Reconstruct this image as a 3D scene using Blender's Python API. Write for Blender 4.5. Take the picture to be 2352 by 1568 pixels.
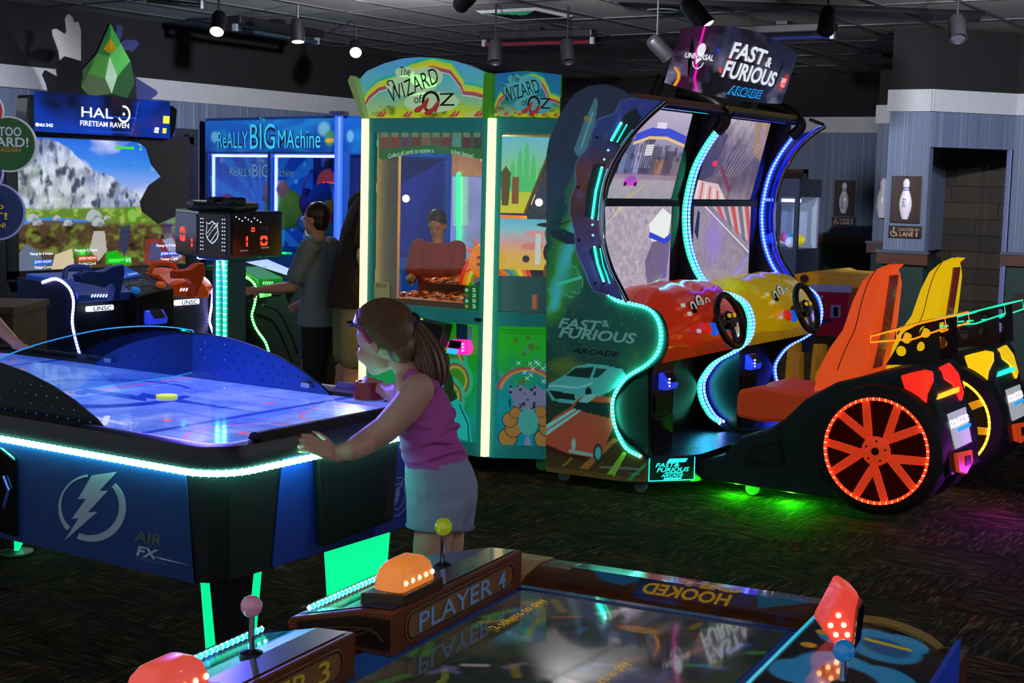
import bpy, math, random
import numpy as np
from mathutils import Matrix, Vector
random.seed(7); rng=np.random.default_rng(7)
for o in list(bpy.data.objects): bpy.data.objects.remove(o)
SC=bpy.context.scene; COL=SC.collection
# ---------------------------------------------------------------- camera
FP=3300.0; CH=1.6
ROLL=math.radians(1.38); PITCH=math.radians(6.25); AZ=math.radians(32.8)
V3=lambda *a: np.array(a,float)
_fw=V3(math.cos(AZ),math.sin(AZ),0); _r0=V3(math.sin(AZ),-math.cos(AZ),0)
CF=_fw*math.cos(PITCH)-V3(0,0,math.sin(PITCH)); _u0=np.cross(_r0,CF)
CR=_r0*math.cos(ROLL)+_u0*math.sin(ROLL); CU=-_r0*math.sin(ROLL)+_u0*math.cos(ROLL)
CC=V3(0,0,CH)
cam=bpy.data.cameras.new('camera'); camo=bpy.data.objects.new('camera',cam); COL.objects.link(camo)
cam.sensor_width=36; cam.lens=FP/2352*36; cam.clip_start=.05; cam.clip_end=100
camo.matrix_world=Matrix(((CR[0],CU[0],-CF[0],0),(CR[1],CU[1],-CF[1],0),(CR[2],CU[2],-CF[2],CH),(0,0,0,1)))
SC.camera=camo
# ---------------------------------------------------------------- world, exposure
w=bpy.data.worlds.new('world'); SC.world=w; w.use_nodes=True
w.node_tree.nodes['Background'].inputs[0].default_value=(.72,.78,.95,1)
w.node_tree.nodes['Background'].inputs[1].default_value=.38
vs=SC.view_settings; vs.view_transform='Standard'; vs.look='None'; vs.exposure=.12; vs.gamma=1; vs.use_curve_mapping=False
cy=SC.cycles; cy.max_bounces=4; cy.diffuse_bounces=2; cy.glossy_bounces=3; cy.transmission_bounces=3; cy.transparent_max_bounces=6; cy.caustics_reflective=False; cy.caustics_refractive=False; cy.sample_clamp_indirect=4; cy.use_adaptive_sampling=True; cy.adaptive_threshold=.06; cy.adaptive_min_samples=10; cy.use_denoising=True
# measured points of the place: where a sight line meets a known plane of the room
def ray(x,y): return CF+CR*(x-1176)/FP-CU*(y-784)/FP
def QX(x,y,X): r=ray(x,y); return CC+r*X/r[0]
def QY(x,y,Y): r=ray(x,y); return CC+r*Y/r[1]
def QZ(x,y,z): r=ray(x,y); return CC+r*(z-CH)/r[2]
def QD(x,y,d): return CC+ray(x,y)*d
# ---------------------------------------------------------------- colour + materials
def lin(c):
    if isinstance(c,str): c=[int(c[i:i+2],16)/255 for i in (0,2,4)]
    a=np.array(c,float); return np.where(a<=.04045,a/12.92,((a+.055)/1.055)**2.4)
MATS={}
def M(name,col='808080',rough=.5,metal=0.,es=0.,ecol=None,var=.12,scale=25.,coat=0.,bump=0.,alpha=None,sss=0.):
    if name in MATS: return MATS[name]
    m=bpy.data.materials.new(name); m.use_nodes=True; nt=m.node_tree; b=nt.nodes['Principled BSDF']
    c=lin(col); c4=(*c,1)
    tc=nt.nodes.new('ShaderNodeTexCoord'); no=nt.nodes.new('ShaderNodeTexNoise'); no.inputs['Scale'].default_value=scale; no.inputs['Detail'].default_value=2
    nt.links.new(tc.outputs['Object'],no.inputs['Vector'])
    mr=nt.nodes.new('ShaderNodeMapRange'); mr.inputs['To Min'].default_value=1-var; mr.inputs['To Max'].default_value=1+var
    nt.links.new(no.outputs['Fac'],mr.inputs['Value'])
    vm=nt.nodes.new('ShaderNodeVectorMath'); vm.operation='SCALE'; vm.inputs[0].default_value=c4[:3]
    nt.links.new(mr.outputs[0],vm.inputs['Scale']); nt.links.new(vm.outputs[0],b.inputs['Base Color'])
    b.inputs['Roughness'].default_value=rough; b.inputs['Metallic'].default_value=metal
    if coat: b.inputs['Coat Weight'].default_value=coat; b.inputs['Coat Roughness'].default_value=.05
    if sss: b.inputs['Subsurface Weight'].default_value=sss; b.inputs['Subsurface Radius'].default_value=(.02,.008,.005)
    if es:
        if es<1.: m.cycles.emission_sampling='NONE'
        b.inputs['Emission Color'].default_value=(*lin(ecol or col),1); b.inputs['Emission Strength'].default_value=es
    if bump:
        bn=nt.nodes.new('ShaderNodeBump'); bn.inputs['Strength'].default_value=bump; bn.inputs['Distance'].default_value=.01
        nt.links.new(no.outputs['Fac'],bn.inputs['Height']); nt.links.new(bn.outputs[0],b.inputs['Normal'])
    MATS[name]=m; return m
def GLASS(name,tint='ffffff',refl=.5,fac=.0):
    if name in MATS: return MATS[name]
    m=bpy.data.materials.new(name); m.use_nodes=True; nt=m.node_tree; n=nt.nodes; n.remove(n['Principled BSDF'])
    t=n.new('ShaderNodeBsdfTransparent'); t.inputs[0].default_value=(*lin(tint),1)
    g=n.new('ShaderNodeBsdfGlossy'); g.inputs['Roughness'].default_value=.03
    fr=n.new('ShaderNodeFresnel'); fr.inputs[0].default_value=1.45
    ma=n.new('ShaderNodeMath'); ma.operation='MULTIPLY_ADD'; ma.inputs[1].default_value=refl; ma.inputs[2].default_value=fac
    nt.links.new(fr.outputs[0],ma.inputs[0]); mx=n.new('ShaderNodeMixShader')
    nt.links.new(ma.outputs[0],mx.inputs[0]); nt.links.new(t.outputs[0],mx.inputs[1]); nt.links.new(g.outputs[0],mx.inputs[2])
    nt.links.new(mx.outputs[0],n['Material Output'].inputs[0]); MATS[name]=m; return m
def PRINT(es=1.,lit=1.,rough=.4,coat=0.):
    name='print_%g_%g_%g'%(es,lit,rough)
    if name in MATS: return MATS[name]
    m=bpy.data.materials.new(name); m.use_nodes=True; nt=m.node_tree; b=nt.nodes['Principled BSDF']
    a=nt.nodes.new('ShaderNodeAttribute'); a.attribute_name='Ink'
    vm=nt.nodes.new('ShaderNodeVectorMath'); vm.operation='SCALE'; vm.inputs['Scale'].default_value=lit
    nt.links.new(a.outputs['Color'],vm.inputs[0]); nt.links.new(vm.outputs[0],b.inputs['Base Color'])
    nt.links.new(a.outputs['Color'],b.inputs['Emission Color']); b.inputs['Emission Strength'].default_value=es
    b.inputs['Roughness'].default_value=rough; b.inputs['Coat Weight'].default_value=coat
    m.cycles.emission_sampling='NONE'; MATS[name]=m; return m
# ---------------------------------------------------------------- objects
def tag(o,label=None,cat=None,group=None,kind=None):
    if label: o['label']=label
    if cat: o['category']=cat
    if group: o['group']=group
    if kind: o['kind']=kind
    return o
def T(name,label,cat,loc,group=None):
    o=bpy.data.objects.new(name,None); COL.objects.link(o); o.location=Vector(loc); o.empty_display_size=.1
    return tag(o,label,cat,group)
def W(o):
    m=Matrix.Translation(o.location) if o.type=='EMPTY' else Matrix.Identity(4)
    return m
def link(name,me,mat,parent=None):
    o=bpy.data.objects.new(name,me); COL.objects.link(o)
    if mat is not None and not me.materials: me.materials.append(mat)
    if parent is not None:
        o.parent=parent; o.matrix_parent_inverse=W(parent).inverted()
    return o
class MB:
    def __init__(s): s.v=[]; s.f=[]
    def add(s,vs,fs):
        k=len(s.v); s.v.extend([tuple(float(c) for c in v) for v in vs]); s.f.extend([tuple(i+k for i in f) for f in fs]); return s
    def box(s,a,b):
        x0,y0,z0=a; x1,y1,z1=b
        return s.add([(x0,y0,z0),(x1,y0,z0),(x1,y1,z0),(x0,y1,z0),(x0,y0,z1),(x1,y0,z1),(x1,y1,z1),(x0,y1,z1)],
            [(0,3,2,1),(4,5,6,7),(0,1,5,4),(1,2,6,5),(2,3,7,6),(3,0,4,7)])
    def obox(s,c,u,v,n):   # oriented box: centre, half axis vectors
        c,u,v,n=map(np.asarray,(c,u,v,n)); P=[c+a*u+b*v+d*n for d in (-1,1) for a,b in ((-1,-1),(1,-1),(1,1),(-1,1))]
        return s.add(P,[(0,3,2,1),(4,5,6,7),(0,1,5,4),(1,2,6,5),(2,3,7,6),(3,0,4,7)])
    def prism(s,pts,d):    # planar polygon pushed along d
        pts=[np.asarray(p,float) for p in pts]; n=len(pts); d=np.asarray(d,float)
        return s.add(pts+[p+d for p in pts],[tuple(range(n))[::-1],tuple(range(n,2*n))]+[(i,(i+1)%n,n+(i+1)%n,n+i) for i in range(n)])
    def loft(s,rings,cap=True,closed=True):
        n=len(rings[0]); V=[p for r in rings for p in r]; F=[]
        for k in range(len(rings)-1):
            for i in range(n if closed else n-1):
                j=(i+1)%n; F.append((k*n+i,k*n+j,(k+1)*n+j,(k+1)*n+i))
        if cap: F+= [tuple(range(n))[::-1],tuple(range((len(rings)-1)*n,len(rings)*n))]
        return s.add(V,F)
    def tube(s,pts,r,n=8,closed=False,cap=True):
        P=[np.asarray(p,float) for p in pts]; m=len(P); R=r if hasattr(r,'__len__') else [r]*m
        rings=[]; up=None
        for i in range(m):
            a=P[i-1] if (i>0 or closed) else P[i]; b=P[(i+1)%m] if (i<m-1 or closed) else P[i]
            t=b-a; t=t/(np.linalg.norm(t)+1e-12)
            if up is None:
                up=np.cross(t,(0,0,1)) if abs(t[2])<.9 else np.cross(t,(1,0,0))
            up=up-t*np.dot(up,t); up/=np.linalg.norm(up)+1e-12; w_=np.cross(t,up)
            rings.append([P[i]+R[i]*(math.cos(2*math.pi*k/n)*up+math.sin(2*math.pi*k/n)*w_) for k in range(n)])
        if closed: rings.append(rings[0]); 
        return s.loft(rings,cap and not closed)
    def lathe(s,prof,c,ax=(0,0,1),n=24):  # prof: (radius, height)
        ax=np.asarray(ax,float); ax/=np.linalg.norm(ax); u=np.cross(ax,(1,0,0)) if abs(ax[0])<.9 else np.cross(ax,(0,1,0)); u/=np.linalg.norm(u); w_=np.cross(ax,u); c=np.asarray(c,float)
        return s.loft([[c+ax*h+max(r,1e-4)*(math.cos(2*math.pi*k/n)*u+math.sin(2*math.pi*k/n)*w_) for k in range(n)] for r,h in prof])
    def ball(s,c,r,n=12,sc=(1,1,1)):
        c=np.asarray(c,float); R=[]
        for i in range(n//2+1):
            a=math.pi*i/(n//2); rr=max(math.sin(a),1e-3)
            R.append([c+V3(r*sc[0]*rr*math.cos(2*math.pi*k/n),r*sc[1]*rr*math.sin(2*math.pi*k/n),-r*sc[2]*math.cos(a)) for k in range(n)])
        return s.loft(R)
    def mesh(s,name):
        me=bpy.data.meshes.new(name); me.from_pydata(s.v,[],s.f); me.validate(); me.update()
        import bmesh
        bm=bmesh.new(); bm.from_mesh(me); bmesh.ops.recalc_face_normals(bm,faces=bm.faces); bm.to_mesh(me); bm.free()
        return me
    def build(s,name,mat,parent=None,smooth=False,bev=0.,seg=2,label=None,kind=None):
        me=s.mesh(name)
        if smooth:
            me.polygons.foreach_set('use_smooth',[True]*len(me.polygons))
            try: me.set_sharp_from_angle(angle=math.radians(40))
            except Exception: pass
        o=link(name,me,mat,parent)
        if bev:
            b=o.modifiers.new('bevel','BEVEL'); b.width=bev; b.segments=seg; b.limit_method='ANGLE'; b.angle_limit=math.radians(35)
        if label: o['label']=label
        if kind: o['kind']=kind
        return o
def box(name,a,b,mat,parent=None,bev=.0,**k): return MB().box(a,b).build(name,mat,parent,bev=bev,**k)
def prism(name,pts,d,mat,parent=None,bev=.0,**k): return MB().prism(pts,d).build(name,mat,parent,bev=bev,**k)
def tube(name,pts,r,mat,parent=None,n=8,closed=False,**k): return MB().tube(pts,r,n,closed).build(name,mat,parent,smooth=True,**k)
def smoothpath(P,k=6,closed=False):
    P=[np.asarray(p,float) for p in P]; m=len(P); out=[]
    for i in range(m if closed else m-1):
        p0=P[i-1] if (i>0 or closed) else P[i]; p1=P[i]; p2=P[(i+1)%m]; p3=P[(i+2)%m] if (i+2<m or closed) else p2
        for t in np.arange(k)/k: out.append(.5*((2*p1)+(-p0+p2)*t+(2*p0-5*p1+4*p2-p3)*t*t+(-p0+3*p1-3*p2+p3)*t**3))
    if not closed: out.append(P[-1])
    return out
def resample(P,step):
    P=np.array(P); d=np.r_[0,np.cumsum(np.linalg.norm(np.diff(P,axis=0),axis=1))]; n=max(2,int(d[-1]/step)+1); t=np.linspace(0,d[-1],n)
    return np.stack([np.interp(t,d,P[:,k]) for k in range(P.shape[1])],1)
def led(pts,col,parent,r=.007,es=4.,beads=True,step=.02,br=None,bcol='e8ffff',bes=9.,name='led_strip'):
    o=tube(name,pts,r,M('led_'+col+'_%g'%es,col,.4,es=es,var=0),parent,n=6)
    if beads:
        b=MB(); br=br or r*.75
        for p in resample(pts,step):
            b.add([p+V3(*d)*br*1.25 for d in ((1,0,0),(-1,0,0),(0,1,0),(0,-1,0),(0,0,1),(0,0,-1))],[(0,2,4),(2,1,4),(1,3,4),(3,0,4),(2,0,5),(1,2,5),(3,1,5),(0,3,5)])
        b.build('led_beads',M('bead_'+bcol+'_%g'%bes,bcol,.4,es=bes,var=0),parent,kind='stuff')
    return o
# ---------------------------------------------------------------- flat frames, prints, lettering
class PL:
    def __init__(s,O,U,V):
        s.O=np.asarray(O,float); s.U=np.asarray(U,float); s.U/=np.linalg.norm(s.U); s.V=np.asarray(V,float); s.V-=s.U*np.dot(s.U,s.V); s.V/=np.linalg.norm(s.V); s.N=np.cross(s.U,s.V)
    def __call__(s,u,v,n=0.): return s.O+s.U*u+s.V*v+s.N*n
    def hit(s,x,y):   # sight line -> (u,v)
        r=ray(x,y); t=np.dot(s.O-CC,s.N)/np.dot(r,s.N); p=CC+r*t-s.O; return float(np.dot(p,s.U)),float(np.dot(p,s.V))
    def poly(s,pts,th=.002,n=0.): return [s(u,v,n) for u,v in pts],s.N*th
def plate(name,pl,pts,mat,parent,th=.002,n=.001,**k):
    P,d=pl.poly(pts,th,n); return prism(name,P,d,mat,parent,**k)
def rect(u0,v0,u1,v1): return [(u0,v0),(u1,v0),(u1,v1),(u0,v1)]
def rrect(u0,v0,u1,v1,r,k=4):
    out=[]
    for cx,cy,a in ((u1-r,v0+r,-90),(u1-r,v1-r,0),(u0+r,v1-r,90),(u0+r,v0+r,180)):
        for i in range(k+1):
            t=math.radians(a+90*i/k); out.append((cx+r*math.cos(t),cy+r*math.sin(t)))
    return out
def circ(cx,cy,r,n=24,ry=None,a0=0): return [(cx+r*math.cos(2*math.pi*i/n+a0),cy+(ry or r)*math.sin(2*math.pi*i/n+a0)) for i in range(n)]
def ringarc(cx,cy,r0,r1,a0,a1,n=24):
    A=[math.radians(a0+(a1-a0)*i/n) for i in range(n+1)]
    return [(cx+r1*math.cos(a),cy+r1*math.sin(a)) for a in A]+[(cx+r0*math.cos(a),cy+r0*math.sin(a)) for a in A[::-1]]
_TC={}
def text(s,pl,box_,mat,parent,n=.002,shear=0.,bold=.0,ext=.001,name='lettering',fit='both',rot=0.,mirror=False):
    """lettering fitted in (u0,v0,u1,v1) of a frame"""
    key=(s,shear,bold)
    if key not in _TC:
        cu=bpy.data.curves.new('t','FONT'); cu.body=s; cu.shear=shear; cu.offset=bold; cu.resolution_u=3; cu.fill_mode='BOTH'
        o=bpy.data.objects.new('t',cu); COL.objects.link(o); dg=bpy.context.evaluated_depsgraph_get()
        me=bpy.data.meshes.new_from_object(o.evaluated_get(dg)); bpy.data.objects.remove(o)
        v=np.array([x.co[:2] for x in me.vertices]); f=[tuple(p.vertices) for p in me.polygons]; bpy.data.meshes.remove(me); _TC[key]=(v,f)
    v,f=_TC[key]; v=v.copy()
    if len(v)==0: return None
    lo=v.min(0); hi=v.max(0); v=(v-lo)/(hi-lo)
    if mirror: v[:,0]=1-v[:,0]
    u0,v0,u1,v1=box_; w_,h_=u1-u0,v1-v0
    if fit=='keep':
        asp=(hi-lo)[0]/(hi-lo)[1]; 
        if w_/h_>asp: nw=h_*asp; u0+=(w_-nw)/2; w_=nw
        else: nh=w_/asp; v0+=(h_-nh)/2; h_=nh
    q=v*[w_,h_]; 
    if rot: c,sn=math.cos(rot),math.sin(rot); cc=np.array([w_,h_])/2; q=(q-cc)@np.array([[c,sn],[-sn,c]])+cc
    q=q+[u0,v0]
    fn=pl if callable(pl) else None
    mb=MB(); mb.add([fn(a,b,n+ext) for a,b in q],f); me=bpy.data.meshes.new('lettering '+s); me.from_pydata(mb.v,[],mb.f); me.update()
    return link(name,me,mat,parent)
class ART:
    """small painter for flat prints and screens: colours per grid point of a mesh"""
    def __init__(s,w,h,W_,H_,bg='000000'):
        s.w,s.h,s.W,s.H=w,h,W_,H_; s.X,s.Y=np.meshgrid(np.linspace(0,W_,w),np.linspace(0,H_,h)); s.c=np.zeros((h,w,3)); s.c[:]=lin(bg)
    def mix(s,m,col):
        m=np.clip(m,0,1)[...,None]; col=lin(col) if isinstance(col,str) else np.asarray(col); s.c=s.c*(1-m)+col*m; return s
    def vgrad(s,stops):  # [(v,col)]
        vs_=[a*s.H for a,_ in stops]; cs=np.array([lin(c) for _,c in stops]); s.c=np.stack([np.interp(s.Y,vs_,cs[:,k]) for k in range(3)],-1); return s
    def ell(s,cx,cy,rx,ry,col,a=1.,soft=.1): 
        d=np.sqrt(((s.X-cx)/rx)**2+((s.Y-cy)/ry)**2); return s.mix(a*np.clip((1-d)/soft+.5,0,1),col)
    def poly(s,P,col,a=1.):
        m=np.zeros(s.X.shape,bool); n=len(P)
        for i in range(n):
            x0,y0=P[i]; x1,y1=P[(i+1)%n]
            if y0==y1: continue
            c=((y0>s.Y)!=(y1>s.Y))&(s.X<(x1-x0)*(s.Y-y0)/(y1-y0)+x0); m^=c
        return s.mix(m*a,col)
    def line(s,P,wd,col,a=1.,soft=.5):
        d=np.full(s.X.shape,1e9)
        for (x0,y0),(x1,y1) in zip(P[:-1],P[1:]):
            L=(x1-x0)**2+(y1-y0)**2+1e-12; t=np.clip(((s.X-x0)*(x1-x0)+(s.Y-y0)*(y1-y0))/L,0,1)
            d=np.minimum(d,np.hypot(s.X-x0-t*(x1-x0),s.Y-y0-t*(y1-y0)))
        return s.mix(a*np.clip((wd-d)/(wd*soft)+.5,0,1),col)
    def noise(s,sx,sy=None,oct=3,seed=0):
        sy=sy or sx; r=np.random.default_rng(seed); out=np.zeros(s.X.shape); tot=0
        for k in range(oct):
            nx,ny=int(s.W/sx*2**k)+3,int(s.H/sy*2**k)+3; g=r.random((ny,nx)); fx=np.clip(s.X/s.W*(nx-2),0,nx-2.001); fy=np.clip(s.Y/s.H*(ny-2),0,ny-2.001)
            ix,iy=fx.astype(int),fy.astype(int); tx,ty=fx-ix,fy-iy; tx=tx*tx*(3-2*tx); ty=ty*ty*(3-2*ty)
            out+=(g[iy,ix]*(1-tx)*(1-ty)+g[iy,ix+1]*tx*(1-ty)+g[iy+1,ix]*(1-tx)*ty+g[iy+1,ix+1]*tx*ty)*.5**k; tot+=.5**k
        return out/tot
    def build(s,name,fn,mat,parent=None,mask=None,label=None):
        """fn(u,v)->3d ; mask(X,Y) keeps faces"""
        P=np.array([fn(a,b) for a,b in zip(s.X.ravel(),s.Y.ravel())]); idx=np.arange(s.w*s.h).reshape(s.h,s.w)
        q=np.stack([idx[:-1,:-1],idx[:-1,1:],idx[1:,1:],idx[1:,:-1]],-1).reshape(-1,4)
        if mask is not None:
            mk=mask(s.X,s.Y).ravel(); q=q[mk[q].all(1)]
            if hasattr(mask,'P') and len(q):
                ed=np.sort(np.concatenate([q[:,[0,1]],q[:,[1,2]],q[:,[2,3]],q[:,[3,0]]]),1); ue,ct=np.unique(ed,axis=0,return_counts=True); bv=np.unique(ue[ct==1]); XY=np.stack([s.X.ravel(),s.Y.ravel()],1)[bv]; PP=np.array(mask.P); best=np.full(len(bv),1e9); bp=XY.copy()
                for i in range(len(PP)):
                    a_,b_=PP[i],PP[(i+1)%len(PP)]; d_=b_-a_; t_=np.clip(((XY-a_)@d_)/(d_@d_+1e-12),0,1); c_=a_+t_[:,None]*d_; dd=np.hypot(*(XY-c_).T); m_=dd<best; best[m_]=dd[m_]; bp[m_]=c_[m_]
                lim=1.5*max(s.W/s.w,s.H/s.h)
                for k_,v_ in enumerate(bv):
                    if best[k_]<lim: P[v_]=fn(*bp[k_])
            used=np.unique(q); re=-np.ones(s.w*s.h,int); re[used]=np.arange(len(used)); q=re[q]
        else: used=np.arange(s.w*s.h)
        me=bpy.data.meshes.new(name); me.from_pydata(P[used].tolist(),[],q.tolist()); me.update()
        at=me.color_attributes.new('Ink','FLOAT_COLOR','POINT'); cc=np.ones((len(used),4)); cc[:,:3]=s.c.reshape(-1,3)[used]; at.data.foreach_set('color',cc.ravel())
        o=link(name,me,mat,parent)
        if label: o['label']=label
        return o
def inpoly(P):
    def f(X,Y):
        m=np.zeros(X.shape,bool); n=len(P)
        for i in range(n):
            x0,y0=P[i]; x1,y1=P[(i+1)%n]
            if y0==y1: continue
            m^=((y0>Y)!=(y1>Y))&(X<(x1-x0)*(Y-y0)/(y1-y0)+x0)
        return m
    f.P=P; return f
def spot(name,loc,to,power,col,angle=60,size=.04,blend=.6,parent=None):
    l=bpy.data.lights.new(name,'SPOT'); l.energy=power; l.color=lin(col); l.spot_size=math.radians(angle); l.spot_blend=blend; l.shadow_soft_size=size
    o=bpy.data.objects.new(name,l); COL.objects.link(o); d=Vector(to)-Vector(loc); o.rotation_euler=d.to_track_quat('-Z','Y').to_euler(); o.location=Vector(loc)
    if parent is not None: o.parent=parent; o.matrix_parent_inverse=W(parent).inverted()
    return o
def plight(name,loc,power,col,size=.05,parent=None):
    l=bpy.data.lights.new(name,'POINT'); l.energy=power; l.color=lin(col); l.shadow_soft_size=size
    o=bpy.data.objects.new(name,l); COL.objects.link(o); o.location=Vector(loc)
    if parent is not None: o.parent=parent; o.matrix_parent_inverse=W(parent).inverted()
    return o
BLK=M('black_plastic','0b0c0e',.45); BLKG=M('black_gloss','08090b',.15,coat=.5); DGR=M('dark_grey','1c1e22',.6); CHR=M('chrome','c8ccd4',.12,1.); WHT=M('white_paint','d8d8d8',.5)
# ================================================================ ROOM
def stripes():
    m=bpy.data.materials.new('striped_wallpaper'); m.use_nodes=True; nt=m.node_tree; b=nt.nodes['Principled BSDF']; N=nt.nodes.new; L=nt.links.new
    tc=N('ShaderNodeTexCoord'); dp=N('ShaderNodeVectorMath'); dp.operation='DOT_PRODUCT'; dp.inputs[1].default_value=(1,1.37,0); L(tc.outputs['Object'],dp.inputs[0])
    cx=N('ShaderNodeCombineXYZ'); L(dp.outputs['Value'],cx.inputs[0])
    rampcols=[(0,'39425a'),(.3,'68748c'),(.45,'7d8aa0'),(.55,'5c6c88'),(.7,'a2aab8'),(1,'4a5470')]
    no=N('ShaderNodeTexNoise'); no.inputs['Scale'].default_value=26; no.inputs['Detail'].default_value=6; no.inputs['Roughness'].default_value=.85; L(cx.outputs[0],no.inputs['Vector'])
    r=N('ShaderNodeValToRGB'); L(no.outputs['Fac'],r.inputs[0]); e=r.color_ramp.elements
    e[0].position=.3; e[0].color=(*lin('39425a'),1); e[1].position=.75; e[1].color=(*lin('8f98a8'),1)
    for p,c in ((.42,'6b7690'),(.5,'4f5d78'),(.58,'8893a6'),(.66,'58627c')): k=e.new(p); k.color=(*lin(c),1)
    L(r.outputs[0],b.inputs['Base Color']); b.inputs['Roughness'].default_value=.7; return m
WALLP=stripes(); WAIN=M('dark_green_wainscot','16302c',.7); RAIL=M('brown_rail','4a2a20',.5); CROWN=M('pale_trim','aeb0b4',.6); UPW=M('black_upper_wall','0e0e10',.9)
def wall(name,p0,p1,nrm,z_open=0.,parent=None):
    p0,p1,n=V3(*p0,0),V3(*p1,0),V3(*nrm,0); n/=np.linalg.norm(n)
    def slab(nm,z0,z1,a,b,mat,par,e=0.):
        d=(p1-p0)/np.linalg.norm(p1-p0); q0,q1=p0-d*e,p1+d*e
        return prism(nm,[q0+n*b+V3(0,0,z0),q1+n*b+V3(0,0,z0),q1+n*a+V3(0,0,z0),q0+n*a+V3(0,0,z0)],(0,0,z1-z0),mat,par)
    o=slab(name,max(1.08,z_open),2.3,-.1,0,WALLP,None); o['kind']='structure'
    if not z_open:
        slab('wainscot',0,1.0,-.1,.01,WAIN,o); slab('chair_rail',.99,1.085,0,.045,RAIL,o,.04); slab('chair_rail_cap',1.085,1.11,0,.055,M('rail_cap','3d4a5c',.5),o,.05)
    slab('crown_board',2.3,2.485,-.1,.02,CROWN,o,.02); slab('upper_wall',2.485,3.02,-.1,.0,UPW,o)
    return o
wall('wall_left',(2.0,10.12),(16.6,10.12),(0,-1))
wall('wall_back',(16.6,10.12),(16.6,4.6),(-1,0))
wall('wall_back_step',(14.4,4.92),(14.4,4.2),(-1,0))
wall('wall_pier',(12.3,4.1),(12.3,3.735),(-1,0)); wall('wall_pier_side',(14.3,4.10),(12.42,4.10),(0,1))
_d=V3(13.02-12.3,3.22-3.735,0); _d/=np.linalg.norm(_d); _n=(-_d[1]*-1,-_d[0])  # diagonal wall with the corridor opening
_nn=V3(_d[1],-_d[0],0)
wall('wall_opening',(12.3,3.735),(13.02,3.22),(_nn[0],_nn[1]),z_open=2.0)
wall('wall_right',(13.02,3.22),(13.02,-4.0),(-1,0))
# corridor behind the opening: wood planks, dark ceiling
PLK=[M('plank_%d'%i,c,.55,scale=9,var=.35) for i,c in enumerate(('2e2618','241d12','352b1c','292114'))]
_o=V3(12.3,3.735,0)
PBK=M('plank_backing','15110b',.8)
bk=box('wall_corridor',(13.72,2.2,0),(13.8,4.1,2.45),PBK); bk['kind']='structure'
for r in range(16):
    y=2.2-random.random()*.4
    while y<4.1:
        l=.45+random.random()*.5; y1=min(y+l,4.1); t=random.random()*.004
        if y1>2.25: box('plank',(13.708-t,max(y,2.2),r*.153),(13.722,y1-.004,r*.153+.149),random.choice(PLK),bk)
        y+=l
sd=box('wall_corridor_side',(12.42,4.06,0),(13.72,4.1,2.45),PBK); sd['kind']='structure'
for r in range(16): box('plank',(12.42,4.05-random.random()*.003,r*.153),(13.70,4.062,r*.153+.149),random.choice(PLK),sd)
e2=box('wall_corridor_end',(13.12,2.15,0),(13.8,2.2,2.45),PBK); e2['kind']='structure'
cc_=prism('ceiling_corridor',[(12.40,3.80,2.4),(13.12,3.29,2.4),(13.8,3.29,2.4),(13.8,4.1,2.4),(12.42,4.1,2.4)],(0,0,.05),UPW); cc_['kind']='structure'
tr=prism('trim_opening',[V3(12.985,3.245,0)+_nn*.015,V3(13.0,3.235,0)+_nn*.015,V3(13.0,3.235,0)-_nn*.03,V3(12.985,3.245,0)-_nn*.03],(0,0,2.0),M('pale_door_trim','8088b8',.4)); tr['kind']='structure'
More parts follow.
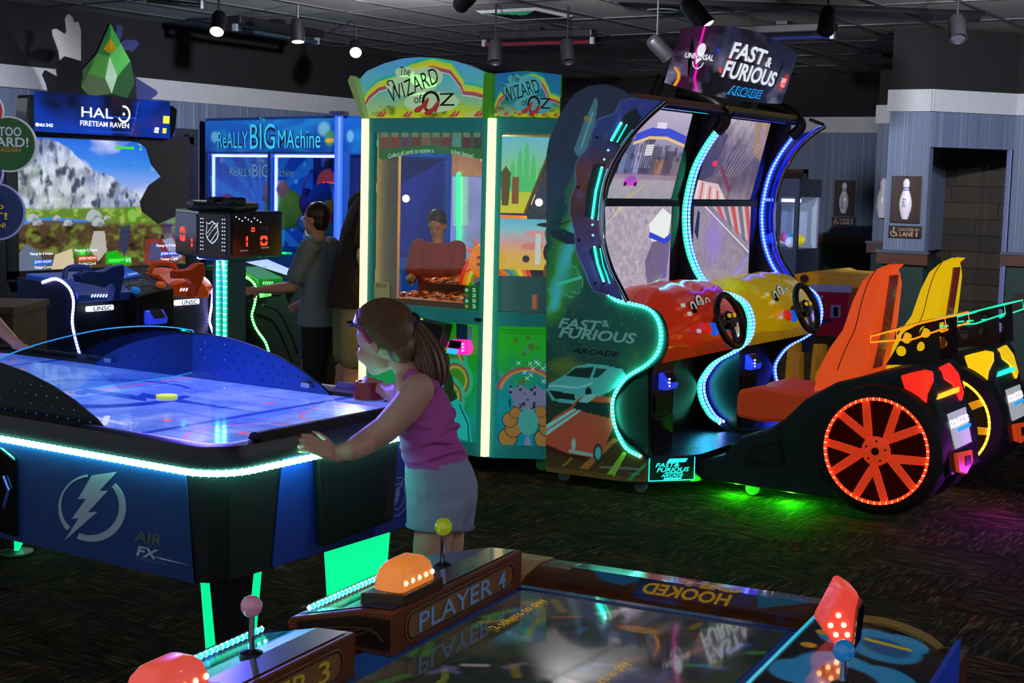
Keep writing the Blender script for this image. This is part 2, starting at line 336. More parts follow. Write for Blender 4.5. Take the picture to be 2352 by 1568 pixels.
# floor slab + carpet tiles laid quarter-turned
def carpet():
    m=bpy.data.materials.new('carpet_tile'); m.use_nodes=True; nt=m.node_tree; b=nt.nodes['Principled BSDF']; N=nt.nodes.new; L=nt.links.new
    tc=N('ShaderNodeTexCoord'); mp=N('ShaderNodeMapping'); mp.inputs['Scale'].default_value=(10,75,1); L(tc.outputs['Object'],mp.inputs[0])
    oi=N('ShaderNodeObjectInfo'); ad=N('ShaderNodeVectorMath'); L(mp.outputs[0],ad.inputs[0])
    cx=N('ShaderNodeCombineXYZ'); ml=N('ShaderNodeMath'); ml.operation='MULTIPLY'; ml.inputs[1].default_value=50; L(oi.outputs['Random'],ml.inputs[0]); L(ml.outputs[0],cx.inputs[2]); L(cx.outputs[0],ad.inputs[1])
    no=N('ShaderNodeTexNoise'); no.inputs['Scale'].default_value=1; no.inputs['Detail'].default_value=3; L(ad.outputs[0],no.inputs['Vector'])
    r=N('ShaderNodeValToRGB'); L(no.outputs['Fac'],r.inputs[0]); e=r.color_ramp.elements; e[0].position=.33; e[0].color=(*lin('242421'),1); e[1].position=.68; e[1].color=(*lin('a09078'),1)
    for p,c in ((.45,'3c3c36'),(.55,'564c3c')): k=e.new(p); k.color=(*lin(c),1)
    n2=N('ShaderNodeTexNoise'); n2.inputs['Scale'].default_value=6; mp2=N('ShaderNodeVectorMath'); L(tc.outputs['Object'],mp2.inputs[0]); L(cx.outputs[0],mp2.inputs[1]); L(mp2.outputs[0],n2.inputs['Vector'])
    r2=N('ShaderNodeValToRGB'); L(n2.outputs['Fac'],r2.inputs[0]); e=r2.color_ramp.elements; e[0].position=.35; e[0].color=(*lin('9c9c90'),1); e[1].position=.66; e[1].color=(*lin('e0b090'),1); k=e.new(.5); k.color=(*lin('b8c0b0'),1)
    mx=N('ShaderNodeMix'); mx.data_type='RGBA'; mx.blend_type='MULTIPLY'; mx.inputs['Factor'].default_value=1; L(r.outputs[0],mx.inputs['A']); L(r2.outputs[0],mx.inputs['B'])
    tn=N('ShaderNodeValToRGB'); L(oi.outputs['Random'],tn.inputs[0]); e=tn.color_ramp.elements; e[0].color=(*lin('b0aca4'),1); e[1].color=(*lin('e8d0c0'),1)
    for p,c in ((.25,'ffe8d8'),(.5,'c8d0c4'),(.75,'fff4e8')): k=e.new(p); k.color=(*lin(c),1)
    m3=N('ShaderNodeMix'); m3.data_type='RGBA'; m3.blend_type='MULTIPLY'; m3.inputs['Factor'].default_value=1; L(mx.outputs['Result'],m3.inputs['A']); L(tn.outputs[0],m3.inputs['B'])
    L(m3.outputs['Result'],b.inputs['Base Color']); b.inputs['Roughness'].default_value=.95; b.inputs['Specular IOR Level'].default_value=.1
    bn=N('ShaderNodeBump'); bn.inputs['Strength'].default_value=.6; bn.inputs['Distance'].default_value=.006; L(no.outputs['Fac'],bn.inputs['Height']); L(bn.outputs[0],b.inputs['Normal']); return m
CARP=carpet()
fl=box('floor',(-3,-6,-.08),(20,12,-.005),CARP); fl['kind']='structure'
tm=MB().prism([(-.249,-.249,-.006),(.249,-.249,-.006),(.249,.249,-.006),(-.249,.249,-.006)],(0,0,.006)).mesh('carpet_tile'); tm.materials.append(CARP)
cand=[]
for i in range(0,32):
    for j in range(-2,20):
        c=V3(.25+i*.5,.25+j*.5,0); v=c-CC; d=v@CF
        if d<1: continue
        px,py=1176+FP*(v@CR)/d,784-FP*(v@CU)/d
        if -150<px<2500 and py<1750: cand.append((d,i,j,c))
for d,i,j,c in sorted(cand,key=lambda a:a[0])[:300]:
    o=link('carpet_tile',tm,None,fl); o.location=Vector(c); o.rotation_euler.z=((i+j)%2)*math.pi/2
# ceiling: dark lay-in panels between T-bars
CZ=3.0; GX,GY=9.484,7.268; TX,TY=1.22,.598
ce=box('ceiling',(2,-6,CZ+.03),(20,12,CZ+.1),UPW); ce['kind']='structure'
CPN=[M('ceiling_panel_%d'%i,c,.85,bump=.25,scale=120,var=.15) for i,c in enumerate(('908e88','98968e','868480'))]
TB=M('ceiling_bar','4c4c4a',.5)
pm=[]
for k in CPN:
    me=MB().prism([(-.595,-.285,0),(.595,-.285,0),(.595,.285,0),(-.595,.285,0)],(0,0,.012)).mesh('ceiling_panel'); me.materials.append(k); pm.append(me)
cnt=0
for i in range(-5,8):
    for j in range(-14,6):
        c=V3(GX+(i+.5)*TX,GY+(j+.5)*TY,CZ); v=c-CC; d=v@CF
        if d<3 or c[0]>17 or c[1]>10.3: continue
        px,py=1176+FP*(v@CR)/d,784-FP*(v@CU)/d
        if -350<px<2700 and -260<py: 
            o=link('ceiling_panel',random.choice(pm),None,ce); o.location=Vector((c[0],c[1],CZ+.005)); cnt+=1
bar=MB()
for i in range(-5,8): bar.box((GX+i*TX-.012,-1.5,CZ-.004),(GX+i*TX+.012,10.1,CZ+.006))
bar.build('ceiling_bar_long',TB,ce)
bar=MB()
for j in range(-14,6):
    if GY+j*TY<10.1: bar.box((3,GY+j*TY-.012,CZ-.005),(16.6,GY+j*TY+.012,CZ+.005))
bar.build('ceiling_bar_cross',TB,ce)
# ================================================================ shared emblem helpers
def hits(pl,pts): return [pl.hit(x,y) for x,y in pts]
def tbx(pl,ll,ur): a=pl.hit(*ll); b=pl.hit(*ur); return (a[0],a[1],b[0],b[1])
SHIELD=[(-.92,.97),(-.62,.80),(-.3,.9),(0,1.08),(.3,.9),(.62,.80),(.92,.97),(.8,.6),(.9,.2),(.95,-.2),(.8,-.6),(.45,-.9),(0,-1.15),(-.45,-.9),(-.8,-.6),(-.95,-.2),(-.9,.2),(-.8,.6)]
def nhl(pl,cx,cy,s,white,dark,parent):
    f=lambda k,dx=0,dy=0:[(cx+x*s*.86*k,cy+y*s*k) for x,y in SHIELD]
    e=plate('league_emblem',pl,f(1),white,parent,th=.001,n=.001)
    plate('emblem_field',pl,f(.88),dark,e,th=.0005,n=.0021)
    q=[(-.86,-.62),(-.62,-.86),(.86,.62),(.62,.86)]
    for d in (.0,): plate('emblem_band',pl,[(cx+x*s*.86,cy+y*s) for x,y in ((-.80,-.50),(-.70,-.60),(.78,.62),(.74,.78))],white,e,th=.0004,n=.0027)
    plate('emblem_band',pl,[(cx+x*s*.86,cy+y*s) for x,y in ((-.72,-.08),(-.70,-.16),(.34,.80),(.24,.80))],white,e,th=.0004,n=.0027)
    plate('emblem_band',pl,[(cx+x*s*.86,cy+y*s) for x,y in ((-.22,-.86),(-.12,-.90),(.76,.0),(.74,.1))],white,e,th=.0004,n=.0027)
    text('NHL',pl,(cx-s*.66,cy-s*.22,cx+s*.66,cy+s*.22),dark,e,n=.0032,rot=math.radians(40),bold=.02,ext=.0002)
    return e
SEG={'0':'abcdef','1':'bc','5':'acdfg','2':'abged'}
def seg7(pl,u0,v0,u1,v1,ch,mat,parent,n=.003):
    w_,h=u1-u0,v1-v0; t=w_*.2
    S=dict(a=(u0+t*.6,v1-t,u1-t*.6,v1),d=(u0+t*.6,v0,u1-t*.6,v0+t),g=(u0+t*.6,v0+h/2-t/2,u1-t*.6,v0+h/2+t/2),f=(u0,v0+h/2+t*.3,u0+t,v1-t*.4),e=(u0,v0+t*.4,u0+t,v0+h/2-t*.3),b=(u1-t,v0+h/2+t*.3,u1,v1-t*.4),c=(u1-t,v0+t*.4,u1,v0+h/2-t*.3))
    m=MB()
    for k in SEG[ch]: P,d=pl.poly(rect(*S[k]),.0015,n); m.prism(P,d)
    return m.build('digit',mat,parent)
def holed(name,pl,outline,holes,th,mat,parent,n=0.):
    import bmesh
    bm=bmesh.new()
    for loop in [outline]+holes:
        vs_=[bm.verts.new(pl(u,v,n)) for u,v in loop]
        for i in range(len(vs_)): bm.edges.new((vs_[i],vs_[(i+1)%len(vs_)]))
    bmesh.ops.triangle_fill(bm,use_beauty=True,use_dissolve=False,edges=bm.edges[:])
    me=bpy.data.meshes.new(name); bm.to_mesh(me); bm.free(); o=link(name,me,mat,parent)
    so=o.modifiers.new('s','SOLIDIFY'); so.thickness=th; so.offset=0; return o
# ================================================================ AIR HOCKEY TABLE
HX0,HX1,HY0,HY1=2.86,4.08,2.80,5.30
hk=T('air_hockey_table','dark blue air hockey table with lit blue ice and glowing cyan rim','game table',(3.47,4.05,0))
HB=M('deep_blue_laminate','123a78',.45,var=.06); HBL=M('table_black','0a0b0d',.5)
body=[(2.87,2.93),(2.895,2.875),(2.95,2.845),(3.13,2.84),(3.81,2.84),(3.99,2.85),(4.05,2.88),(4.07,2.95),(4.07,5.15),(4.04,5.25),(3.95,5.28),(3.0,5.28),(2.9,5.25),(2.87,5.17)]
MB().prism([(x,y,.45) for x,y in body],(0,0,.33)).build('cabinet',HBL,hk)
PS=PL((2.87,0,0),(0,-1,0),(0,0,1)); PE=PL((0,2.84,0),(1,0,0),(0,0,1))
plate('side_panel',PS,[(-5.15,.452),(-2.905,.452),(-2.935,.775),(-5.15,.775)],HB,hk,th=.004)
plate('end_panel',PE,[(3.12,.455),(3.80,.455),(3.80,.775),(3.16,.775)],M('end_blue','1636a0',.45,var=.05),hk,th=.004)
# rail ring
def rr3(x0,y0,x1,y1,r,z,k=6): return [V3(a,b,z) for a,b in rrect(x0,y0,x1,y1,r,k)]
RING=[(0,.785,.012),(0,.82,0),(.012,.843,0),(.035,.85,0),(.06,.847,0),(.078,.835,0),(.082,.815,0)]
rings=[rr3(HX0+i,HY0+i,HX1-i,HY1-i,.13-i*.9,z) for i,z,_ in RING]
mb=MB(); mb.loft(rings,cap=False); mb.build('rail',M('black_rail','0c1210',.32,bump=.15,scale=400),hk,smooth=True)
tube('roll_grip',[(3.05,2.842,.842),(3.98,2.842,.842)],.028,M('rail_grip','1c1610',.5,metal=.2,bump=.8,scale=300,var=.5),hk,n=12)
tube('roll_grip',[(4.04,2.95,.842),(4.04,3.35,.842)],.026,M('rail_grip','1c1610',.5,metal=.2,bump=.8,scale=300,var=.5),hk,n=12)
P=[p for p in rr3(HX0-.004,HY0-.004,HX1+.004,HY1+.004,.134,.772,8)]; P.append(P[0])
P=[V3(3.70,HY0-.004,.772)]+[V3(*p) for p in rrect(HX0-.004,HY0-.004,HX1+.004,HY1+.004,.134,8) for p in [(p[0],p[1],.772)] if p[0]<3.2][::-1]; led(P,'48ffd8',hk,r=.0092,es=20,step=.024,br=.0092,bes=24)
# ice
ice=ART(360,170,2.36,1.08,'5878ea')
nz=ice.noise(.12,.3,4,3); ice.mix((nz-.42)*2.2,'94a8fa'); nz=ice.noise(.3,.05,4,5); ice.mix((nz-.5)*2.4,'3c5cd8')
r_=np.random.default_rng(4)
for i in range(230):
    x,y=r_.random()*2.36,r_.random()*1.08; a=r_.normal(0,.7); l=.04+r_.random()*.22; ice.line([(x,y),(x+l*math.cos(a),y+l*math.sin(a))],.0022,'b4baff',.35)
I=lambda x,y:(lambda p:(p[1]-2.87,p[0]-2.93))(QZ(x,y,.82))
for yy in (.40,1.96): ice.line([(yy,0),(yy,1.08)],.016,'1a34c0',.95)
ice.line([(1.18,0),(1.18,1.08)],.008,'e0406a',.8)
for cy in (.17,2.19):
    for cx in (.28,.80):
        a=np.linspace(0,2*math.pi,40); ice.line([(cy+.16*math.cos(t)*.9,cx+.2*math.sin(t)) for t in a],.0042,'f04a80',.9); ice.ell(cy,cx,.014,.02,'ff5a6a'); ice.line([(cy-.05,cx-.02),(cy+.05,cx+.02)],.003,'f06a9a',.7)
for cy in (.52,1.84):
    for cx in (.3,.78): ice.ell(cy,cx,.016,.02,'ff4a7a')
for cy,s in ((0.,1),(2.36,-1)):
    a=np.linspace(-math.pi/2,math.pi/2,20); ice.line([(cy+s*.13*math.cos(t),.54+.2*math.sin(t)) for t in a],.009,'f0305a')
# centre emblem in blue: crescent ring and bolt
def crescent(cx,cy,R,a0,a1,t0,t1,n=30):
    A=np.radians(np.linspace(a0,a1,n)); th=np.interp(np.linspace(0,1,n),[0,.5,1],[t0,t1,t0]); o=[(cx+R*math.cos(t),cy+R*math.sin(t)) for t in A]; i=[(cx+(R-h)*math.cos(t),cy+(R-h)*math.sin(t)) for t,h in zip(A,th)]; return o+i[::-1]
ice.poly(crescent(1.15,.54,.36,150,330,.03,.10),'1a34b8'); ice.poly(crescent(1.15,.54,.36,-15,120,.02,.05),'2440c4')
ice.poly([(.42,.60),(1.02,.66),(.98,.60),(1.28,.60),(1.22,.55),(1.85,.44),(1.12,.48),(1.16,.53),(.86,.53),(.92,.58)],'1c38b8')
ice.line([(.56,.16),(.80,.20)],.012,'c8ccff',.8); ice.line([(.60,.11),(.72,.23)],.010,'e8e8ff',.8); ice.line([(.55,.2),(.75,.13)],.006,'d0d4ff',.7)
ice.build('ice_surface',lambda u,v:(2.93+v,2.87+u,.821),PRINT(1.0,.25,.12,.6),hk)
box('playfield_bed',(2.93,2.87,.78),(4.01,5.23,.818),HBL,hk)
# shields
prof=[(3.345,.815),(3.40,.856),(3.50,.903),(3.60,.938),(3.72,.968),(3.85,.988),(3.98,.995),(4.11,.988),(4.24,.968),(4.36,.938),(4.46,.903),(4.56,.856),(4.615,.815)]
for nm,X,c,m_ in (('near',2.952,1,M('shield_dark','0a1c1c',.35)),('far',3.992,0,M('shield_blue','2a5cc0',.25,var=.05))):
    pl=PL((X,0,0),(0,-1,0),(0,0,1)); out=[(-y,z) for y,z in prof]
    H=[]
    for i in range(-12,13):
        for j in range(5):
            y=3.98+i*.05+(j%2)*.025; z=.845+j*.03
            top=np.interp(y,[p[0] for p in prof],[p[1] for p in prof])
            if z<top-.016: H.append(circ(-y,z,.0055 if c else .004,6))
    holed('side_shield',pl,out,H,.006,m_,hk)
    tube('shield_edge',[(X,y,z+.001) for y,z in prof],.004,HBL,hk,n=6)
pc=[(2.975,.838),(3.2,.836),(3.9,.834),(3.985,.84),(3.998,.86),(4.0,.985),(3.96,1.012),(3.763,1.038),(3.534,1.041),(3.283,1.014),(3.103,.976),(2.97,.93)]
prism('centre_shield',[(x,4.047,z) for x,z in pc],(0,.006,0),GLASS('acrylic','cfe4f0',.5,.02),hk)
P=[V3(x,4.05,z) for x,z in pc[3:]]
tube('shield_edge',smoothpath(P,5),.0022,M('edge_lit_acrylic','3fb8ff',.3,es=.5),hk,n=6)
tube('shield_edge',[V3(x,4.05,z) for x,z in pc[:4]],.0016,M('edge_lit_acrylic','3fd8ff',.3,es=.55),hk,n=6)
for y in (3.45,4.5): MB().box((3.96,y-.02,.842),(4.02,y+.02,.862)).build('shield_bracket',CHR,hk,bev=.004)
# legs: black post with glowing green acrylic wings
GRN=M('glow_green','0affa0',.4,es=.8,var=.03)
def leg(c,nrm,w0,w1,post):
    c=V3(*c,0); n=V3(*nrm,0); n/=np.linalg.norm(n); u=V3(-n[1],n[0],0)
    L=[c-u*w1/2,c+u*w1/2,c+u*w0/2+V3(0,0,.46),c-u*w0/2+V3(0,0,.46)]
    o=prism('leg',[p-n*.02+V3(0,0,.03) for p in L],n*.02,GRN,hk)
    if post:
        L2=[c-u*w1*.22,c+u*w1*.22,c+u*w0*.36+V3(0,0,.46),c-u*w0*.36+V3(0,0,.46)]
        prism('leg_post',[p+n*.005+V3(0,0,.03) for p in L2],n*.06,HBL,o)
    MB().lathe([(.06,0),(.07,.004),(.07,.012),(.02,.018),(.015,.05)],c,n=20).build('leveler',M('galv_steel','9aa8a0',.35,.8),hk,smooth=True)
a=QX(530,1338,3.06); leg((3.06,float(a[1])),(-.70,-.71),.19,.12,True)
leg((3.66,2.95),(-.55,-.83),.235,.17,False)
leg((3.86,4.95),(-.7,.7),.2,.14,True); leg((3.06,4.98),(-.7,.7),.2,.14,True)
# printed emblems on the near side
SIL=M('silver_ink','aab4c4',.4,var=.05); Z=lambda x,y:(x/2.45,1000+y/2.45)
bolt=[(668,202),(525,222),(447,355),(493,353),(412,466),(450,464),(370,590),(557,427),(503,430),(617,308),(567,310)]
em=plate('team_emblem',PS,hits(PS,[Z(*p) for p in bolt]),SIL,hk,n=.005,th=.001)
def cres(a0,a1,n=26):
    A=[math.radians(a0+(a1-a0)*i/n) for i in range(n+1)]; o=[(527+190*math.cos(t),405-190*math.sin(t)) for t in A]; i=[]
    for t in A:
        dx,dy=math.cos(t),-math.sin(t); ox,oy=12,10; R=164; b=dx*ox+dy*oy; k=-b+math.sqrt(b*b-(ox*ox+oy*oy-R*R)); i.append((527+dx*k,405+dy*k))
    return o+i[::-1]
plate('emblem_ring',PS,hits(PS,[Z(*p) for p in cres(98,222)]),SIL,em,n=.005,th=.001)
plate('emblem_ring',PS,hits(PS,[Z(*p) for p in cres(47,-117)]),SIL,em,n=.005,th=.001)
text('AIR',PS,tbx(PS,(311,1240),(375,1228)),M('grey_ink','5a6050',.5),hk,n=.005,shear=.15,bold=.025)
text('FX',PS,tbx(PS,(316,1274),(368,1262)),SIL,hk,n=.005,shear=.25,bold=.03)
plate('swoosh',PS,hits(PS,[(355,1276),(375,1280),(439,1297),(375,1284)]),SIL,hk,n=.005,th=.001)
text('WWW.ICEGAME.COM',PS,tbx(PS,(315,1283),(386,1292)),M('url_ink','5f86b4',.5),hk,n=.005)
plate('coin_door',PS,[(-4.1,.50),(-3.66,.47),(-3.66,.72),(-3.72,.745),(-4.1,.75)],M('black_gloss','08090b',.15),hk,n=.004,th=.02,bev=.008)
tube('door_pull',[PS(-3.70,.56,.03),PS(-3.675,.62,.03),PS(-3.70,.66,.03)],.005,M('violet_metal','7a70d0',.3,.6),hk)
# end: league shield, black access cover, round team crest
c=PE.hit(664,1238); nhl(PE,c[0],c[1],.052,M('violet_ink','8f8fd8',.5),M('end_blue_dark','0a1030',.5),hk)
cov=plate('access_cover',PE,hits(PE,[(722,1253),(885,1190),(900,970),(712,1035)]),M('matt_black','0d0a0a',.6),hk,n=.004,th=.035,bev=.012)
c=PE.hit(909,1140); VI=M('violet_ink','8f8fd8',.5)
cr=plate('team_crest',PE,ringarc(c[0],c[1],.062,.066,0,359.9,36),VI,hk,th=.001,n=.005)
plate('crest_ring',PE,ringarc(c[0],c[1],.040,.044,0,359.9,36),VI,cr,th=.001,n=.005)
plate('crest_bolt',PE,[(c[0]+x*.036,c[1]+y*.036) for x,y in ((.5,1),(-.1,.75),(-.35,.1),(-.1,.1),(-.45,-.4),(-.25,-.4),(-.55,-1),(.35,-.2),(.1,-.2),(.5,.4),(.25,.4))],VI,cr,th=.001,n=.005)
for i,ch in enumerate('TAMPA BAY LIGHTNING'):
    t=math.radians(215-250*i/18); 
    if ch!=' ': text(ch,PE,(c[0]+.052*math.cos(t)-.0045,c[1]+.052*math.sin(t)-.006,c[0]+.052*math.cos(t)+.0045,c[1]+.052*math.sin(t)+.006),VI,cr,n=.005,rot=t-math.pi/2)
text('© NHL',PE,tbx(PE,(628,1308),(648,1292)),VI,hk,n=.005)
# overhead post + score box
y0,y1=float(QX(488,700,4.06)[1]),float(QX(523,700,4.06)[1])
box('post',(4.06,y1,.80),(4.16,y0,1.30),M('post_teal','0e4a40',.4),hk)
for x in (500,516):
    yy=float(QX(x,700,4.055)[1]); led([(4.054,yy,.86),(4.054,yy,1.285)],'18ffb8',hk,r=.0055,es=7.,step=.021,br=.0062,bes=10)
A_,B_,C_,D_=[QX(x,535,X)[:2] for x,X in ((402,4.17),(455,3.97),(525,3.97),(649,4.34))]
NAV=M('score_navy','0c1a34',.3,coat=.4)
sb=MB().prism([(*p,1.285) for p in (A_,B_,C_,D_,(4.40,3.98),(4.36,4.2),(4.25,4.25))],(0,0,.185)).build('score_box',NAV,hk,bev=.01)
top=MB().prism([(*p,1.47) for p in (B_+(.0,.03),C_+(.03,-.0),D_+(-.08,.05),(4.33,4.15),A_+(.06,0))],(0,0,.035)).build('score_box_top',BLK,sb,bev=.015)
for k in (.25,.75):
    q=B_*(1-k)+C_*k; box('carry_handle',(q[0]+.02,q[1]-.02,1.49),(q[0]+.12,q[1]+.02,1.525),BLK,sb,bev=.01)
PC=PL((*C_,0),(*(D_-C_),0),(0,0,1)); PB=PL((*B_,0),(*(C_-B_),0),(0,0,1)); PA=PL((*A_,0),(*(B_-A_),0),(0,0,1))
wD=float(np.linalg.norm(D_-C_)); wB=float(np.linalg.norm(C_-B_)); wA=float(np.linalg.norm(B_-A_))
RED=M('red_digit','ff2a1a',.4,es=4.,var=0); WD=M('white_dot','e8f0ff',.4,es=1.3,var=0); PTX=M('print_white','c8ccd8',.5,es=.35)
plate('display_window',PC,rrect(.02,1.305,wD-.03,1.455,.015),BLKG,sb,n=.0,th=.004)
seg7(PC,*PC.hit(553,568),*PC.hit(566,541),'1',RED,sb,n=.005); seg7(PC,*PC.hit(596,564),*PC.hit(611,541),'0',RED,sb,n=.005); seg7(PC,*PC.hit(575,532),*PC.hit(582,522),'0',RED,sb,n=.005)
text('TIME',PC,tbx(PC,(592,529),(613,520)),M('dim_print','3a4468',.5,es=.2),sb,n=.005,shear=.1); text('AWAY',PC,tbx(PC,(548,578),(568,573)),PTX,sb,n=.005,shear=.2); text('HOME',PC,tbx(PC,(597,571),(615,566)),PTX,sb,n=.005)
dots=MB()
for i in range(9):
    x=540+i*7; y=498+(i%3)*4+i*.5; u,v=PC.hit(x,y); P,d=PC.poly(circ(u,v,.0028,6),.002,.004); dots.prism(P,d)
for s in (0,1):
    for i in range(9):
        for k in (0,1):
            u=.018+s*(wB-.046)+k*.011; v=1.325+i*.0145; P,d=PB.poly(circ(u,v,.0022,6),.002,.003); dots.prism(P,d)
dots.build('indicator_dots',WD,sb,kind='stuff')
plate('emblem_window',PB,rrect(.01,1.30,wB-.01,1.46,.012),BLKG,sb,n=0,th=.003)
nhl(PL(PB(0,0,.004),PB.U,(0,0,1)),wB/2,1.392,.040,M('lit_white','e0e4f0',.5,es=.6),BLKG,sb)
plate('display_window',PA,rrect(.03,1.305,wA-.01,1.455,.012),BLKG,sb,n=0,th=.004)
seg7(PA,wA*.30,1.345,wA*.48,1.40,'0',RED,sb,n=.005); seg7(PA,wA*.66,1.325,wA*.8,1.365,'1',RED,sb,n=.005)
spot('score_box_lamp',(4.0,4.03,1.275),(3.45,2.9,.8),75,'6a60ff',150,.012,1.,hk)
# puck
pk=MB().lathe([(.0,0),(.036,0),(.038,.002),(.038,.005),(.036,.007),(0,.007)],QZ(383,911,.822),n=28).build('puck',M('fluorescent_yellow','c0d000',.9,es=.8),None,smooth=True); tag(pk,'round fluorescent yellow puck lying on the blue ice','puck')
# ================================================================ RACING CABINETS
def yz(px,X): return [QX(x,y,X)[1:] for x,y in px]
# front edge profile shared by all side panels (y, z)
FRONT=yz([(1645,297),(1615,340),(1590,390),(1575,450),(1570,500),(1575,560),(1590,610),(1610,645),(1640,668),(1680,680),(1707,700),(1720,740),(1712,780),(1685,805),(1640,830),(1615,860),(1605,885),(1610,920),(1630,955),(1650,970)],7.62)
FRONT=smoothpath([V3(0,*p) for p in FRONT],4); FRONT=[(p[1],p[2]) for p in FRONT]
def front(X,i0=0,i1=None): return [V3(X,y,z) for y,z in FRONT[i0:i1]]
LOW=next(i for i,p in enumerate(FRONT) if p[1]<1.02)
FNAV=M('cabinet_navy','10182c',.45); FDK=M('cabinet_black','0b0d12',.45); TUBE=M('chrome_tube','b8bcd0',.1,1.)
CYA,BLU='12ffd0','2038ff'
def back_outline(): return [(3.42,.055),(3.99,.055),(4.04,1.77),(4.0,1.85),(3.93,1.98),(3.84,2.07),(3.76,2.11),(3.70,2.125),(3.62,2.105),(3.56,2.05)]
def side(X,th,mat,par,upper=True): # plain side panel
    o=[(y,z) for y,z in FRONT]; P=o[::-1] if False else o
    pts=[(y,z) for y,z in back_outline()]+[(y,z) for y,z in FRONT]+[(3.385,.19),(3.385,.075)]
    return prism('side_panel',[V3(X,y,z) for y,z in pts],(th,0,0),mat,par)
def screen(par,x0,x1,y0,z0,y1,z1,art,nm):
    w_,h=x1-x0,math.hypot(y1-y0,z1-z0); fn=lambda u,v:V3(x0+u,y0+(y1-y0)*v/h,z0+(z1-z0)*v/h)
    return art.build(nm,fn,PRINT(1.1,.1,.08,.3),par)
def art_street(w_,h):
    a=ART(220,240,w_,h); a.vgrad([(0,'8a8698'),(.28,'98949c'),(.30,'6a6478'),(.5,'6a6484'),(.62,'8d86a6'),(1,'b0a4bc')])
    a.mix((a.noise(.05,.05,3,1)-.45)*1.2*(a.Y<.3*h),'b0aab0')
    for x0,x1,y1,c in ((.0,.12,.62,'4a4a66'),(.12,.22,.5,'6a7898'),(.2,.33,.66,'505a86'),(.33,.42,.52,'8a90b8'),(.4,.55,.7,'3c3c58'),(.55,.68,.6,'54505e'),(.62,.8,.46,'9a7060'),(.74,.9,.56,'4a4458'),(.88,1,.5,'7a6a78')): a.poly(rect(x0*w_,.28*h,x1*w_,y1*h),c,.85)
    for i in range(9): a.line([((.3+.03*i)*w_,.36*h),((.3+.03*i)*w_,(.6+.02*(i%3))*h)],.004,'c0b8d0',.5)
    a.mix((a.noise(.03,.04,3,9)-.55)*3*(a.Y<.62*h)*(a.Y>.28*h),'303048')
    a.poly([(.25*w_,.62*h),(.45*w_,.70*h),(.7*w_,.71*h),(w_,.64*h),(w_,.74*h),(.72*w_,.81*h),(.45*w_,.80*h),(.25*w_,.72*h)],'3c4ac0'); a.line([(.25*w_,.615*h),(.45*w_,.69*h),(.7*w_,.70*h),(w_,.63*h)],.008,'d8b878'); a.poly(rect(.52*w_,.80*h,.66*w_,.87*h),'d0c8d8')
    for i in range(5): a.line([(.44*w_,(.5+.025*i)*h),(.54*w_,(.51+.025*i)*h)],.005,'e8e0e8',.8)
    a.poly(rect(0,.22*h,w_,.30*h),'7a4a78',.5); a.poly([(0,0),(w_,0),(w_,.22*h),(0,.25*h)],'9a94a0',.5)
    a.ell(.34*w_,.2*h,.10*w_,.05*h,'c040c0'); a.ell(.34*w_,.235*h,.06*w_,.035*h,'8a50a8'); a.poly(rect(.25*w_,.15*h,.29*w_,.19*h),'302038'); a.poly(rect(.39*w_,.15*h,.43*w_,.19*h),'302038'); a.poly([(.3*w_,0),(.38*w_,0),(.6*w_,.2*h),(.58*w_,.2*h)],'b8a860',.5); return a
def art_hood(w_,h):
    a=ART(220,220,w_,h,'9a90a0'); a.mix((a.noise(.03,.03,4,2)-.35)*1.1,'c4b8c0'); a.mix((a.noise(.02,.02,2,7)-.6)*2,'6a6070'); a.poly([(.05*w_,.8*h),(.3*w_,h),(.24*w_,h),(0,.76*h)],'c8b888',.7)
    a.poly([(.66*w_,.15*h),(.95*w_,.2*h),(w_,.7*h),(.72*w_,.6*h),(.62*w_,.4*h)],'5a4c74',.85); a.poly([(.7*w_,.62*h),(.95*w_,.6*h),(w_,.9*h),(.86*w_,.98*h),(.66*w_,.8*h)],'d8dcd8'); a.poly([(.66*w_,.66*h),(.9*w_,.58*h),(w_,.62*h),(w_,.7*h),(.9*w_,.64*h),(.68*w_,.72*h)],'2c40c0'); a.mix(np.clip((a.X/w_-.85)*5,0,1)*np.clip((.7-a.Y/h)*2,0,1)*.6,'8048c0'); return a
def art_city(w_,h):
    a=ART(220,240,w_,h); a.vgrad([(0,'8a7c84'),(.2,'6a5c70'),(.5,'5c5474'),(.75,'8a7f94'),(1,'b4a8b8')]); a.mix((a.noise(.06,.1,4,3)-.42)*2,'4a4460')
    a.poly([(0,.2*h),(.2*w_,.3*h),(.3*w_,.8*h),(.12*w_,.9*h),(0,.5*h)],'3c3c60',.8); a.poly([(.7*w_,h),(w_,h),(w_,.5*h),(.82*w_,.62*h)],'9a7a5c',.7)
    for i in range(9): a.line([((.5+.04*i)*w_,h),((.45+.05*i)*w_,.75*h)],.004,'5a6a5c',.8)
    for i in range(8): a.line([((.3+.05*i)*w_,.3*h),((.4+.08*i)*w_,(.6+.02*i)*h)],.003,'c0b0b0',.5)
    a.poly([(0,0),(0,.24*h),(.35*w_,.2*h),(w_*.55,0)],'c8b0b4')
    for i in range(7): a.poly([((.02+.075*i)*w_,0.*h),((.05+.075*i)*w_,0),((.03+.07*i)*w_,(.24-.025*i)*h),((.0+.07*i)*w_,(.24-.025*i)*h)],'c86058' if i%2 else 'd8ccd0')
    a.poly([(.3*w_,.4*h),(.34*w_,.43*h),(.6*w_,.12*h),(.55*w_,.1*h)],'7a2c50',.8); a.ell(.2*w_,.45*h,.04*w_,.035*h,'ff3060'); return a
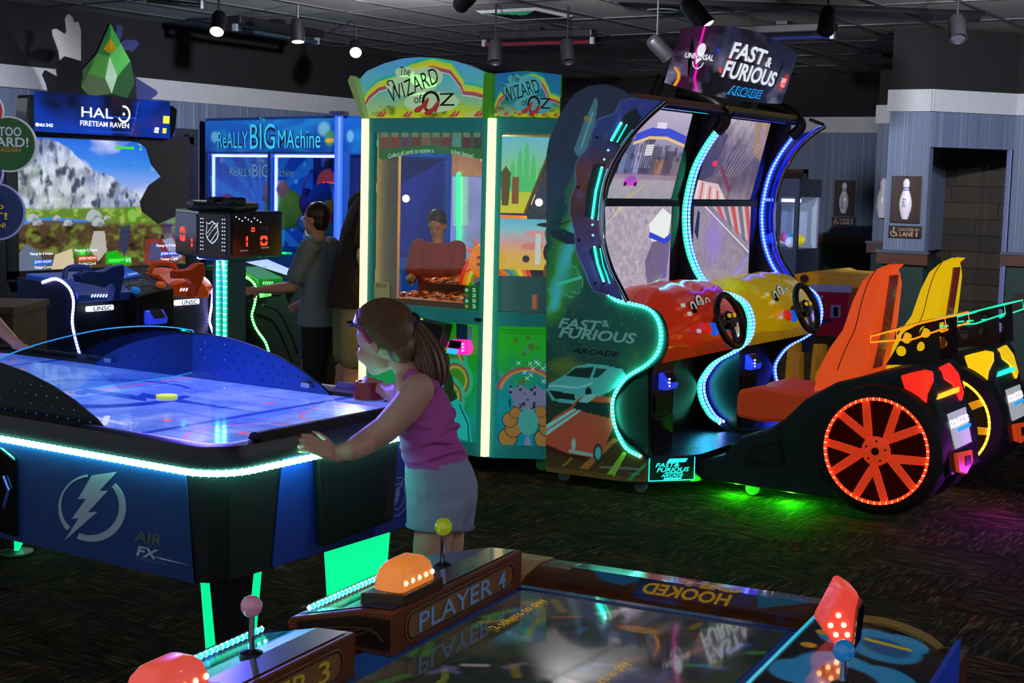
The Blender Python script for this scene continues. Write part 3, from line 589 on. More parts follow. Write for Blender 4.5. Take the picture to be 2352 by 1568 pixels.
def art_road(w_,h):
    a=ART(220,220,w_,h,'867a8c'); a.mix((a.noise(.03,.03,4,4)-.35)*.9,'a89aa0'); a.poly([(.2*w_,h),(.3*w_,h),(w_,.4*h),(w_,.34*h)],'7a6f78',.7); a.line([(.18*w_,h),(w_,.42*h)],.005,'d8d0dc')
    a.poly([(.3*w_,h),(w_,h),(w_,.55*h)],'b8a8ac')
    for i in range(5): a.poly([((.36+.13*i)*w_,h),((.44+.13*i)*w_,h),((.54+.13*i)*w_,(.82-.09*i)*h),((.47+.13*i)*w_,(.86-.09*i)*h)],'b84e4c' if i%2==0 else '6a6678')
    a.mix(np.exp(-((a.X/w_-.35)**2/.02+(a.Y/h-.6)**2/.06))*.6,'8a70d8'); a.poly([(.02*w_,.7*h),(.06*w_,.95*h),(.1*w_,.93*h),(.08*w_,.6*h)],'20284c'); return a
def dash(par,x0,x1,col,es):
    # moulded car-shaped dashboard: rows from the screens to the fascia (y, z at middle, z at edge)
    rows=[(3.72,1.02,1.00),(3.68,1.03,1.005),(3.62,1.075,1.01),(3.55,1.10,1.0),(3.48,1.095,.99),(3.42,1.07,.975),(3.37,1.03,.94),(3.33,.97,.90),(3.31,.90,.85),(3.315,.80,.79),(3.33,.765,.765)]
    n=22; R=[]
    for k,(y,zm,ze) in enumerate(rows):
        r=[]
        for i in range(n):
            t=i/(n-1)*2-1; hump=max(0,1-abs(t)**2.6); fen=.025*math.exp(-((abs(t)-.72)/.14)**2)*(1 if k<6 else .4)
            scoop=-.02*math.exp(-(t/.12)**2)*(1 if 2<k<6 else 0)
            bow=.035*(1-t*t)*(1 if k>5 else 0)
            r.append(V3(x0+(x1-x0)*i/(n-1),y-bow,ze+(zm-ze)*hump+fen+scoop))
        R.append(r)
    MB().loft(R,cap=False,closed=False).build('dashboard',M('dash_'+col,col,.25,es=es,coat=.6,var=.05),par,smooth=True)  # glow in dashboard and apron paint stands in for light on them
    xm=(x0+x1)/2
    prism('dash_apron',[(x0,3.335,.70),(x1,3.335,.70),(x1,3.335,.77),(x0,3.335,.77)],(0,.35,0),M('apron_'+col,col,.4,es=es*.25),par)
    # gauges + start button on a tilted fascia
    PG=PL((xm,3.30,.93),(1,0,0),(0,.42,.9)); GW=M('gauge_white','d8dcd8',.4,es=.35)
    for i,(u,v,r) in enumerate(((-.14,.055,.045),(-.045,.075,.06),(.05,.07,.04))):
        g=plate('gauge',PG,circ(u-.07,v-.01,r*.8,20),BLKG,par,th=.004,n=.012); plate('gauge_face',PG,ringarc(u-.07,v-.01,r*.45,r*.7,-30,210,16),GW,g,th=.001,n=.017)
        if i==1: text('185',PG,(u-.095,v-.025,u-.045,v+.005),GW,g,n=.018)
    MB().lathe([(.03,0),(.034,.004),(.032,.022),(.02,.028),(0,.029)],PG(-.17,-.085,.015),PG.N,20).build('start_button',M('button_red','e02818',.3,es=.5),par,smooth=True)
    MB().lathe([(.034,0),(.038,.004),(.036,.024),(.02,.03),(0,.031)],PG(-.10,-.095,.015),PG.N,20).build('start_button',M('button_blue','1468ff',.3,es=.6),par,smooth=True)
    for u,v in ((-.3,.0),(-.27,-.1),(.22,.06),(-.34,.05)): plate('decal',PG,rrect(u,v,u+.05,v+.022,.006),GW,par,th=.002,n=.012)
def swheel(par,c):
    c=np.asarray(c,float); ax=V3(0,-.94,.34); ax/=np.linalg.norm(ax); u=V3(1,0,0); v=np.cross(ax,u); v=-v if v[2]<0 else v
    p=[c+.142*(math.cos(t)*u+math.sin(t)*v) for t in np.linspace(0,2*math.pi,32,endpoint=False)]
    o=tube('steering_wheel',p,.019,M('wheel_rubber','0b0c0e',.45),par,n=10,closed=True)
    MB().lathe([(.05,-.03),(.055,0),(.045,.015),(0,.018)],c,ax,20).build('wheel_hub',BLKG,o,smooth=True)
    for a in (0,math.pi,-math.pi/2):
        d=math.cos(a)*u+math.sin(a)*v; s=np.cross(ax,d); MB().obox(c+d*.09,d*.055,s*.02,ax*.006).build('wheel_spoke',BLKG,o)
    for a in (.6,2.5): 
        d=math.cos(a)*u+math.sin(a)*v; MB().lathe([(.012,0),(.012,.012),(0,.014)],c+d*.04+ax*.012,ax,10).build('wheel_button',M('button_yellow','f0c020',.4,es=.4),o)
    tube('steering_column',[c,c-ax*.14],.04,BLK,par,n=12)
def reader(par,c,col='3048ff'):   # card reader: wedge with dark swipe pad and small lit studs
    x,y,z=c; r=prism('card_reader',[(x,y,z),(x,y-.05,z),(x,y-.06,z+.03),(x,y-.01,z+.085),(x,y,z+.09)],(.125,0,0),M('reader_'+col,col,.4,es=.5),par,bev=.006)
    prism('swipe_pad',[(x+.03,y-.058,z+.037),(x+.11,y-.058,z+.037),(x+.11,y-.016,z+.088),(x+.03,y-.016,z+.088)],(0,-.003,.003),BLKG,r)
    for i in range(3): box('status_light',(x+.012,y-.062,z+.02+.018*i),(x+.02,y-.054,z+.028+.018*i),M('stud_'+col,'c0d0ff',.4,es=3.),r)
def cabinet(x0,x1,label,col,es,cl,cr,arts,firstart=None):
    t=T('racing_cabinet',label,'arcade machine',((x0+x1)/2,3.7,0),'two racing cabinets side by side')
    side(x0,.03,FNAV if firstart is None else M('panel_dark_teal','123c3c',.4),t); side(x1-.03,.03,FNAV,t)
    box('rear_housing',(x0+.03,3.79,.06),(x1-.03,3.99,2.06),FDK,t); box('monitor_bezel',(x0+.03,3.745,.95),(x1-.03,3.80,1.55),FDK,t)
    prism('monitor_bezel',[(x0+.03,3.755,1.52),(x0+.03,3.62,2.05),(x0+.03,3.80,2.08),(x0+.03,3.80,1.52)],(x1-x0-.06,0,0),FDK,t)
    box('screen_divider',(x0+.03,3.72,1.495),(x1-.1,3.75,1.53),BLKG,t)
    sx0,sx1=x0+.07,x1-.165
    screen(t,sx0,sx1,3.738,.985,3.738,1.495,arts[1](sx1-sx0,.51),'lower_screen'); screen(t,sx0,sx1,3.746,1.533,3.627,2.018,arts[0](sx1-sx0,.50),'upper_screen')
    box('top_beam',(x0,3.50,2.035),(x1,3.60,2.075),M('beam_'+col,'8a5a3a' if firstart is not None else '9a8a30',.4),t)
    tube('top_rail',[(x0+.03,3.50,2.03),(x1-.02,3.50,2.03)],.018,M('rail_iridescent','5a4a90',.15,.9),t,n=10)
    dash(t,x0+.04,x1-.04,col,es); swheel(t,(x0+.52,3.185,.90))
    box('pedestal',(x0+.035,3.39,.20),(x0+.29,3.75,.72),M('door_black','0c0e16',.4),t,bev=.006)
    dr=box('coin_door',(x0+.06,3.378,.225),(x0+.27,3.391,.40),M('door_steel','12141f',.35,.3),t,bev=.004); box('door_lock',(x0+.20,3.37,.31),(x0+.222,3.38,.325),CHR,dr)
    box('coin_door',(x0+.06,3.378,.43),(x0+.27,3.391,.52),M('door_steel','12141f',.35,.3),t,bev=.004)
    reader(t,(x0+.09,3.385,.55))
    box('underside_panel',(x0+.29,3.60,.1),(x1-.03,3.64,.75),FDK,t)
    fp=[(x0+.03,3.40),(x0+.215,3.235),(x0+.28,3.21),(x1-.035,3.21),(x1-.035,3.62),(x0+.03,3.62)]
    MB().prism([V3(a,b,.196) for a,b in fp],(0,0,.008)).build('foot_plate',MATS['diamond_plate'],t)
    MB().prism([V3(a,b,.06) for a,b in fp[:4]+[(x1-.035,3.95),(x0+.04,3.95)]],(0,0,.136)).build('base',FDK,t)
    for px_ in (x0+.06,x1-.1):
        for py_ in (3.45,3.92): 
            c=MB().lathe([(.012,-.012),(.033,-.012),(.035,0),(.033,.012),(.012,.012)],(px_,py_,.035),(1,.3,0),16).build('caster',M('caster_grey','6a7480',.4),t,smooth=True)
    led([p+V3(-.006,-.006,0) for p in front(x0)],cl,t,r=.0075,es=14,step=.022,br=.0075,bes=18,bcol='e8ffff' if cl==CYA else '8098ff') if firstart is None else None
    led([p+V3(.006,-.006,0) for p in front(x1)],cr,t,r=.0075,es=14,step=.022,br=.0075,bes=18,bcol='e8ffff' if cr==CYA else '8098ff')
    if firstart is None: pass
    # black padded visor hugging the panel head
    p=[V3(x1-.02,*q) for q in yz([(1560,215),(1600,222),(1640,238),(1663,258),(1668,280),(1650,302)],x1+.0)] if abs(x1-7.62)<.1 else [V3(x1-.02,y,z) for y,z in [(3.77,2.15),(3.66,2.14),(3.56,2.10),(3.50,2.05),(3.485,2.0),(3.54,1.945)]]
    tube('visor',smoothpath(p,4),.034,M('visor_black','0e1114',.5),t,n=10)
    return t
def diamond():
    m=M('diamond_plate','5a6c98',.28,.85); nt=m.node_tree; b=nt.nodes['Principled BSDF']; tc=nt.nodes.new('ShaderNodeTexCoord'); mp=nt.nodes.new('ShaderNodeMapping'); mp.inputs['Rotation'].default_value=(0,0,.785); mp.inputs['Scale'].default_value=(45,45,45)
    ck=nt.nodes.new('ShaderNodeTexVoronoi'); nt.links.new(tc.outputs['Object'],mp.inputs[0]); nt.links.new(mp.outputs[0],ck.inputs['Vector']); ck.inputs['Randomness'].default_value=0.; ck.inputs['Scale'].default_value=1.
    bn=nt.nodes.new('ShaderNodeBump'); bn.inputs['Strength'].default_value=.8; bn.inputs['Distance'].default_value=.004; bn.invert=True; nt.links.new(ck.outputs['Distance'],bn.inputs['Height']); nt.links.new(bn.outputs[0],b.inputs['Normal'])
diamond()
c1=cabinet(6.58,7.625,'nearer racing cabinet with cyan light curves, orange seat and big red-lit wheel','e03814',.22,CYA,CYA,(art_street,art_hood),True)
c2=cabinet(7.685,8.75,'farther racing cabinet with blue light curves and a yellow bucket seat','f0c808',.22,BLU,BLU,(art_city,art_road))
# --- printed outer side of the nearer cabinet
PF=PL((6.578,0,0),(0,-1,0),(0,0,1)); U0,V0=-4.06,.05
tubepts=[(1240+x/2.904,180+y/2.904) for x,y in ((860,155),(740,260),(620,390),(520,540),(455,700),(430,860),(430,1000),(455,1140),(500,1280),(560,1400),(605,1490))]
wavy=[(1240+x/2.904,180+y/2.904) for x,y in ((640,130),(545,150),(505,235),(400,270),(352,370),(350,440),(268,530),(242,600),(250,700),(215,790),(207,900),(240,1020),(250,1150),(300,1270),(335,1360),(370,1420),(450,1442))]
ledlow=[(1400,678),(1418,690),(1450,697),(1485,706),(1508,727),(1519,765),(1512,808),(1485,838),(1440,866),(1416,898),(1408,935),(1416,985),(1438,1028),(1470,1047)]
sideout=[(1254,1082),(1256,350),(1262,320),(1290,255),(1320,215),(1350,198),(1390,193),(1425,203),(1455,222),(1500,235),(1475,285),(1430,360),(1400,430),(1390,480),(1392,560),(1402,620),(1412,680)]+ledlow[1:]+[(1489,1058),(1489,1106),(1430,1105)]
so=hits(PF,sideout)
A=lambda x,y:(lambda h:(h[0]-U0,h[1]-V0))(PF.hit(x,y))
sa=ART(170,430,.78,2.10,'0f4a4c')
sa.vgrad([(0,'5a4a20'),(.08,'2a3418'),(.18,'1a3a30'),(.35,'1c5048'),(.55,'12504c'),(.75,'1c3c58'),(1,'20304c')])
n1=sa.noise(.12,.2,4,11); sa.mix((n1-.5)*1.6,'0a2c34')
tr_=np.array([A(1352,430),A(1330,500),A(1312,560),A(1290,640),A(1272,700)]); 
d=np.full(sa.X.shape,9.)
for a_,b_ in zip(tr_[:-1],tr_[1:]):
    t=np.clip(((sa.X-a_[0])*(b_-a_)[0]+(sa.Y-a_[1])*(b_-a_)[1])/((b_-a_)@(b_-a_)),0,1); d=np.minimum(d,np.hypot(sa.X-a_[0]-t*(b_-a_)[0],sa.Y-a_[1]-t*(b_-a_)[1]))
n2=sa.noise(.05,.08,3,12); sa.mix(np.clip(1.3-d/(.045+.09*n2),0,1),'3a9a20'); sa.mix(np.clip(1.2-d/(.02+.05*n2),0,1),'40c8d0')
sa.poly([A(*p) for p in ((1368,222),(1374,235),(1368,280),(1345,355),(1330,362),(1318,345),(1340,285))],'4a8a94'); sa.poly([A(*p) for p in ((1345,265),(1362,272),(1358,282),(1340,275))],'a08a40'); sa.line([A(1362,260),A(1335,340)],.004,'80c8cc')
sa.poly([A(*p) for p in ((1262,530),(1290,525),(1330,540),(1335,560),(1300,560),(1270,545))],'123040'); sa.line([A(1256,505),A(1290,515),A(1330,500)],.003,'0c2028')
sa.ell(*A(1309,645),.075,.085,'28a060',.5,.6); sa.line([A(1282,652),A(1335,637)],.007,'40e8c0')
for i in range(40): 
    t=i*.157; rr=.06+.02*r_.random(); c=A(1309,645); sa.ell(c[0]+rr*math.cos(t),c[1]+1.1*rr*math.sin(t),.004,.004,'50d890')
for i in range(260): x,y=r_.random()*.78,r_.random()*1.5; sa.ell(x,y,.0022,.0022,'70b890',.8)
sa.mix((sa.noise(.2,.12,3,15)-.4)*2*np.exp(-((sa.Y-A(1300,830)[1])/.12)**2),'6a8a20')
# road streaks and two sports cars in the lower half
sa.poly([A(*p) for p in ((1255,1070),(1480,1100),(1480,1040),(1400,1000),(1255,1000))],'3a2c1a',.7)
for p,c in ((((1330,1075),(1350,1078),(1420,1010),(1410,1005)),'a06a30'),(((1395,1088),(1412,1092),(1440,1040),(1432,1036)),'7ac030'),(((1440,1100),(1450,1102),(1485,1070),(1485,1060)),'2a8a4a'),(((1290,1070),(1296,1072),(1330,1040),(1325,1038)),'8a6a30')): sa.poly([A(*q) for q in p],c,.8)
car=[(1256,895),(1262,880),(1300,860),(1320,842),(1350,835),(1390,838),(1430,848),(1440,865),(1425,880),(1400,900),(1365,915),(1320,928),(1270,920)]
sa.poly([A(*p) for p in car],'4ab0ac'); sa.poly([A(*p) for p in ((1300,862),(1322,845),(1365,842),(1355,868),(1330,866))],'10302e'); sa.poly([A(*p) for p in ((1370,845),(1395,848),(1375,866),(1362,868))],'12403c'); sa.poly([A(*p) for p in ((1260,895),(1320,905),(1322,920),(1275,915))],'0c2826'); sa.line([A(1262,885),A(1330,890),A(1360,880)],.004,'90e0dc'); sa.ell(*A(1352,902),.02,.032,'0c2422')
car2=[(1255,985),(1270,960),(1310,935),(1325,918),(1345,905),(1405,912),(1410,950),(1408,985),(1398,1005),(1385,1040),(1350,1048),(1300,1042),(1256,1020)]
sa.poly([A(*p) for p in car2],'a85038'); sa.poly([A(*p) for p in ((1328,920),(1402,925),(1400,960),(1340,945),(1315,940))],'14302e'); sa.poly([A(*p) for p in ((1255,975),(1318,938),(1335,943),(1255,1000))],'7ad8d0'); sa.line([A(1255,988),A(1327,941)],.004,'a04a38'); sa.poly([A(*p) for p in ((1345,905),(1375,906),(1350,925),(1330,922))],'70c8c0'); sa.poly([A(*p) for p in ((1256,1020),(1300,1040),(1345,1048),(1345,1058),(1256,1036))],'3a1c16'); sa.ell(*A(1374,1040),.028,.05,'0a1a18'); sa.ell(*A(1374,1040),.018,.034,'50b8a8',.9,.5); sa.line([A(1310,1035),A(1360,1045)],.008,'60d0c8',.8); sa.ell(*A(1318,1020),.012,.03,'70e0d8',.8,.6)
for i in range(6): sa.line([A(1378,1062+i*2.5),A(1470,1077+i*2.5)],.0012,'6a8078',.6)
sa.build('side_art',lambda u,v:PF(U0+u,V0+v,.002),PRINT(.14,2.6,.35,.3),c1,mask=inpoly([(u-U0,v-V0) for u,v in so]))  # faint glow in the print stands in for LED light on the panel
LT=M('pale_lettering','88d8d0',.45,es=.12)
text('FAST',PF,tbx(PF,(1283,752),(1384,737)),LT,c1,n=.004,shear=.28,bold=.03); text('&',PF,tbx(PF,(1384,750),(1401,735)),LT,c1,n=.004,bold=.02)
text('FURIOUS',PF,tbx(PF,(1284,774),(1464,765)),LT,c1,n=.004,shear=.28,bold=.03)
text('ARCADE',PF,tbx(PF,(1310,812),(1428,805)),M('teal_edge','58b8b0',.5),c1,n=.0035,shear=.3,bold=.055); text('ARCADE',PF,tbx(PF,(1313,810),(1426,807)),M('teal_dark','0c2c2c',.5),c1,n=.0045,shear=.3,bold=.02)
# layered blue acrylic with lit slots and the chrome arc
bp=ART(60,140,.5,1.12); cB=PF.hit(1310,700); Bc=lambda x,y:(lambda h:(h[0]-cB[0],h[1]-cB[1]))(PF.hit(x,y))
bp.vgrad([(0,'3a4490'),(.25,'4a4a98'),(.45,'5a3440'),(.62,'7a3a30'),(.75,'243a78'),(1,'2440b8')]); bp.mix((bp.noise(.08,.1,3,21)-.5)*1.5,'281c28'); bp.mix((bp.noise(.05,.08,3,22)-.6)*1.5,'5a6ac0')
outl=wavy[::-1]+[(x-3,y) for x,y in tubepts]
bp.build('layered_panel',lambda u,v:PF(cB[0]+u,cB[1]+v,.012),PRINT(.16,1.6,.25,.4),c1,mask=inpoly([Bc(*p) for p in outl]))
tube('layered_panel_edge',[PF(*PF.hit(*p),.012) for p in wavy],.004,M('edge_pale','7a88c0',.3,es=.1),c1,n=6)
for seg,win in ((((1430,283),(1408,322)),[(1400,325),(1440,262),(1462,250),(1475,270),(1440,320),(1422,335)]),(((1386,385),(1372,440),(1364,500)),[(1346,495),(1352,430),(1366,378),(1392,376),(1384,440),(1374,505)]),(((1369,567),(1376,605),(1390,645)),[(1356,575),(1366,562),(1384,564),(1398,640),(1388,655)])):
    plate('slot_window',PF,hits(PF,win),M('slot_teal','0e3c44',.3),c1,n=.013,th=.002)
    led([PF(*PF.hit(*p),.018) for p in seg],CYA,c1,r=.006,es=14,step=.02,bes=18); led([PF(*PF.hit(x+13,y+4),.016) for x,y in seg],CYA,c1,r=.0035,es=2.,step=.02,bes=4)
for x,y in ((1400,345),(1391,366),(1364,516),(1365,540)): MB().lathe([(.006,0),(.006,.004),(0,.006)],PF(*PF.hit(x,y),.013),PF.N,10).build('rivet',M('rivet_lit','80ffe8',.3,es=1.2),c1)
for x,y in ((1374,316),(1331,430),(1333,551),(1370,650)): MB().lathe([(.008,0),(.008,.004),(0,.005)],PF(*PF.hit(x,y),.013),PF.N,10).build('bolt',BLK,c1)
tube('chrome_arc',smoothpath([PF(*PF.hit(*p),.03) for p in tubepts],4),.0145,TUBE,c1,n=12)
led(smoothpath([PF(*PF.hit(*p),.006) for p in ledlow],4),CYA,c1,r=.0075,es=14,step=.021,br=.0075,bes=18)
for x,y in ((1464,934),(1464,985)): MB().lathe([(.006,0),(.006,.004),(0,.005)],(6.57,*QX(x,y,6.57)[1:]),(-1,0,0),10).build('bolt',CHR,c1)
# lower apron right of the light curve + lit nameplate on the chamfer
prism('lower_apron',[V3(6.60,*p) for p in yz([(1440,866),(1416,898),(1408,935),(1416,985),(1438,1028),(1470,1050),(1488,1052),(1488,840)],6.60)],(.02,0,0),M('apron_teal','10302c',.45),c1)
a_,b_=QX(1489,1080,6.6),QZ(1594,1101,.075); PN=PL((a_[0],a_[1],0),(b_[0]-a_[0],b_[1]-a_[1],0),(0,0,1)); wN=float(np.hypot(*(b_-a_)[:2])); CYT=M('cyan_lit','30fff0',.4,es=1.1,var=0)
plate('nameplate',PN,rect(0,.076,wN,.198),M('nameplate_teal','0a2a34',.3,es=.06),c1,th=.004)
for r4 in ((0,.076,.005,.198),(wN-.005,.076,wN,.198),(0,.074,wN,.079)): plate('lit_edge',PN,rect(*r4),CYT,c1,n=.005)
text('FAST&',PN,(wN*.14,.148,wN*.66,.17),CYT,c1,n=.006,shear=.28,bold=.02); text('FURIOUS',PN,(wN*.17,.122,wN*.88,.145),CYT,c1,n=.006,shear=.28,bold=.02); text('ARCADE',PN,(wN*.27,.095,wN*.75,.111),CYT,c1,n=.006,shear=.25,bold=.02)
for p in ([(.38,.172),(.78,.172),(.84,.192),(.44,.192)],[(.34,.114),(.72,.114),(.74,.119),(.36,.119)],[(.32,.082),(.70,.082),(.72,.091),(.34,.091)]): plate('plate_graphic',PN,[(a*wN,b) for a,b in p],CYT,c1,n=.006)
# far outer arc of the farther cabinet
fa=[V3(8.80,*q) for q in yz([(1895,290),(1862,312),(1825,350),(1800,395),(1785,440),(1778,490),(1780,540),(1792,590),(1822,640)],8.80)]
tube('chrome_arc',smoothpath(fa,4),.0145,TUBE,c2,n=12); led([p+V3(.0,.03,.0) for p in smoothpath(fa,3)],BLU,c2,r=.004,es=2.5,step=.022,bes=4)
prism('arc_glass',[p+V3(-.03,0,0) for p in fa]+[V3(8.77,y,z) for y,z in FRONT[:LOW][::-1]],(.006,0,0),GLASS('arc_acrylic','a8b8ff',.6,.04),c2)
tube('top_strut',[(8.72,3.42,2.05),(8.80,3.36,2.02)],.012,TUBE,c2)
# --- shared marquee: bowed backlit sign facing the drivers
mq=T('marquee_sign','bowed black backlit marquee above the two racing cabinets','sign',(7.66,3.5,2.08))
def mqf(u,v,n=0.):   # u,v in 0..1
    b=.02*(1-(2*u-1)**2); x=6.95+1.42*u; y=3.555-.084*u-.09*v-b-n
    arch=1-(2*u-1)**2; return V3(x,y,2.156-.027*u-.03*arch+v*(.282+.012*u+.10*arch))
ma=ART(150,70,1.0,1.0,'141018'); ma.mix(np.clip(1-abs(ma.X-.12)*6,0,1)*.6,'4a1040'); n3=ma.noise(.12,.3,4,31); ma.mix((n3-.5)*2.6*np.clip(1-ma.Y*1.1,0,1),'8a88a8'); ma.mix((ma.noise(.1,.5,3,33)-.55)*2*(ma.X>.25),'3a3a64'); ma.mix((ma.X>.75)*.4*ma.X,'242a50')
ma.line([(.165,1),(.165,.72),(.15,.55),(.19,.35),(.19,.2),(.235,0)],.008,'ff18c0'); ma.line([(.04,.3),(.075,.22),(.085,.12),(.07,.0)],.009,'ffa018'); ma.line([(.36,.4),(.37,.35)],.01,'ff4020'); ma.line([(.415,.58),(.42,.54)],.008,'e02020'); ma.line([(.31,.66),(.315,.63)],.008,'2040ff')
ma.build('sign_face',lambda u,v:mqf(u,v,.001),PRINT(.9,.1,.3),mq)
R=[]
for n in (0.,-.03):
    e=.0 if n==0 else .10; R.append([mqf(u,e,n) for u in np.linspace(e,1-e,13)]+[mqf(u,1-e,n) for u in np.linspace(1-e,e,13)])
MB().loft([[p for p in r] for r in R]).build('sign_housing',BLKG,mq)
WL=M('marquee_white','e0e4f0',.4,es=.85,var=0); BLL=M('marquee_blue','20a8ff',.4,es=.95,var=0)
for s,b in (('FAST',(.40,.56,.72,.80)),('&',(.72,.56,.775,.72)),('FURIOUS',(.38,.28,.86,.53))): text(s,mqf,b,WL,mq,n=.004,shear=.2,bold=.03,ext=.002)
text('ARCADE',mqf,(.46,.06,.77,.20),BLL,mq,n=.003,shear=.25,bold=.07); text('ARCADE',mqf,(.468,.075,.762,.185),BLK,mq,n=.006,shear=.25,bold=.02)
text('UNIVERSAL',mqf,(.075,.48,.285,.57),WL,mq,n=.006,bold=.03)
gl=MB(); P=[mqf(a,b,.003) for a,b in circ(.185,.63,.030,20,.10)]; gl.add(P,[tuple(range(20))]); 
g2=MB(); P=[mqf(a,b,.004) for a,b in ringarc(.185,.47,.036,.040,190,350,16)]; P=[mqf(.185+.04*math.cos(t),.47+.13*math.sin(t),.003) for t in np.radians(np.linspace(195,345,16))]; 
gl.build('globe_mark',WL,mq); tube('globe_mark',P,.003,WL,mq,n=4); MB().add([mqf(.165,.49,.003),mqf(.205,.49,.003),mqf(.17,.40,.003)],[(0,1,2)]).build('globe_mark',WL,mq)
MB().add([mqf(a,b,.003) for a,b in ((.905,.36),(.935,.22),(.985,.42),(.965,.60))],[(0,1,2,3)]).build('maker_badge',M('badge_red','e03020',.4,es=.7),mq); text('RAW',mqf,(.915,.38,.965,.48),WL,mq,n=.005,shear=.1,bold=.02); text('THRILLS',mqf,(.918,.31,.966,.37),WL,mq,n=.005,shear=.1)
for x in (7.0,8.2): tube('sign_bracket',[(x,3.66,2.04),(x+.02,3.60,2.20)],.03,BLK,mq,n=8)
# ================================================================ DRIVER SEAT PODS
def pod(t,dx,col,glow,rimcol,wing,tail):
    """everything measured for the nearer pod, moved dx along the row"""
    D=V3(dx,0,0); SG=M('seat_'+col,col,.45,es=.6,var=.05); PB_=M('pod_dark','142a2a',.5);  # backrest glow painted in so the seat looks lit
    # shell
    up=[(1603,1058),(1660,1046),(1700,1003),(1760,990),(1800,962),(1850,915),(1920,878),(2010,857),(2090,842),(2128,838),(2143,860),(2153,920),(2165,965),(2180,1035),(2184,1085),(2160,1105),(2110,1125),(1985,1155),(1840,1136),(1603,1099)]
    P=[V3(6.86,*q)+D for q in yz(up,6.86)]; MB().prism(P,(.46,0,0)).build('pod_shell',PB_,t,bev=.015)
    q=[V3(6.858,*k)+D for k in yz([(1706,1058),(1730,1020),(1795,1012),(1803,1072),(1716,1068)],6.858)]; prism('side_recess',q,(-.004,0,0),M('recess_shade','07100f',.6),t)  # flat dark plate, painted shade in place of a cut recess
    q=[V3(6.855,*k)+D for k in yz([(1728,1055),(1742,1026),(1790,1020),(1797,1068)],6.855)]; prism('recess_panel',q,(-.006,0,0),M('recess_mesh','12221f',.6),t)
    for x0 in (6.76,7.30):
        sgn=-1 if x0<7 else 1; xo=x0 if sgn<0 else x0+.12
        c=V3(xo,2.236,.352)+D; wt=MB().lathe([(.262,.0),(.29,-.012 if 0 else 0),(.318,.02),(.325,.05),(.325,.14),(.315,.17),(.24,.17)],c,(-sgn*1.,0,0),48).build('tyre',M('tyre_black','0b0b0c',.7,bump=.2),t,smooth=True)
        if sgn<0:
            PW=PL(c,(0,-1,0),(0,0,1)); RM=M('rim_'+rimcol,rimcol,.35,es=.45,coat=.3)  # rim and spoke glow put into the paint to brighten them
            rr=MB(); 
            P1=[PW(*p,0) for p in circ(0,0,.262,48)]; 
            rim=MB().lathe([(.262,.0),(.264,-.008),(.255,-.01),(.238,.01),(.232,.06)],c,(1,0,0),48).build('wheel_rim',RM,t,smooth=True)
            MB().lathe([(.235,0),(.2,.012),(0,.015)],c+V3(.085,0,0),(1,0,0),32).build('brake_disc',M('brake_dark','1a0c0a',.5),rim)
            for k in range(5):
                a0=math.radians(50+72*k)
                MB().prism([PW(*(np.array([math.cos(a0+q),math.sin(a0+q)])*r0),.002) for r0,q in ((.02,-.9),(.115,-.22),(.115,.22),(.02,.9))],V3(.028,0,0)).build('spoke_root',RM,rim)
                for s in (-1,1):
                    d0=a0+s*.05; d1=a0+s*.30; p0=np.array([math.cos(a0),math.sin(a0)])*.075; p1=np.array([math.cos(d1),math.sin(d1)])*.248; dr=(p1-p0)/np.linalg.norm(p1-p0); nn=np.array([-dr[1],dr[0]])
                    Pq=[PW(*(p0+nn*.024),.0),PW(*(p0-nn*.024),.0),PW(*(p1-nn*.020),.006),PW(*(p1+nn*.020),.006)]; MB().prism(Pq,V3(.028,0,0)).build('spoke',RM,rim,bev=.004)
            MB().lathe([(.075,0),(.07,-.012),(.03,-.016),(0,-.016)],c+V3(.004,0,0),(1,0,0),28).build('hub_cap',RM,rim,smooth=True)
            MB().lathe([(.02,0),(.018,-.006),(0,-.006)],c+V3(-.012,0,0),(1,0,0),16).build('hub_badge',M('badge_dark','3a1010',.3),rim,smooth=True)
            for k in range(5): a=math.radians(14+72*k); MB().lathe([(.006,0),(.005,-.005),(0,-.005)],c+V3(-.008,-.05*math.cos(a),.05*math.sin(a)),(1,0,0),8).build('lug_nut',BLK,rim)
            pts=[PW(*p,.008) for p in circ(0,0,.256,60)]; pts.append(pts[0]); led(pts,glow,t,r=.006,es=5,step=.03,br=.0066,bcol='ff7a50' if glow.startswith('ff2') else 'ffd860',bes=12)
    # seat cushion + bucket back
    cr=[]
    for y,z0,z1,w_ in ((3.035,.44,.50,.20),(3.02,.42,.55,.23),(2.90,.41,.585,.235),(2.75,.42,.575,.235),(2.60,.43,.575,.23),(2.5,.45,.57,.22)):
        cr.append([V3(7.1-w_,y,z0+.02)+D,V3(7.1-w_*.9,y,z0)+D,V3(7.1+w_*.9,y,z0)+D,V3(7.1+w_,y,z0+.02)+D,V3(7.1+w_,y,z1-.01)+D,V3(7.1+w_*.85,y,z1+.012)+D,V3(7.1,y,z1-.02)+D,V3(7.1-w_*.85,y,z1+.012)+D,V3(7.1-w_,y,z1-.01)+D])
    MB().loft(cr).build('seat_cushion',M('cushion_'+col,col,.5,var=.06,es=.12),t,smooth=True)  # faint cushion glow added for brightness, no lamp inside
    fr=yz([(1870,898),(1880,850),(1905,800),(1935,757),(1956,690),(1976,645),(2000,620),(2016,609)],6.89); bk_=yz([(1962,885),(1978,850),(1990,800),(2000,755),(2008,700),(2014,660),(2017,634),(2020,616)],6.89)
    R=[]; N_=14
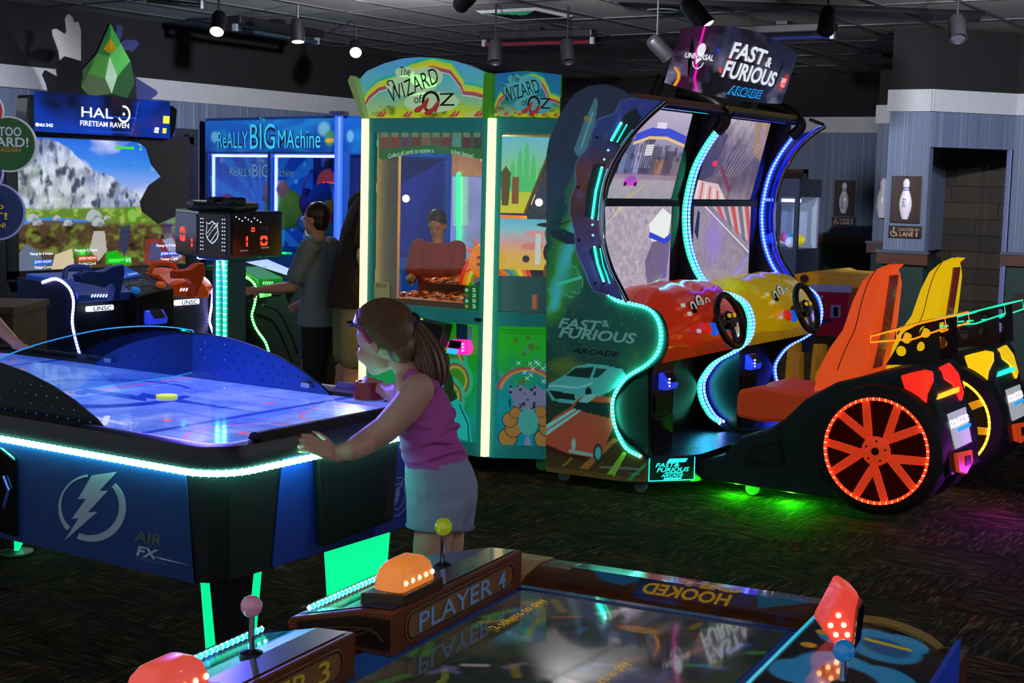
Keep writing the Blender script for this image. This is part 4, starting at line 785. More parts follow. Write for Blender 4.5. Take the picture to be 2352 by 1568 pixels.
    for (yf,zf),(yb,zb) in zip(fr,bk_):
        k=(zf-.55)/.75; w_=.215*(1-.25*max(0,k)**2) if k<.8 else .215*(.84-.9*(k-.8)); w_=max(w_,.07); w_={6:.13,7:.04}.get(len(R),w_); zc=(zf+zb)/2
        ring=[]
        for i in range(N_): s=i/(N_-1)*2-1; ring.append(V3(7.1+w_*s,yf-(.10*(1-abs(s)**2.5))*(1-.4*max(k,0)),zf)+D)
        for i in range(N_): s=1-i/(N_-1)*2; ring.append(V3(7.1+w_*s,yb-.02*(1-s*s),zb)+D)
        R.append(ring)
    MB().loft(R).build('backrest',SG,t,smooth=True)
    rb=[p+D for p in smoothpath([V3(6.886,(a[0]*.55+b[0]*.45),(a[1]*.55+b[1]*.45)) for a,b in zip(fr[1:],bk_[1:])],3)]; tube('seam',rb,.0025,M('seam_'+col,'7a2a10' if col[0]=='e' else '8a6a00',.6),t,n=5)
    # printed strip on the rear of the backrest
    sp=[V3(7.02,b[0]-.028,b[1])+D for b in bk_[1:7]]; mb=MB(); mb.loft([[p+V3(-.01,.004,0),p+V3(.10,0,0),p+V3(.10,.012,0),p+V3(-.01,.012,0)] for p in sp]); mb.build('rear_graphic',M('graphic_red','8a3422',.25,coat=.6,var=.9,scale=14,es=.25),t)
    # spoiler: lit acrylic wing on two drilled brackets
    PP=PL((6.93+dx,0,0),(0,-1,0),(0,0,1)); H=lambda pts:[PP.hit(x,y) for x,y in pts]
    pl0=PL((6.93,0,0),(0,-1,0),(0,0,1)); hh=lambda pts:[pl0.hit(x,y) for x,y in pts]
    for ddx in (0,.30):
        pl=PL((6.93+dx+ddx,0,0),(0,-1,0),(0,0,1)); holed('wing_bracket',pl,hh([(2035,838),(2055,805),(2080,760),(2110,745),(2157,735),(2160,836)]),[[(u,v) for u,v in circ(*hh([c])[0],r,14)] for c,r in (((2083,776),.028),((2070,806),.026),((2125,762),.029),((2120,798),.031))],.006,BLK,t)
    WG=M('wing_'+wing,wing,.3,es=1.1,var=0); w0,w1=V3(6.86,*QX(2000,772,6.86)[1:])+D,V3(6.86,*QX(2170,728,6.86)[1:])+D
    for ddx in (0,.40):
        o_=V3(ddx,0,0); a_,b_=w0+o_,w1+o_; m_=a_*.35+b_*.65
        tube('wing_frame',[a_,b_,b_+V3(0,-.01,-.05),m_+V3(0,.02,-.075),a_+V3(0,0,-.03)],.005,WG,t,n=6,closed=True)
    tube('wing_frame',[w0,w0+V3(.4,0,0)],.004,WG,t,n=6); tube('wing_frame',[w1,w1+V3(.4,0,0)],.004,WG,t,n=6)
    prism('wing_blade',[w0+V3(0,0,.004),w1+V3(0,0,.004),w1+V3(.4,0,.004),w0+V3(.4,0,.004)],(0,0,.006),GLASS('wing_acrylic','e8e8e8',.6,.06),t)
    # rear lights
    side_=[V3(6.852,*k)+D for k in yz([(2070,862),(2090,856),(2125,848),(2145,852),(2146,875),(2132,905),(2128,945),(2116,962),(2098,945),(2084,905)],6.852)]
    TL=M('tail_'+tail,tail,.35,es=.8,coat=.4); prism('tail_light',side_,(-.02,0,0),TL,t,bev=.008)
    oR=QX(2150,850,6.9)+D; vR=(QX(2170,950,6.95)-QX(2190,1030,6.95)); PRr=PL(QX(2190,1030,6.95)+D+V3(-.09,0,0),(1,0,0),vR)
    h0=PL(QX(2190,1030,6.95)+V3(-.09,0,0),(1,0,0),vR); hr=lambda pts:[h0.hit(x,y) for x,y in pts]
    plate('tail_panel',PRr,hr([(2150,880),(2205,850),(2250,1060),(2185,1090)]),FDK,t,n=-.01,th=.012)
    plate('tail_light',PRr,hr([(2150,845),(2172,834),(2192,858),(2205,905),(2200,922),(2182,885),(2160,872)]),TL,t,n=.004,th=.02,bev=.006)
    AM=M('lamp_'+wing,wing,.3,es=2.4,var=0); plate('bar_light',PRr,hr([(2148,918),(2192,902),(2192,890),(2150,906)]),AM,t,n=.006,th=.02)
    lp=plate('licence_plate',PRr,hr([(2190,1032),(2226,1015),(2212,935),(2170,952)]),M('plate_lit','b8bcc4',.4,es=.55,var=.3,scale=18),t,n=.006,th=.008)
    pr=tbx(h0,(2180,1000),(2215,945)); u0,v0,u1,v1=pr; dk=M('plate_white','f4f6ff',.4,es=1.6); text('FAST&',PRr,(u0,v0+(v1-v0)*.62,u1,v0+(v1-v0)*.86),dk,lp,n=.016,shear=.2,bold=.02); text('FURIOUS',PRr,(u0,v0+(v1-v0)*.36,u1,v0+(v1-v0)*.58),dk,lp,n=.016,shear=.2,bold=.02); plate('plate_badge',PRr,rect(u0+(u1-u0)*.3,v0+(v1-v0)*.02,u1,v0+(v1-v0)*.24),M('plate_blue','20a0e0',.4,es=.9),lp,n=.015)
    plate('reflector',PRr,hr([(2186,1042),(2222,1034),(2224,1062),(2210,1090),(2192,1085)]),M('reflector_orange','e04818',.35,es=.4),t,n=.006,th=.02,bev=.005)
    plate('reflector_core',PRr,hr([(2204,1050),(2216,1047),(2217,1068),(2206,1072)]),BLK,t,n=.027,th=.004)
    for k in ((6.95,2.95),): MB().lathe([(.01,-.014),(.035,-.014),(.038,0),(.035,.014),(.01,.014)],V3(k[0],k[1],.04)+D,(1,.2,0),16).build('caster',M('caster_grey','6a7480',.4),t,smooth=True)
    plight('under_light',V3(6.90,2.72,.05)+D,9 if dx==0 else 1.,'28ff10',.012,t)
    if dx==0: plight('under_light',V3(6.90,3.02,.05),5,'28ff10',.012,t)
    if dx==0:
        L=[V3(7.30,*k)+D for k in yz([(2215,935),(2224,970),(2228,1000),(2226,1030)],7.3)]
        led(L,'c020ff',t,r=.005,es=4,step=.03,bcol='ff60ff',bes=8)
    return t
pod(c1,0,'e8501c','ff2008','f0401c','ff9020','ff2a1c')
pod(c2,1.1,'f0c400','ffb010','f0b010','18e8b0','ffd010')
plight('tail_glow_lamp',(7.25,1.72,.25),5,'d030ff',.05,c1)
# ================================================================ COIN PUSHER WITH ARCHED SIGN
A2,B2,C2=V3(6.53,5.23,0),V3(6.53,4.37,0),V3(6.74,4.03,0)
oz=T('coin_pusher','teal glass coin pusher with an arched rainbow sign and warm lamps inside','arcade machine',(7.2,4.8,0))
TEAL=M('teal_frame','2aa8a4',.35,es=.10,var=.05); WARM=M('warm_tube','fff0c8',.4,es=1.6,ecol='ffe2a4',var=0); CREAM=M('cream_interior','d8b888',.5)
PO=PL(B2,A2*-1+B2,(0,0,1)); PR=PL(B2,C2-B2,(0,0,1)); wR=float(np.linalg.norm(C2-B2)); wO=.86
foot=[(6.54,5.22),(6.54,4.375),(6.745,4.04),(8.0,4.12),(8.0,5.22)]
MB().prism([(x,y,.09) for x,y in foot],(0,0,.75)).build('lower_cabinet',M('pusher_core','0c4a48',.5),oz)
MB().prism([(x,y,1.88) for x,y in foot],(0,0,.07)).build('roof',M('roof_dark','20403c',.6),oz)
def bars(pl,u0,u1,n):
    for z0,z1 in ((.09,.165),(.825,.90),(1.875,1.955)): plate('frame_rail',pl,rect(u0,z0,u1,z1),TEAL,oz,th=.03,n=n)
    for a,b in ((u0,u0+.035),(u1-.035,u1)): plate('frame_post',pl,rect(a,.16,b,1.89),TEAL,oz,th=.028,n=n)
bars(PO,-wO+.02,-.02,-.02); bars(PR,.02,wR-.0,-.02)
for x,y in ((6.515,4.36),(6.52,5.235)): tube('light_column',[(x,y,.10),(x,y,1.95)],.024,WARM,oz,n=12)
for pl,a,b in ((PO,-wO+.05,-.05),(PR,.055,wR-.035)): plate('window_pane',pl,rect(a,.90,b,1.88),GLASS('pusher_glass','f4fbf8',.75,.03),oz,th=.004,n=-.012)
# printed lower panels: swirling greens, rainbow bands
g1=ART(270,230,.76,.66,'16a020'); g1.vgrad([(0,'0aa0a8'),(.35,'18b070'),(.7,'1cb828'),(1,'20b820')]); g1.mix((g1.noise(.2,.2,3,41)-.5)*1.6,'108818')
for cx,cy in ((.56,.44),(.60,.34),(.55,.24)):
    for R,c in ((.12,'28c890'),(.095,'8a3a48'),(.08,'b0c030'),(.065,'1c9028')): g1.ell(cx,cy,R,R,c,.9,.08)
for cx,cy,R in ((.5,.30,.11),(.54,.2,.10),(.5,.12,.11),(.57,.10,.07),(.48,.42,.10)): g1.ell(cx,cy,R*.8,R,'1c3c20',1,.05)
g1.poly([(.40,.10),(.55,.02),(.72,.0),(.70,.12),(.62,.24),(.52,.18)],'20c8c0'); g1.line([(.70,.0),(.69,.10),(.63,.2)],.004,'0c3030'); g1.ell(.46,.33,.06,.11,'38d8b8',1,.05)
for i in range(30): g1.ell(r_.random()*.76,r_.random()*.66,.006,.004,'0c7018')
g1.build('front_art',lambda u,v:PO(-wO+.055+u,.165+v,.004),PRINT(.42,.6,.4),oz)
g2=ART(150,260,wR-.07,.66); g2.vgrad([(0,'0a88a0'),(.45,'109898'),(.6,'18a050'),(.8,'20b828'),(1,'22b020')]); g2.mix((g2.noise(.1,.1,3,43)-.5)*1.3,'0c6a90')
for i in range(26): x,y,R=r_.random()*.33,.30+r_.random()*.3,.006+r_.random()*.014; g2.ell(x,y,R,R,'5a6a28' if i%2 else '3aa070',.8,.2)
for R,c in ((.16,'b03860'),(.145,'c89030'),(.13,'2090a0')): 
    a=np.linspace(.1,3.0,20); g2.line([(.17+R*math.cos(t),.30+R*.8*math.sin(t)) for t in a],.008,c,.9)
g2.poly([(.06,.34),(.10,.24),(.09,.20),(.27,.20),(.29,.26),(.32,.35),(.26,.31),(.22,.34),(.18,.31),(.13,.34),(.10,.31)],'7a80a8'); g2.mix((g2.noise(.02,.02,2,47)>.62)*(g2.Y>.2)*(g2.Y<.33)*(g2.X>.07)*(g2.X<.22)*.9,'101820')
for cx,cy,R in ((.07,.04,.05),(.10,.09,.045),(.08,.14,.04),(.11,.18,.03),(.27,.04,.05),(.29,.1,.045),(.27,.15,.04),(.25,.19,.03)): g2.ell(cx,cy,R*1.1,R*1.1,'101418'); g2.ell(cx,cy,R,R,'a07a40',1,.06)
g2.ell(.18,.13,.055,.075,'48a8a0',1,.06); g2.poly([(.16,.0),(.2,.0),(.19,.05),(.17,.05)],'8088b8')
for i in range(14): x,y=.04+r_.random()*.28,.35+r_.random()*.12; g2.line([(x-.01,y-.01),(x+.01,y+.01)],.0018,'b0ffff'); g2.line([(x-.01,y+.01),(x+.01,y-.01)],.0018,'b0ffff')
g2.build('side_art',lambda u,v:PR(.055+u,.165+v,.004),PRINT(.42,.6,.4),oz)
text('THE WIZARD OF OZ and all related characters and elements',PR,(.07,.80,wR-.05,.807),M('fine_print','0c4010',.5),oz,n=.006); text('are trademarks of and © Turner Entertainment Co.',PR,(.10,.786,wR-.07,.793),M('fine_print','0c4010',.5),oz,n=.006)
# signs
def ozlogo(pl,u0,v0,u1,v1,par,halo):
    W_,H_=u1-u0,v1-v0; f=lambda a,b,c,d:(u0+a*W_,v0+b*H_,u0+c*W_,v0+d*H_); ink=M('logo_ink','1c2a0c',.5)
    for cx,cy,rx,ry in ((.35,.60,.34,.22),(.26,.88,.13,.11),(.62,.24,.36,.22),(.55,.75,.22,.22)): plate('logo_halo',pl,circ(u0+cx*W_,v0+cy*H_,rx*W_,28,ry*H_),halo,par,n=.004,th=.0005)
    text('The',pl,f(.20,.80,.34,.98),ink,par,n=.007,rot=-.05); text('WIZARD',pl,f(.04,.42,.72,.76),ink,par,n=.007,rot=.33,bold=-.005)
    text('of',pl,f(.40,.22,.50,.40),ink,par,n=.007); text('O',pl,f(.50,.02,.74,.48),ink,par,n=.007); text('Z',pl,f(.73,.16,.93,.42),ink,par,n=.007)
    tube('logo_swash',[pl(u0+a*W_,v0+b*H_,.008) for a,b in ((.06,.60),(.03,.64),(.05,.70),(.10,.70),(.13,.60),(.17,.42))],.0035*W_/.45,ink,par,n=5)
    rd=M('shoe_red','c83a30',.4,es=.3)
    for dx,dy in ((0,0),(.14,-.06)):
        plate('logo_shoe',pl,[(u0+(a+dx)*W_,v0+(b+dy)*H_) for a,b in ((.40,.08),(.44,.14),(.50,.18),(.58,.34),(.60,.30),(.57,.14),(.55,.06),(.53,.12),(.48,.03),(.42,.02))],rd,par,n=.009,th=.001)
sg=hits(PO,[(848,272),(838,232),(826,182),(843,163),(884,145),(925,134),(965,131),(1003,133),(1040,139),(1080,151),(1118,168),(1117,271)])
us=[p[0] for p in sg]; vs2=[p[1] for p in sg]; s0,s1,t0,t1=min(us),max(us),min(vs2),max(vs2)
def signart(w,h,W_,H_,seed,teal):
    a=ART(w,h,W_,H_); a.vgrad([(0,'c8c818'),(.14,'a0c020'),(.3,'7ab070' if not teal else '208060'),(.6,'48a8b0' if not teal else '1878a0'),(1,'4a90d0' if not teal else '1a68a8')])
    a.mix((a.noise(W_/3,H_/3,3,seed)-.5)*1.3,'60b0c8' if not teal else '1488b0')
    cl=[(.02,.12),(.08,.38),(.16,.52),(.3,.60),(.42,.78),(.58,.86),(.72,.78),(.80,.56),(.82,.44),(.9,.42),(1.0,.36)]
    for off,wd,c in ((.13,.05,'18a890'),(.065,.05,'a8c828'),(.0,.035,'d0c020'),(-.045,.03,'9a3a58')): a.line([(x*W_+(0),(y+off*(.6+.8*x*(1-x)))*H_) for x,y in cl],wd*H_,c,.95)
    a.line([(x*W_,(y-.075)*H_) for x,y in cl],.006*H_,'e0d8e0',.8)
    a.mix((a.noise(W_/14,H_/10,3,seed+3)-.45)*3*(a.Y<.22*H_),'5a6a10')
    for k in (.14,.35,.72,.9):
        for d in (0,.03): a.poly([((k+d)*W_,.03*H_),((k+d+.03)*W_,.03*H_),((k+d+.055)*W_,.11*H_),((k+d+.045)*W_,.12*H_)],'b03848')
    return a
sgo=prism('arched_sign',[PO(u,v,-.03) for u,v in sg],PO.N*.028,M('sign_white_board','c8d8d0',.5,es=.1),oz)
signart(300,190,s1-s0,t1-t0,51,False).build('sign_art',lambda u,v:PO(s0+u,t0+v,.001),PRINT(.62,.4,.35),sgo,mask=inpoly([(u-s0,v-t0) for u,v in sg]))
HL=M('logo_pale','b8e0b0',.5,es=.45); HL2=M('logo_pale_blue','5ab8c0',.5,es=.35); ozlogo(PO,*tbx(PO,(885,262),(1060,148)),sgo,HL)
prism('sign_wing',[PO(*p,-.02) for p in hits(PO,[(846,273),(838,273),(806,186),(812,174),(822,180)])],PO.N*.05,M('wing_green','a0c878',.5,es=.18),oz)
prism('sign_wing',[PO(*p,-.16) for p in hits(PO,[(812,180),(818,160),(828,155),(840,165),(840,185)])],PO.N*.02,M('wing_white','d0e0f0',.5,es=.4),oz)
sr=hits(PR,[(1130,272),(1129,170),(1208,162),(1291,172),(1290,232),(1285,273)]); a0,a1,b0,b1=sr[0][0],sr[3][0],sr[0][1],sr[2][1]
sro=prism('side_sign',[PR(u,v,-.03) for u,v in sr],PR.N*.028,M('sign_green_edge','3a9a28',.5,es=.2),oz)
signart(170,150,a1-a0-.02,b1-b0-.02,55,True).build('sign_art',lambda u,v:PR(a0+.012+u,b0+.012+v,.001),PRINT(.5,.4,.35),sro,mask=inpoly([(u-a0-.012,v-b0-.012) for u,v in sr])); ozlogo(PR,*tbx(PR,(1148,262),(1275,172)),sro,HL2)
plate('sign_edge_strip',PO,hits(PO,[(1112,272),(1116,168),(1130,168),(1130,272)]),M('sign_green','4aa020',.5,es=.25),oz,n=-.01,th=.03)
plate('sign_edge_strip',PR,hits(PR,[(1291,255),(1291,228),(1296,228),(1296,255)]),M('sign_yellow','f0e010',.5,es=.5),oz,n=-.03,th=.02)
# banner with ten cards
bn=hits(PO,[(864,296),(864,364),(872,366),(900,359),(940,353),(985,351),(1030,353),(1070,359),(1100,365),(1107,362),(1108,297)])
bnr=prism('card_banner',[PO(u,v,-.03) for u,v in bn],PO.N*.004,M('banner_green','0a8020',.5,es=.35),oz)
cc5=['a04038','a83030','7a3860','8a3420','a86858','8a5038','903030','70b0a8','702028','3a3838']
for i in range(10):
    x0=868+i*23.6; u0,v0=PO.hit(x0,332+ (abs(i-4.5)*1.9)); u1,v1=PO.hit(x0+20,300); k=plate('card',PO,rrect(u0,v0,u1,v1,.006,2),M('card_%d'%i,cc5[i],.4,es=.35,var=.5,scale=60),bnr,n=-.025); plate('card_top',PO,rect(u0+.006,v1-.035,u1-.006,v1-.006),M('card_cap','8ab088',.5,es=.3,var=.4,scale=80),k,n=-.022)
um=PO.hit(985,340)[0]; bend=lambda u,v,n=0:PO(u,v-.42*(u-um)**2,n)
text('Collect all cards to receive a',bend,(*PO.hit(886,349),*PO.hit(990,339)),M('banner_white','d8f0e0',.5,es=.6),bnr,n=-.024); text('5000',bend,(*PO.hit(996,345),*PO.hit(1024,333)),M('banner_dim','5a8a70',.5,es=.3),bnr,n=-.024,bold=.02); text('ticket bonus!',bend,(*PO.hit(1030,349),*PO.hit(1082,338)),M('banner_white','d8f0e0',.5,es=.6),bnr,n=-.024)
# interior: cream rear posts, deck, coins, rainbow, sun wheel, hanging picture boards, lamps
for x,y in ((7.75,4.30),): box('inner_post',(x-.03,y-.05,.9),(x+.03,y+.05,1.88),CREAM,oz)
for y in (5.205,5.165,5.115,5.075): tube('corner_track',[(6.62,y,.9),(6.62,y,1.88)],.014,CREAM,oz,n=8)
box('inner_wall',(6.605,5.06,.93),(6.63,5.215,1.88),CREAM,oz); box('deck',(6.6,4.3,.86),(7.95,5.18,.93),M('deck_pink','b07868',.4,es=.05),oz); box('pusher_shelf',(6.95,4.4,.93),(7.6,5.1,1.0),M('shelf_dark','3a2018',.4),oz)
coins=MB()
for i in range(420):
    x,y=6.66+r_.random()*.7,4.35+r_.random()*.8; z=(.932 if x<6.95 else 1.002)+r_.random()*.02; ax=V3(r_.normal(0,.25),r_.normal(0,.25),1); coins.lathe([(.0,0),(.017,0),(.017,.004),(0,.004)],(x,y,z),ax,8)
coins.build('token_bed',M('token_mix','b06838',.35,.4,var=.9,scale=40),oz,kind='stuff')
for i,(R,c) in enumerate(((.20,'d83818'),(.178,'f08820'),(.156,'f0d838'),(.134,'60b048'),(.112,'3888c0'))):
    tube('rainbow_band',[V3(6.98,4.62+R*math.cos(t)*1.25,1.0+R*1.1*math.sin(t)) for t in np.linspace(0,math.pi,20)],.012,M('rainbow_%d'%i,c,.4,es=.5),oz,n=6)
box('rear_board',(7.0,4.44,1.0),(7.015,4.72,1.42),M('board_orange','e89038',.5,es=.45,var=.5,scale=8),oz)
MB().lathe([(.09,0),(.10,.01),(.095,.02),(0,.025)],(6.955,4.69,1.15),(-1,0,0),24).build('sun_wheel',M('sun_orange','f08818',.4,es=.55,var=.4,scale=30),oz,smooth=True)
for k in range(12): a=k*math.pi/6; MB().prism([(6.95,4.69+.10*math.cos(a-.1),1.15+.10*math.sin(a-.1)),(6.95,4.69+.10*math.cos(a+.1),1.15+.10*math.sin(a+.1)),(6.95,4.69+.15*math.cos(a),1.15+.15*math.sin(a))],(.01,0,0)).build('sun_ray',M('sun_red','e84818',.4,es=.5),oz)
for z in (1.13,1.17): box('wheel_bar',(6.925,4.66,z-.008),(6.94,4.72,z+.008),M('bar_red','b03010',.4,es=.3),oz)
hb=ART(100,120,.36,.42); hb.vgrad([(0,'e8c828'),(.25,'c8d030'),(.5,'90d080'),(1,'70c0d8')]); 
for x,h in ((.12,.30),(.16,.36),(.2,.40),(.24,.33),(.28,.27)): hb.poly([(x-.022,.12),(x+.022,.12),(x+.012,h-.04),(x,h),(x-.012,h-.04)],'50c870')
hb.poly([(.06,.04),(.10,.04),(.11,.22),(.08,.26),(.05,.22)],'5a4a20'); hb.poly([(.12,.05),(.16,.05),(.16,.2),(.12,.2)],'8a5028')
pb=PL(PR(.02,1.44,-.16),PR.U,(0,0,1)); hb.build('hanging_board',lambda u,v:pb(u*.95-.02,v),PRINT(.8,.3,.4),oz,mask=inpoly([(0,0),(.20,0),(.36,.42),(0,.42)])); tube('board_rail',[pb(.17,0,.01),pb(.33,.42,.01)],.012,M('gold_rail','b89048',.3,.7),oz)
hb2=ART(80,80,.4,.4); hb2.vgrad([(0,'e0c020'),(.5,'e8d890'),(1,'90c890')]); hb2.mix((hb2.noise(.08,.08,3,61)-.5)*2,'d08030'); hb2.build('hanging_board',lambda u,v:V3(7.02,4.86-u*.98,1.46+v),PRINT(.8,.3,.4),oz,mask=inpoly([(0,.4),(.4,.4),(.4,0),(.28,0)]))
low=ART(110,90,.36,.28); low.vgrad([(0,'e8b838'),(.3,'f0b058'),(.55,'e0a0a0'),(.8,'88c8d8'),(1,'68b8d8')]); low.ell(.2,.13,.06,.02,'e88078'); low.ell(.22,.2,.06,.02,'e898a0'); low.poly(rect(.22,.03,.25,.2),'d8d8d8'); low.poly(rect(.29,.03,.32,.16),'3a80a8'); low.ell(.17,.06,.02,.02,'302018')
pb2=PL(PR(.03,1.13,-.10),PR.U,(0,0,1)); low.build('picture_board',lambda u,v:pb2(u,v),PRINT(.8,.3,.4),oz)
box('ticket_bin',(6.66,4.14,.92),(6.74,4.34,1.0),M('bin_pink','d08060',.5,es=.2),oz)
plate('smoked_panel',PR,rect(.05,.905,wR-.04,1.10),M('frost_teal','5a9898',.35,es=.08),oz,n=-.008,th=.004)
for x,y,z in ((6.66,5.17,1.50),(6.80,5.15,1.50),(6.95,4.32,1.50),(7.25,4.2,1.50)):
    MB().ball((x,y,z),.022,10).build('bulb',M('bulb_warm','ffe8b0',.4,es=14,var=0),oz,smooth=True); plight('bulb_light',(x,y,z),5,'ffb860',.03,oz)
plight('cabinet_light',(7.1,4.75,1.8),32,'ffc880',.03,oz)
pl_=[((1228,330),.10,'a86a30'),((1240,395),.08,'b87838')]
def plush(name,label,parts,group=None):
    t=T(name,label,'plush toy',parts[0][0]-V3(0,0,parts[0][1]),group)
    for i,(c,r,sc,col,nm) in enumerate(parts): MB().ball(c,r,16,sc).build(nm,M('plush_'+col,col,.9,bump=.5,scale=200,es=.08),t,smooth=True)
    return t
c=PR(.36,1.62,-.12); sh=box('prize_shelf',(c[0]-.09,c[1]-.03,c[2]-.175),(c[0]+.09,c[1]+.09,c[2]-.165),GLASS('shelf_glass','ffffff',.6,.1),oz)
plush('plush_toy','brown plush toy on the glass shelf inside the coin pusher',[(c,.085,(.8,.8,1.3),'a8682c','body'),(c+V3(0,0,-.12),.05,(1,1,.8),'e8d8b8','foot')])
c=PR(.36,1.33,-.12); plush('plush_toy','green plush toy in a black brimmed hat inside the coin pusher',[(c,.065,(1,1,1),'8ac030','head'),(c+V3(0,0,-.1),.07,(1,1,1.1),'18181c','body'),(c+V3(0,0,.05),.11,(1,1,.14),'121214','hat_brim'),(c+V3(0,0,.11),.06,(1,1,1.2),'121214','hat_crown')])
c=PR(.37,1.12,-.10); plush('plush_toy','tan plush toy lying low at the right pane of the coin pusher',[(c,.075,(1,1,1.1),'c09050','head'),(c+V3(0,0,.10),.05,(1,1,.7),'5a88c8','cap'),(c+V3(0,0,-.10),.06,(1.1,1,.9),'d8b070','body')])
# front controls: button shelf, ticket slot, card reader
cs=MB().prism([PO(*p,0) for p in hits(PO,[(950,725),(1042,744),(1032,790),(1005,818),(975,825),(950,818)])],PO.N*.10).build('button_shelf',M('shelf_black','141410',.4),oz,bev=.01)
MB().obox(PO(*PO.hit(985,741),.06),PO.U*.055,PO.N*.03,V3(0,0,.006)).build('shelf_plate',M('brass_plate','a8a848',.35,.5),cs)
MB().lathe([(.024,0),(.026,.006),(.02,.02),(0,.024)],PO(*PO.hit(978,738),.06),(0,0,1),18).build('push_button',M('button_lime','e8e820',.3,es=.6),cs,smooth=True)
plate('ticket_window',PO,hits(PO,[(1050,785),(1050,742),(1075,745),(1075,788)]),M('window_teal','1a5a68',.25),oz,n=.006)
plate('ticket_slot',PO,hits(PO,[(1078,786),(1078,748),(1088,749),(1088,787)]),M('slot_clear','6ab8b0',.2,es=.1),oz,n=.006,th=.008)
rd=prism('card_reader',[PO(*p,.004) for p in hits(PO,[(1038,806),(1040,784),(1050,778),(1086,780),(1090,800),(1084,814),(1060,812)])],PO.N*.05,M('reader_magenta','ff30b8',.35,es=.7),oz,bev=.006)
plate('swipe_pad',PO,hits(PO,[(1043,796),(1048,779),(1074,782),(1070,799)]),BLKG,rd,n=.056,th=.004); plate('reader_glow',PO,hits(PO,[(1038,808),(1042,797),(1066,801),(1062,812)]),M('reader_cyan','30c8ff',.35,es=.8),rd,n=.056,th=.003)
for x,y in ((1077,788),(1078,795),(1077,803)): MB().ball(PO(*PO.hit(x,y),.062),.005,8).build('status_light',M('stud_pink','ffc0ff',.4,es=4),rd)
plate('price_card',PO,hits(PO,[(858,694),(858,648),(893,648),(893,694)]),M('paper_cream','b8b880',.6,es=.15,var=.2,scale=90),oz,n=-.006)
text('SWIPE CARD',PO,tbx(PO,(863,660),(888,652)),M('fine_print','0c4010',.5),oz,n=-.003)
plate('prize_chart',PO,hits(PO,[(1064,713),(1064,662),(1070,656),(1098,656),(1103,662),(1103,714)]),M('chart_green','0a7a30',.5,es=.25),oz,n=-.007)
for i,s in enumerate(('5','20','50','5')): text(s,PO,tbx(PO,(1084,670+i*12.5),(1092,662+i*12.5)),M('banner_white','d8f0e0',.5,es=.6),oz,n=-.004); plate('chart_dot',PO,circ(*PO.hit(1071,666+i*12.5),.010,10),M('dot_%d'%i,('c8d0c0','d04030','a0d8e0','c0a040')[i],.5,es=.4),oz,n=-.0045)
box('lock',(6.505,4.40,.845),(6.52,4.44,.862),BLK,oz)
for x,y in ((6.80,4.16),(6.66,5.05),(7.9,4.25),(7.9,5.1)):
    c=MB().lathe([(.012,-.014),(.036,-.014),(.04,-.006),(.04,.006),(.036,.014),(.012,.014)],(x,y,.041),(.8,.5,0),20).build('caster',M('caster_teal','5a8c90',.4),oz,smooth=True); box('caster_fork',(x-.02,y-.02,.05),(x+.02,y+.02,.092),M('galv_steel','9aa8a0',.35,.8),oz)
# ================================================================ BIG BLUE CRANE
A3,B3=QZ(472,272,2.15),QZ(783,264,2.15); A3[2]=B3[2]=0; PG3=PL(A3,B3-A3,(0,0,1)); wG=float(np.linalg.norm(B3-A3)); dN=-PG3.N*1.3
PS3=PL(B3,dN,(0,0,1))
bg=T('crane_machine','large blue glass crane machine full of plush toys against the striped wall','arcade machine',A3*.5+B3*.5+dN*.5)
BB=M('crane_blue','0c3c88',.4,es=.05); LB=M('crane_column','2040ff',.4,es=2.2,var=0)
def q3(u,v,n): return PG3(u,v,n)
mb=MB().prism([q3(0,.02,0),q3(wG,.02,0),q3(wG,.02,-1.3),q3(0,.02,-1.3)],(0,0,.90)); mb.build('lower_cabinet',BB,bg)
MB().prism([q3(0,1.82,0),q3(wG,1.82,0),q3(wG,1.82,-1.3),q3(0,1.82,-1.3)],(0,0,.33)).build('header_box',BB,bg)
ha=ART(150,34,wG,.29); ha.vgrad([(0,'0a3c9a'),(1,'0c5cc0')]); ha.mix((ha.noise(.3,.2,3,71)-.45)*1.8,'1a88d8')
for i in range(9): a=i*.35-.2; ha.line([(.9,.14),(.9+1.4*math.cos(a),.14+1.4*math.sin(a))],.02,'2090d8',.3)
ha.ell(.16,.14,.06,.05,'70b8e0',.7,.5); ha.ell(1.82,.20,.08,.06,'80c8d8',.7,.5); ha.ell(1.9,.12,.07,.07,'4a8a60',.9,.3); ha.ell(1.9,.10,.06,.02,'e0b020',.9,.3)
for nm,pl,w_ in (('a',PG3,wG),('b',PS3,1.3)): ha.build('header_art',(lambda p,ww:(lambda u,v:p(u*ww/wG,1.835+v,.004)))(pl,w_),PRINT(.75,.2,.35),bg)
NV=M('title_navy','141c50',.5,es=.15); SK=M('title_sky','30b0d8',.5,es=.75,var=.05); SKW=M('title_pale','90d8f0',.5,es=.8)
def title(pl,k,z,s,nn,c):
    for m_,b,n in ((NV,.05,nn),(c,.0,nn+.004)):
        text('ReALLY',pl,(k,z,k+.48*s,z+.15*s),m_,bg,n=n,bold=b); text('BIG',pl,(k+.52*s,z-.01*s,k+.90*s,z+.22*s),m_,bg,n=n,bold=b); text('MAchine',pl,(k+.95*s,z,k+1.56*s,z+.16*s),m_,bg,n=n,bold=b); text('THe',pl,(k+.66*s,z+.235*s,k+.76*s,z+.275*s),m_,bg,n=n,bold=b)
title(PG3,.22,1.87,1.,.006,SK); 
text('ReALLY',PS3,(.22,1.87,.6,2.02),SK,bg,n=.01,bold=.02)
for u in (0.,wG*.49,wG-.05): plate('window_post',PG3,rect(u,.9,u+.05,1.84),BB,bg,n=-.04,th=.045)
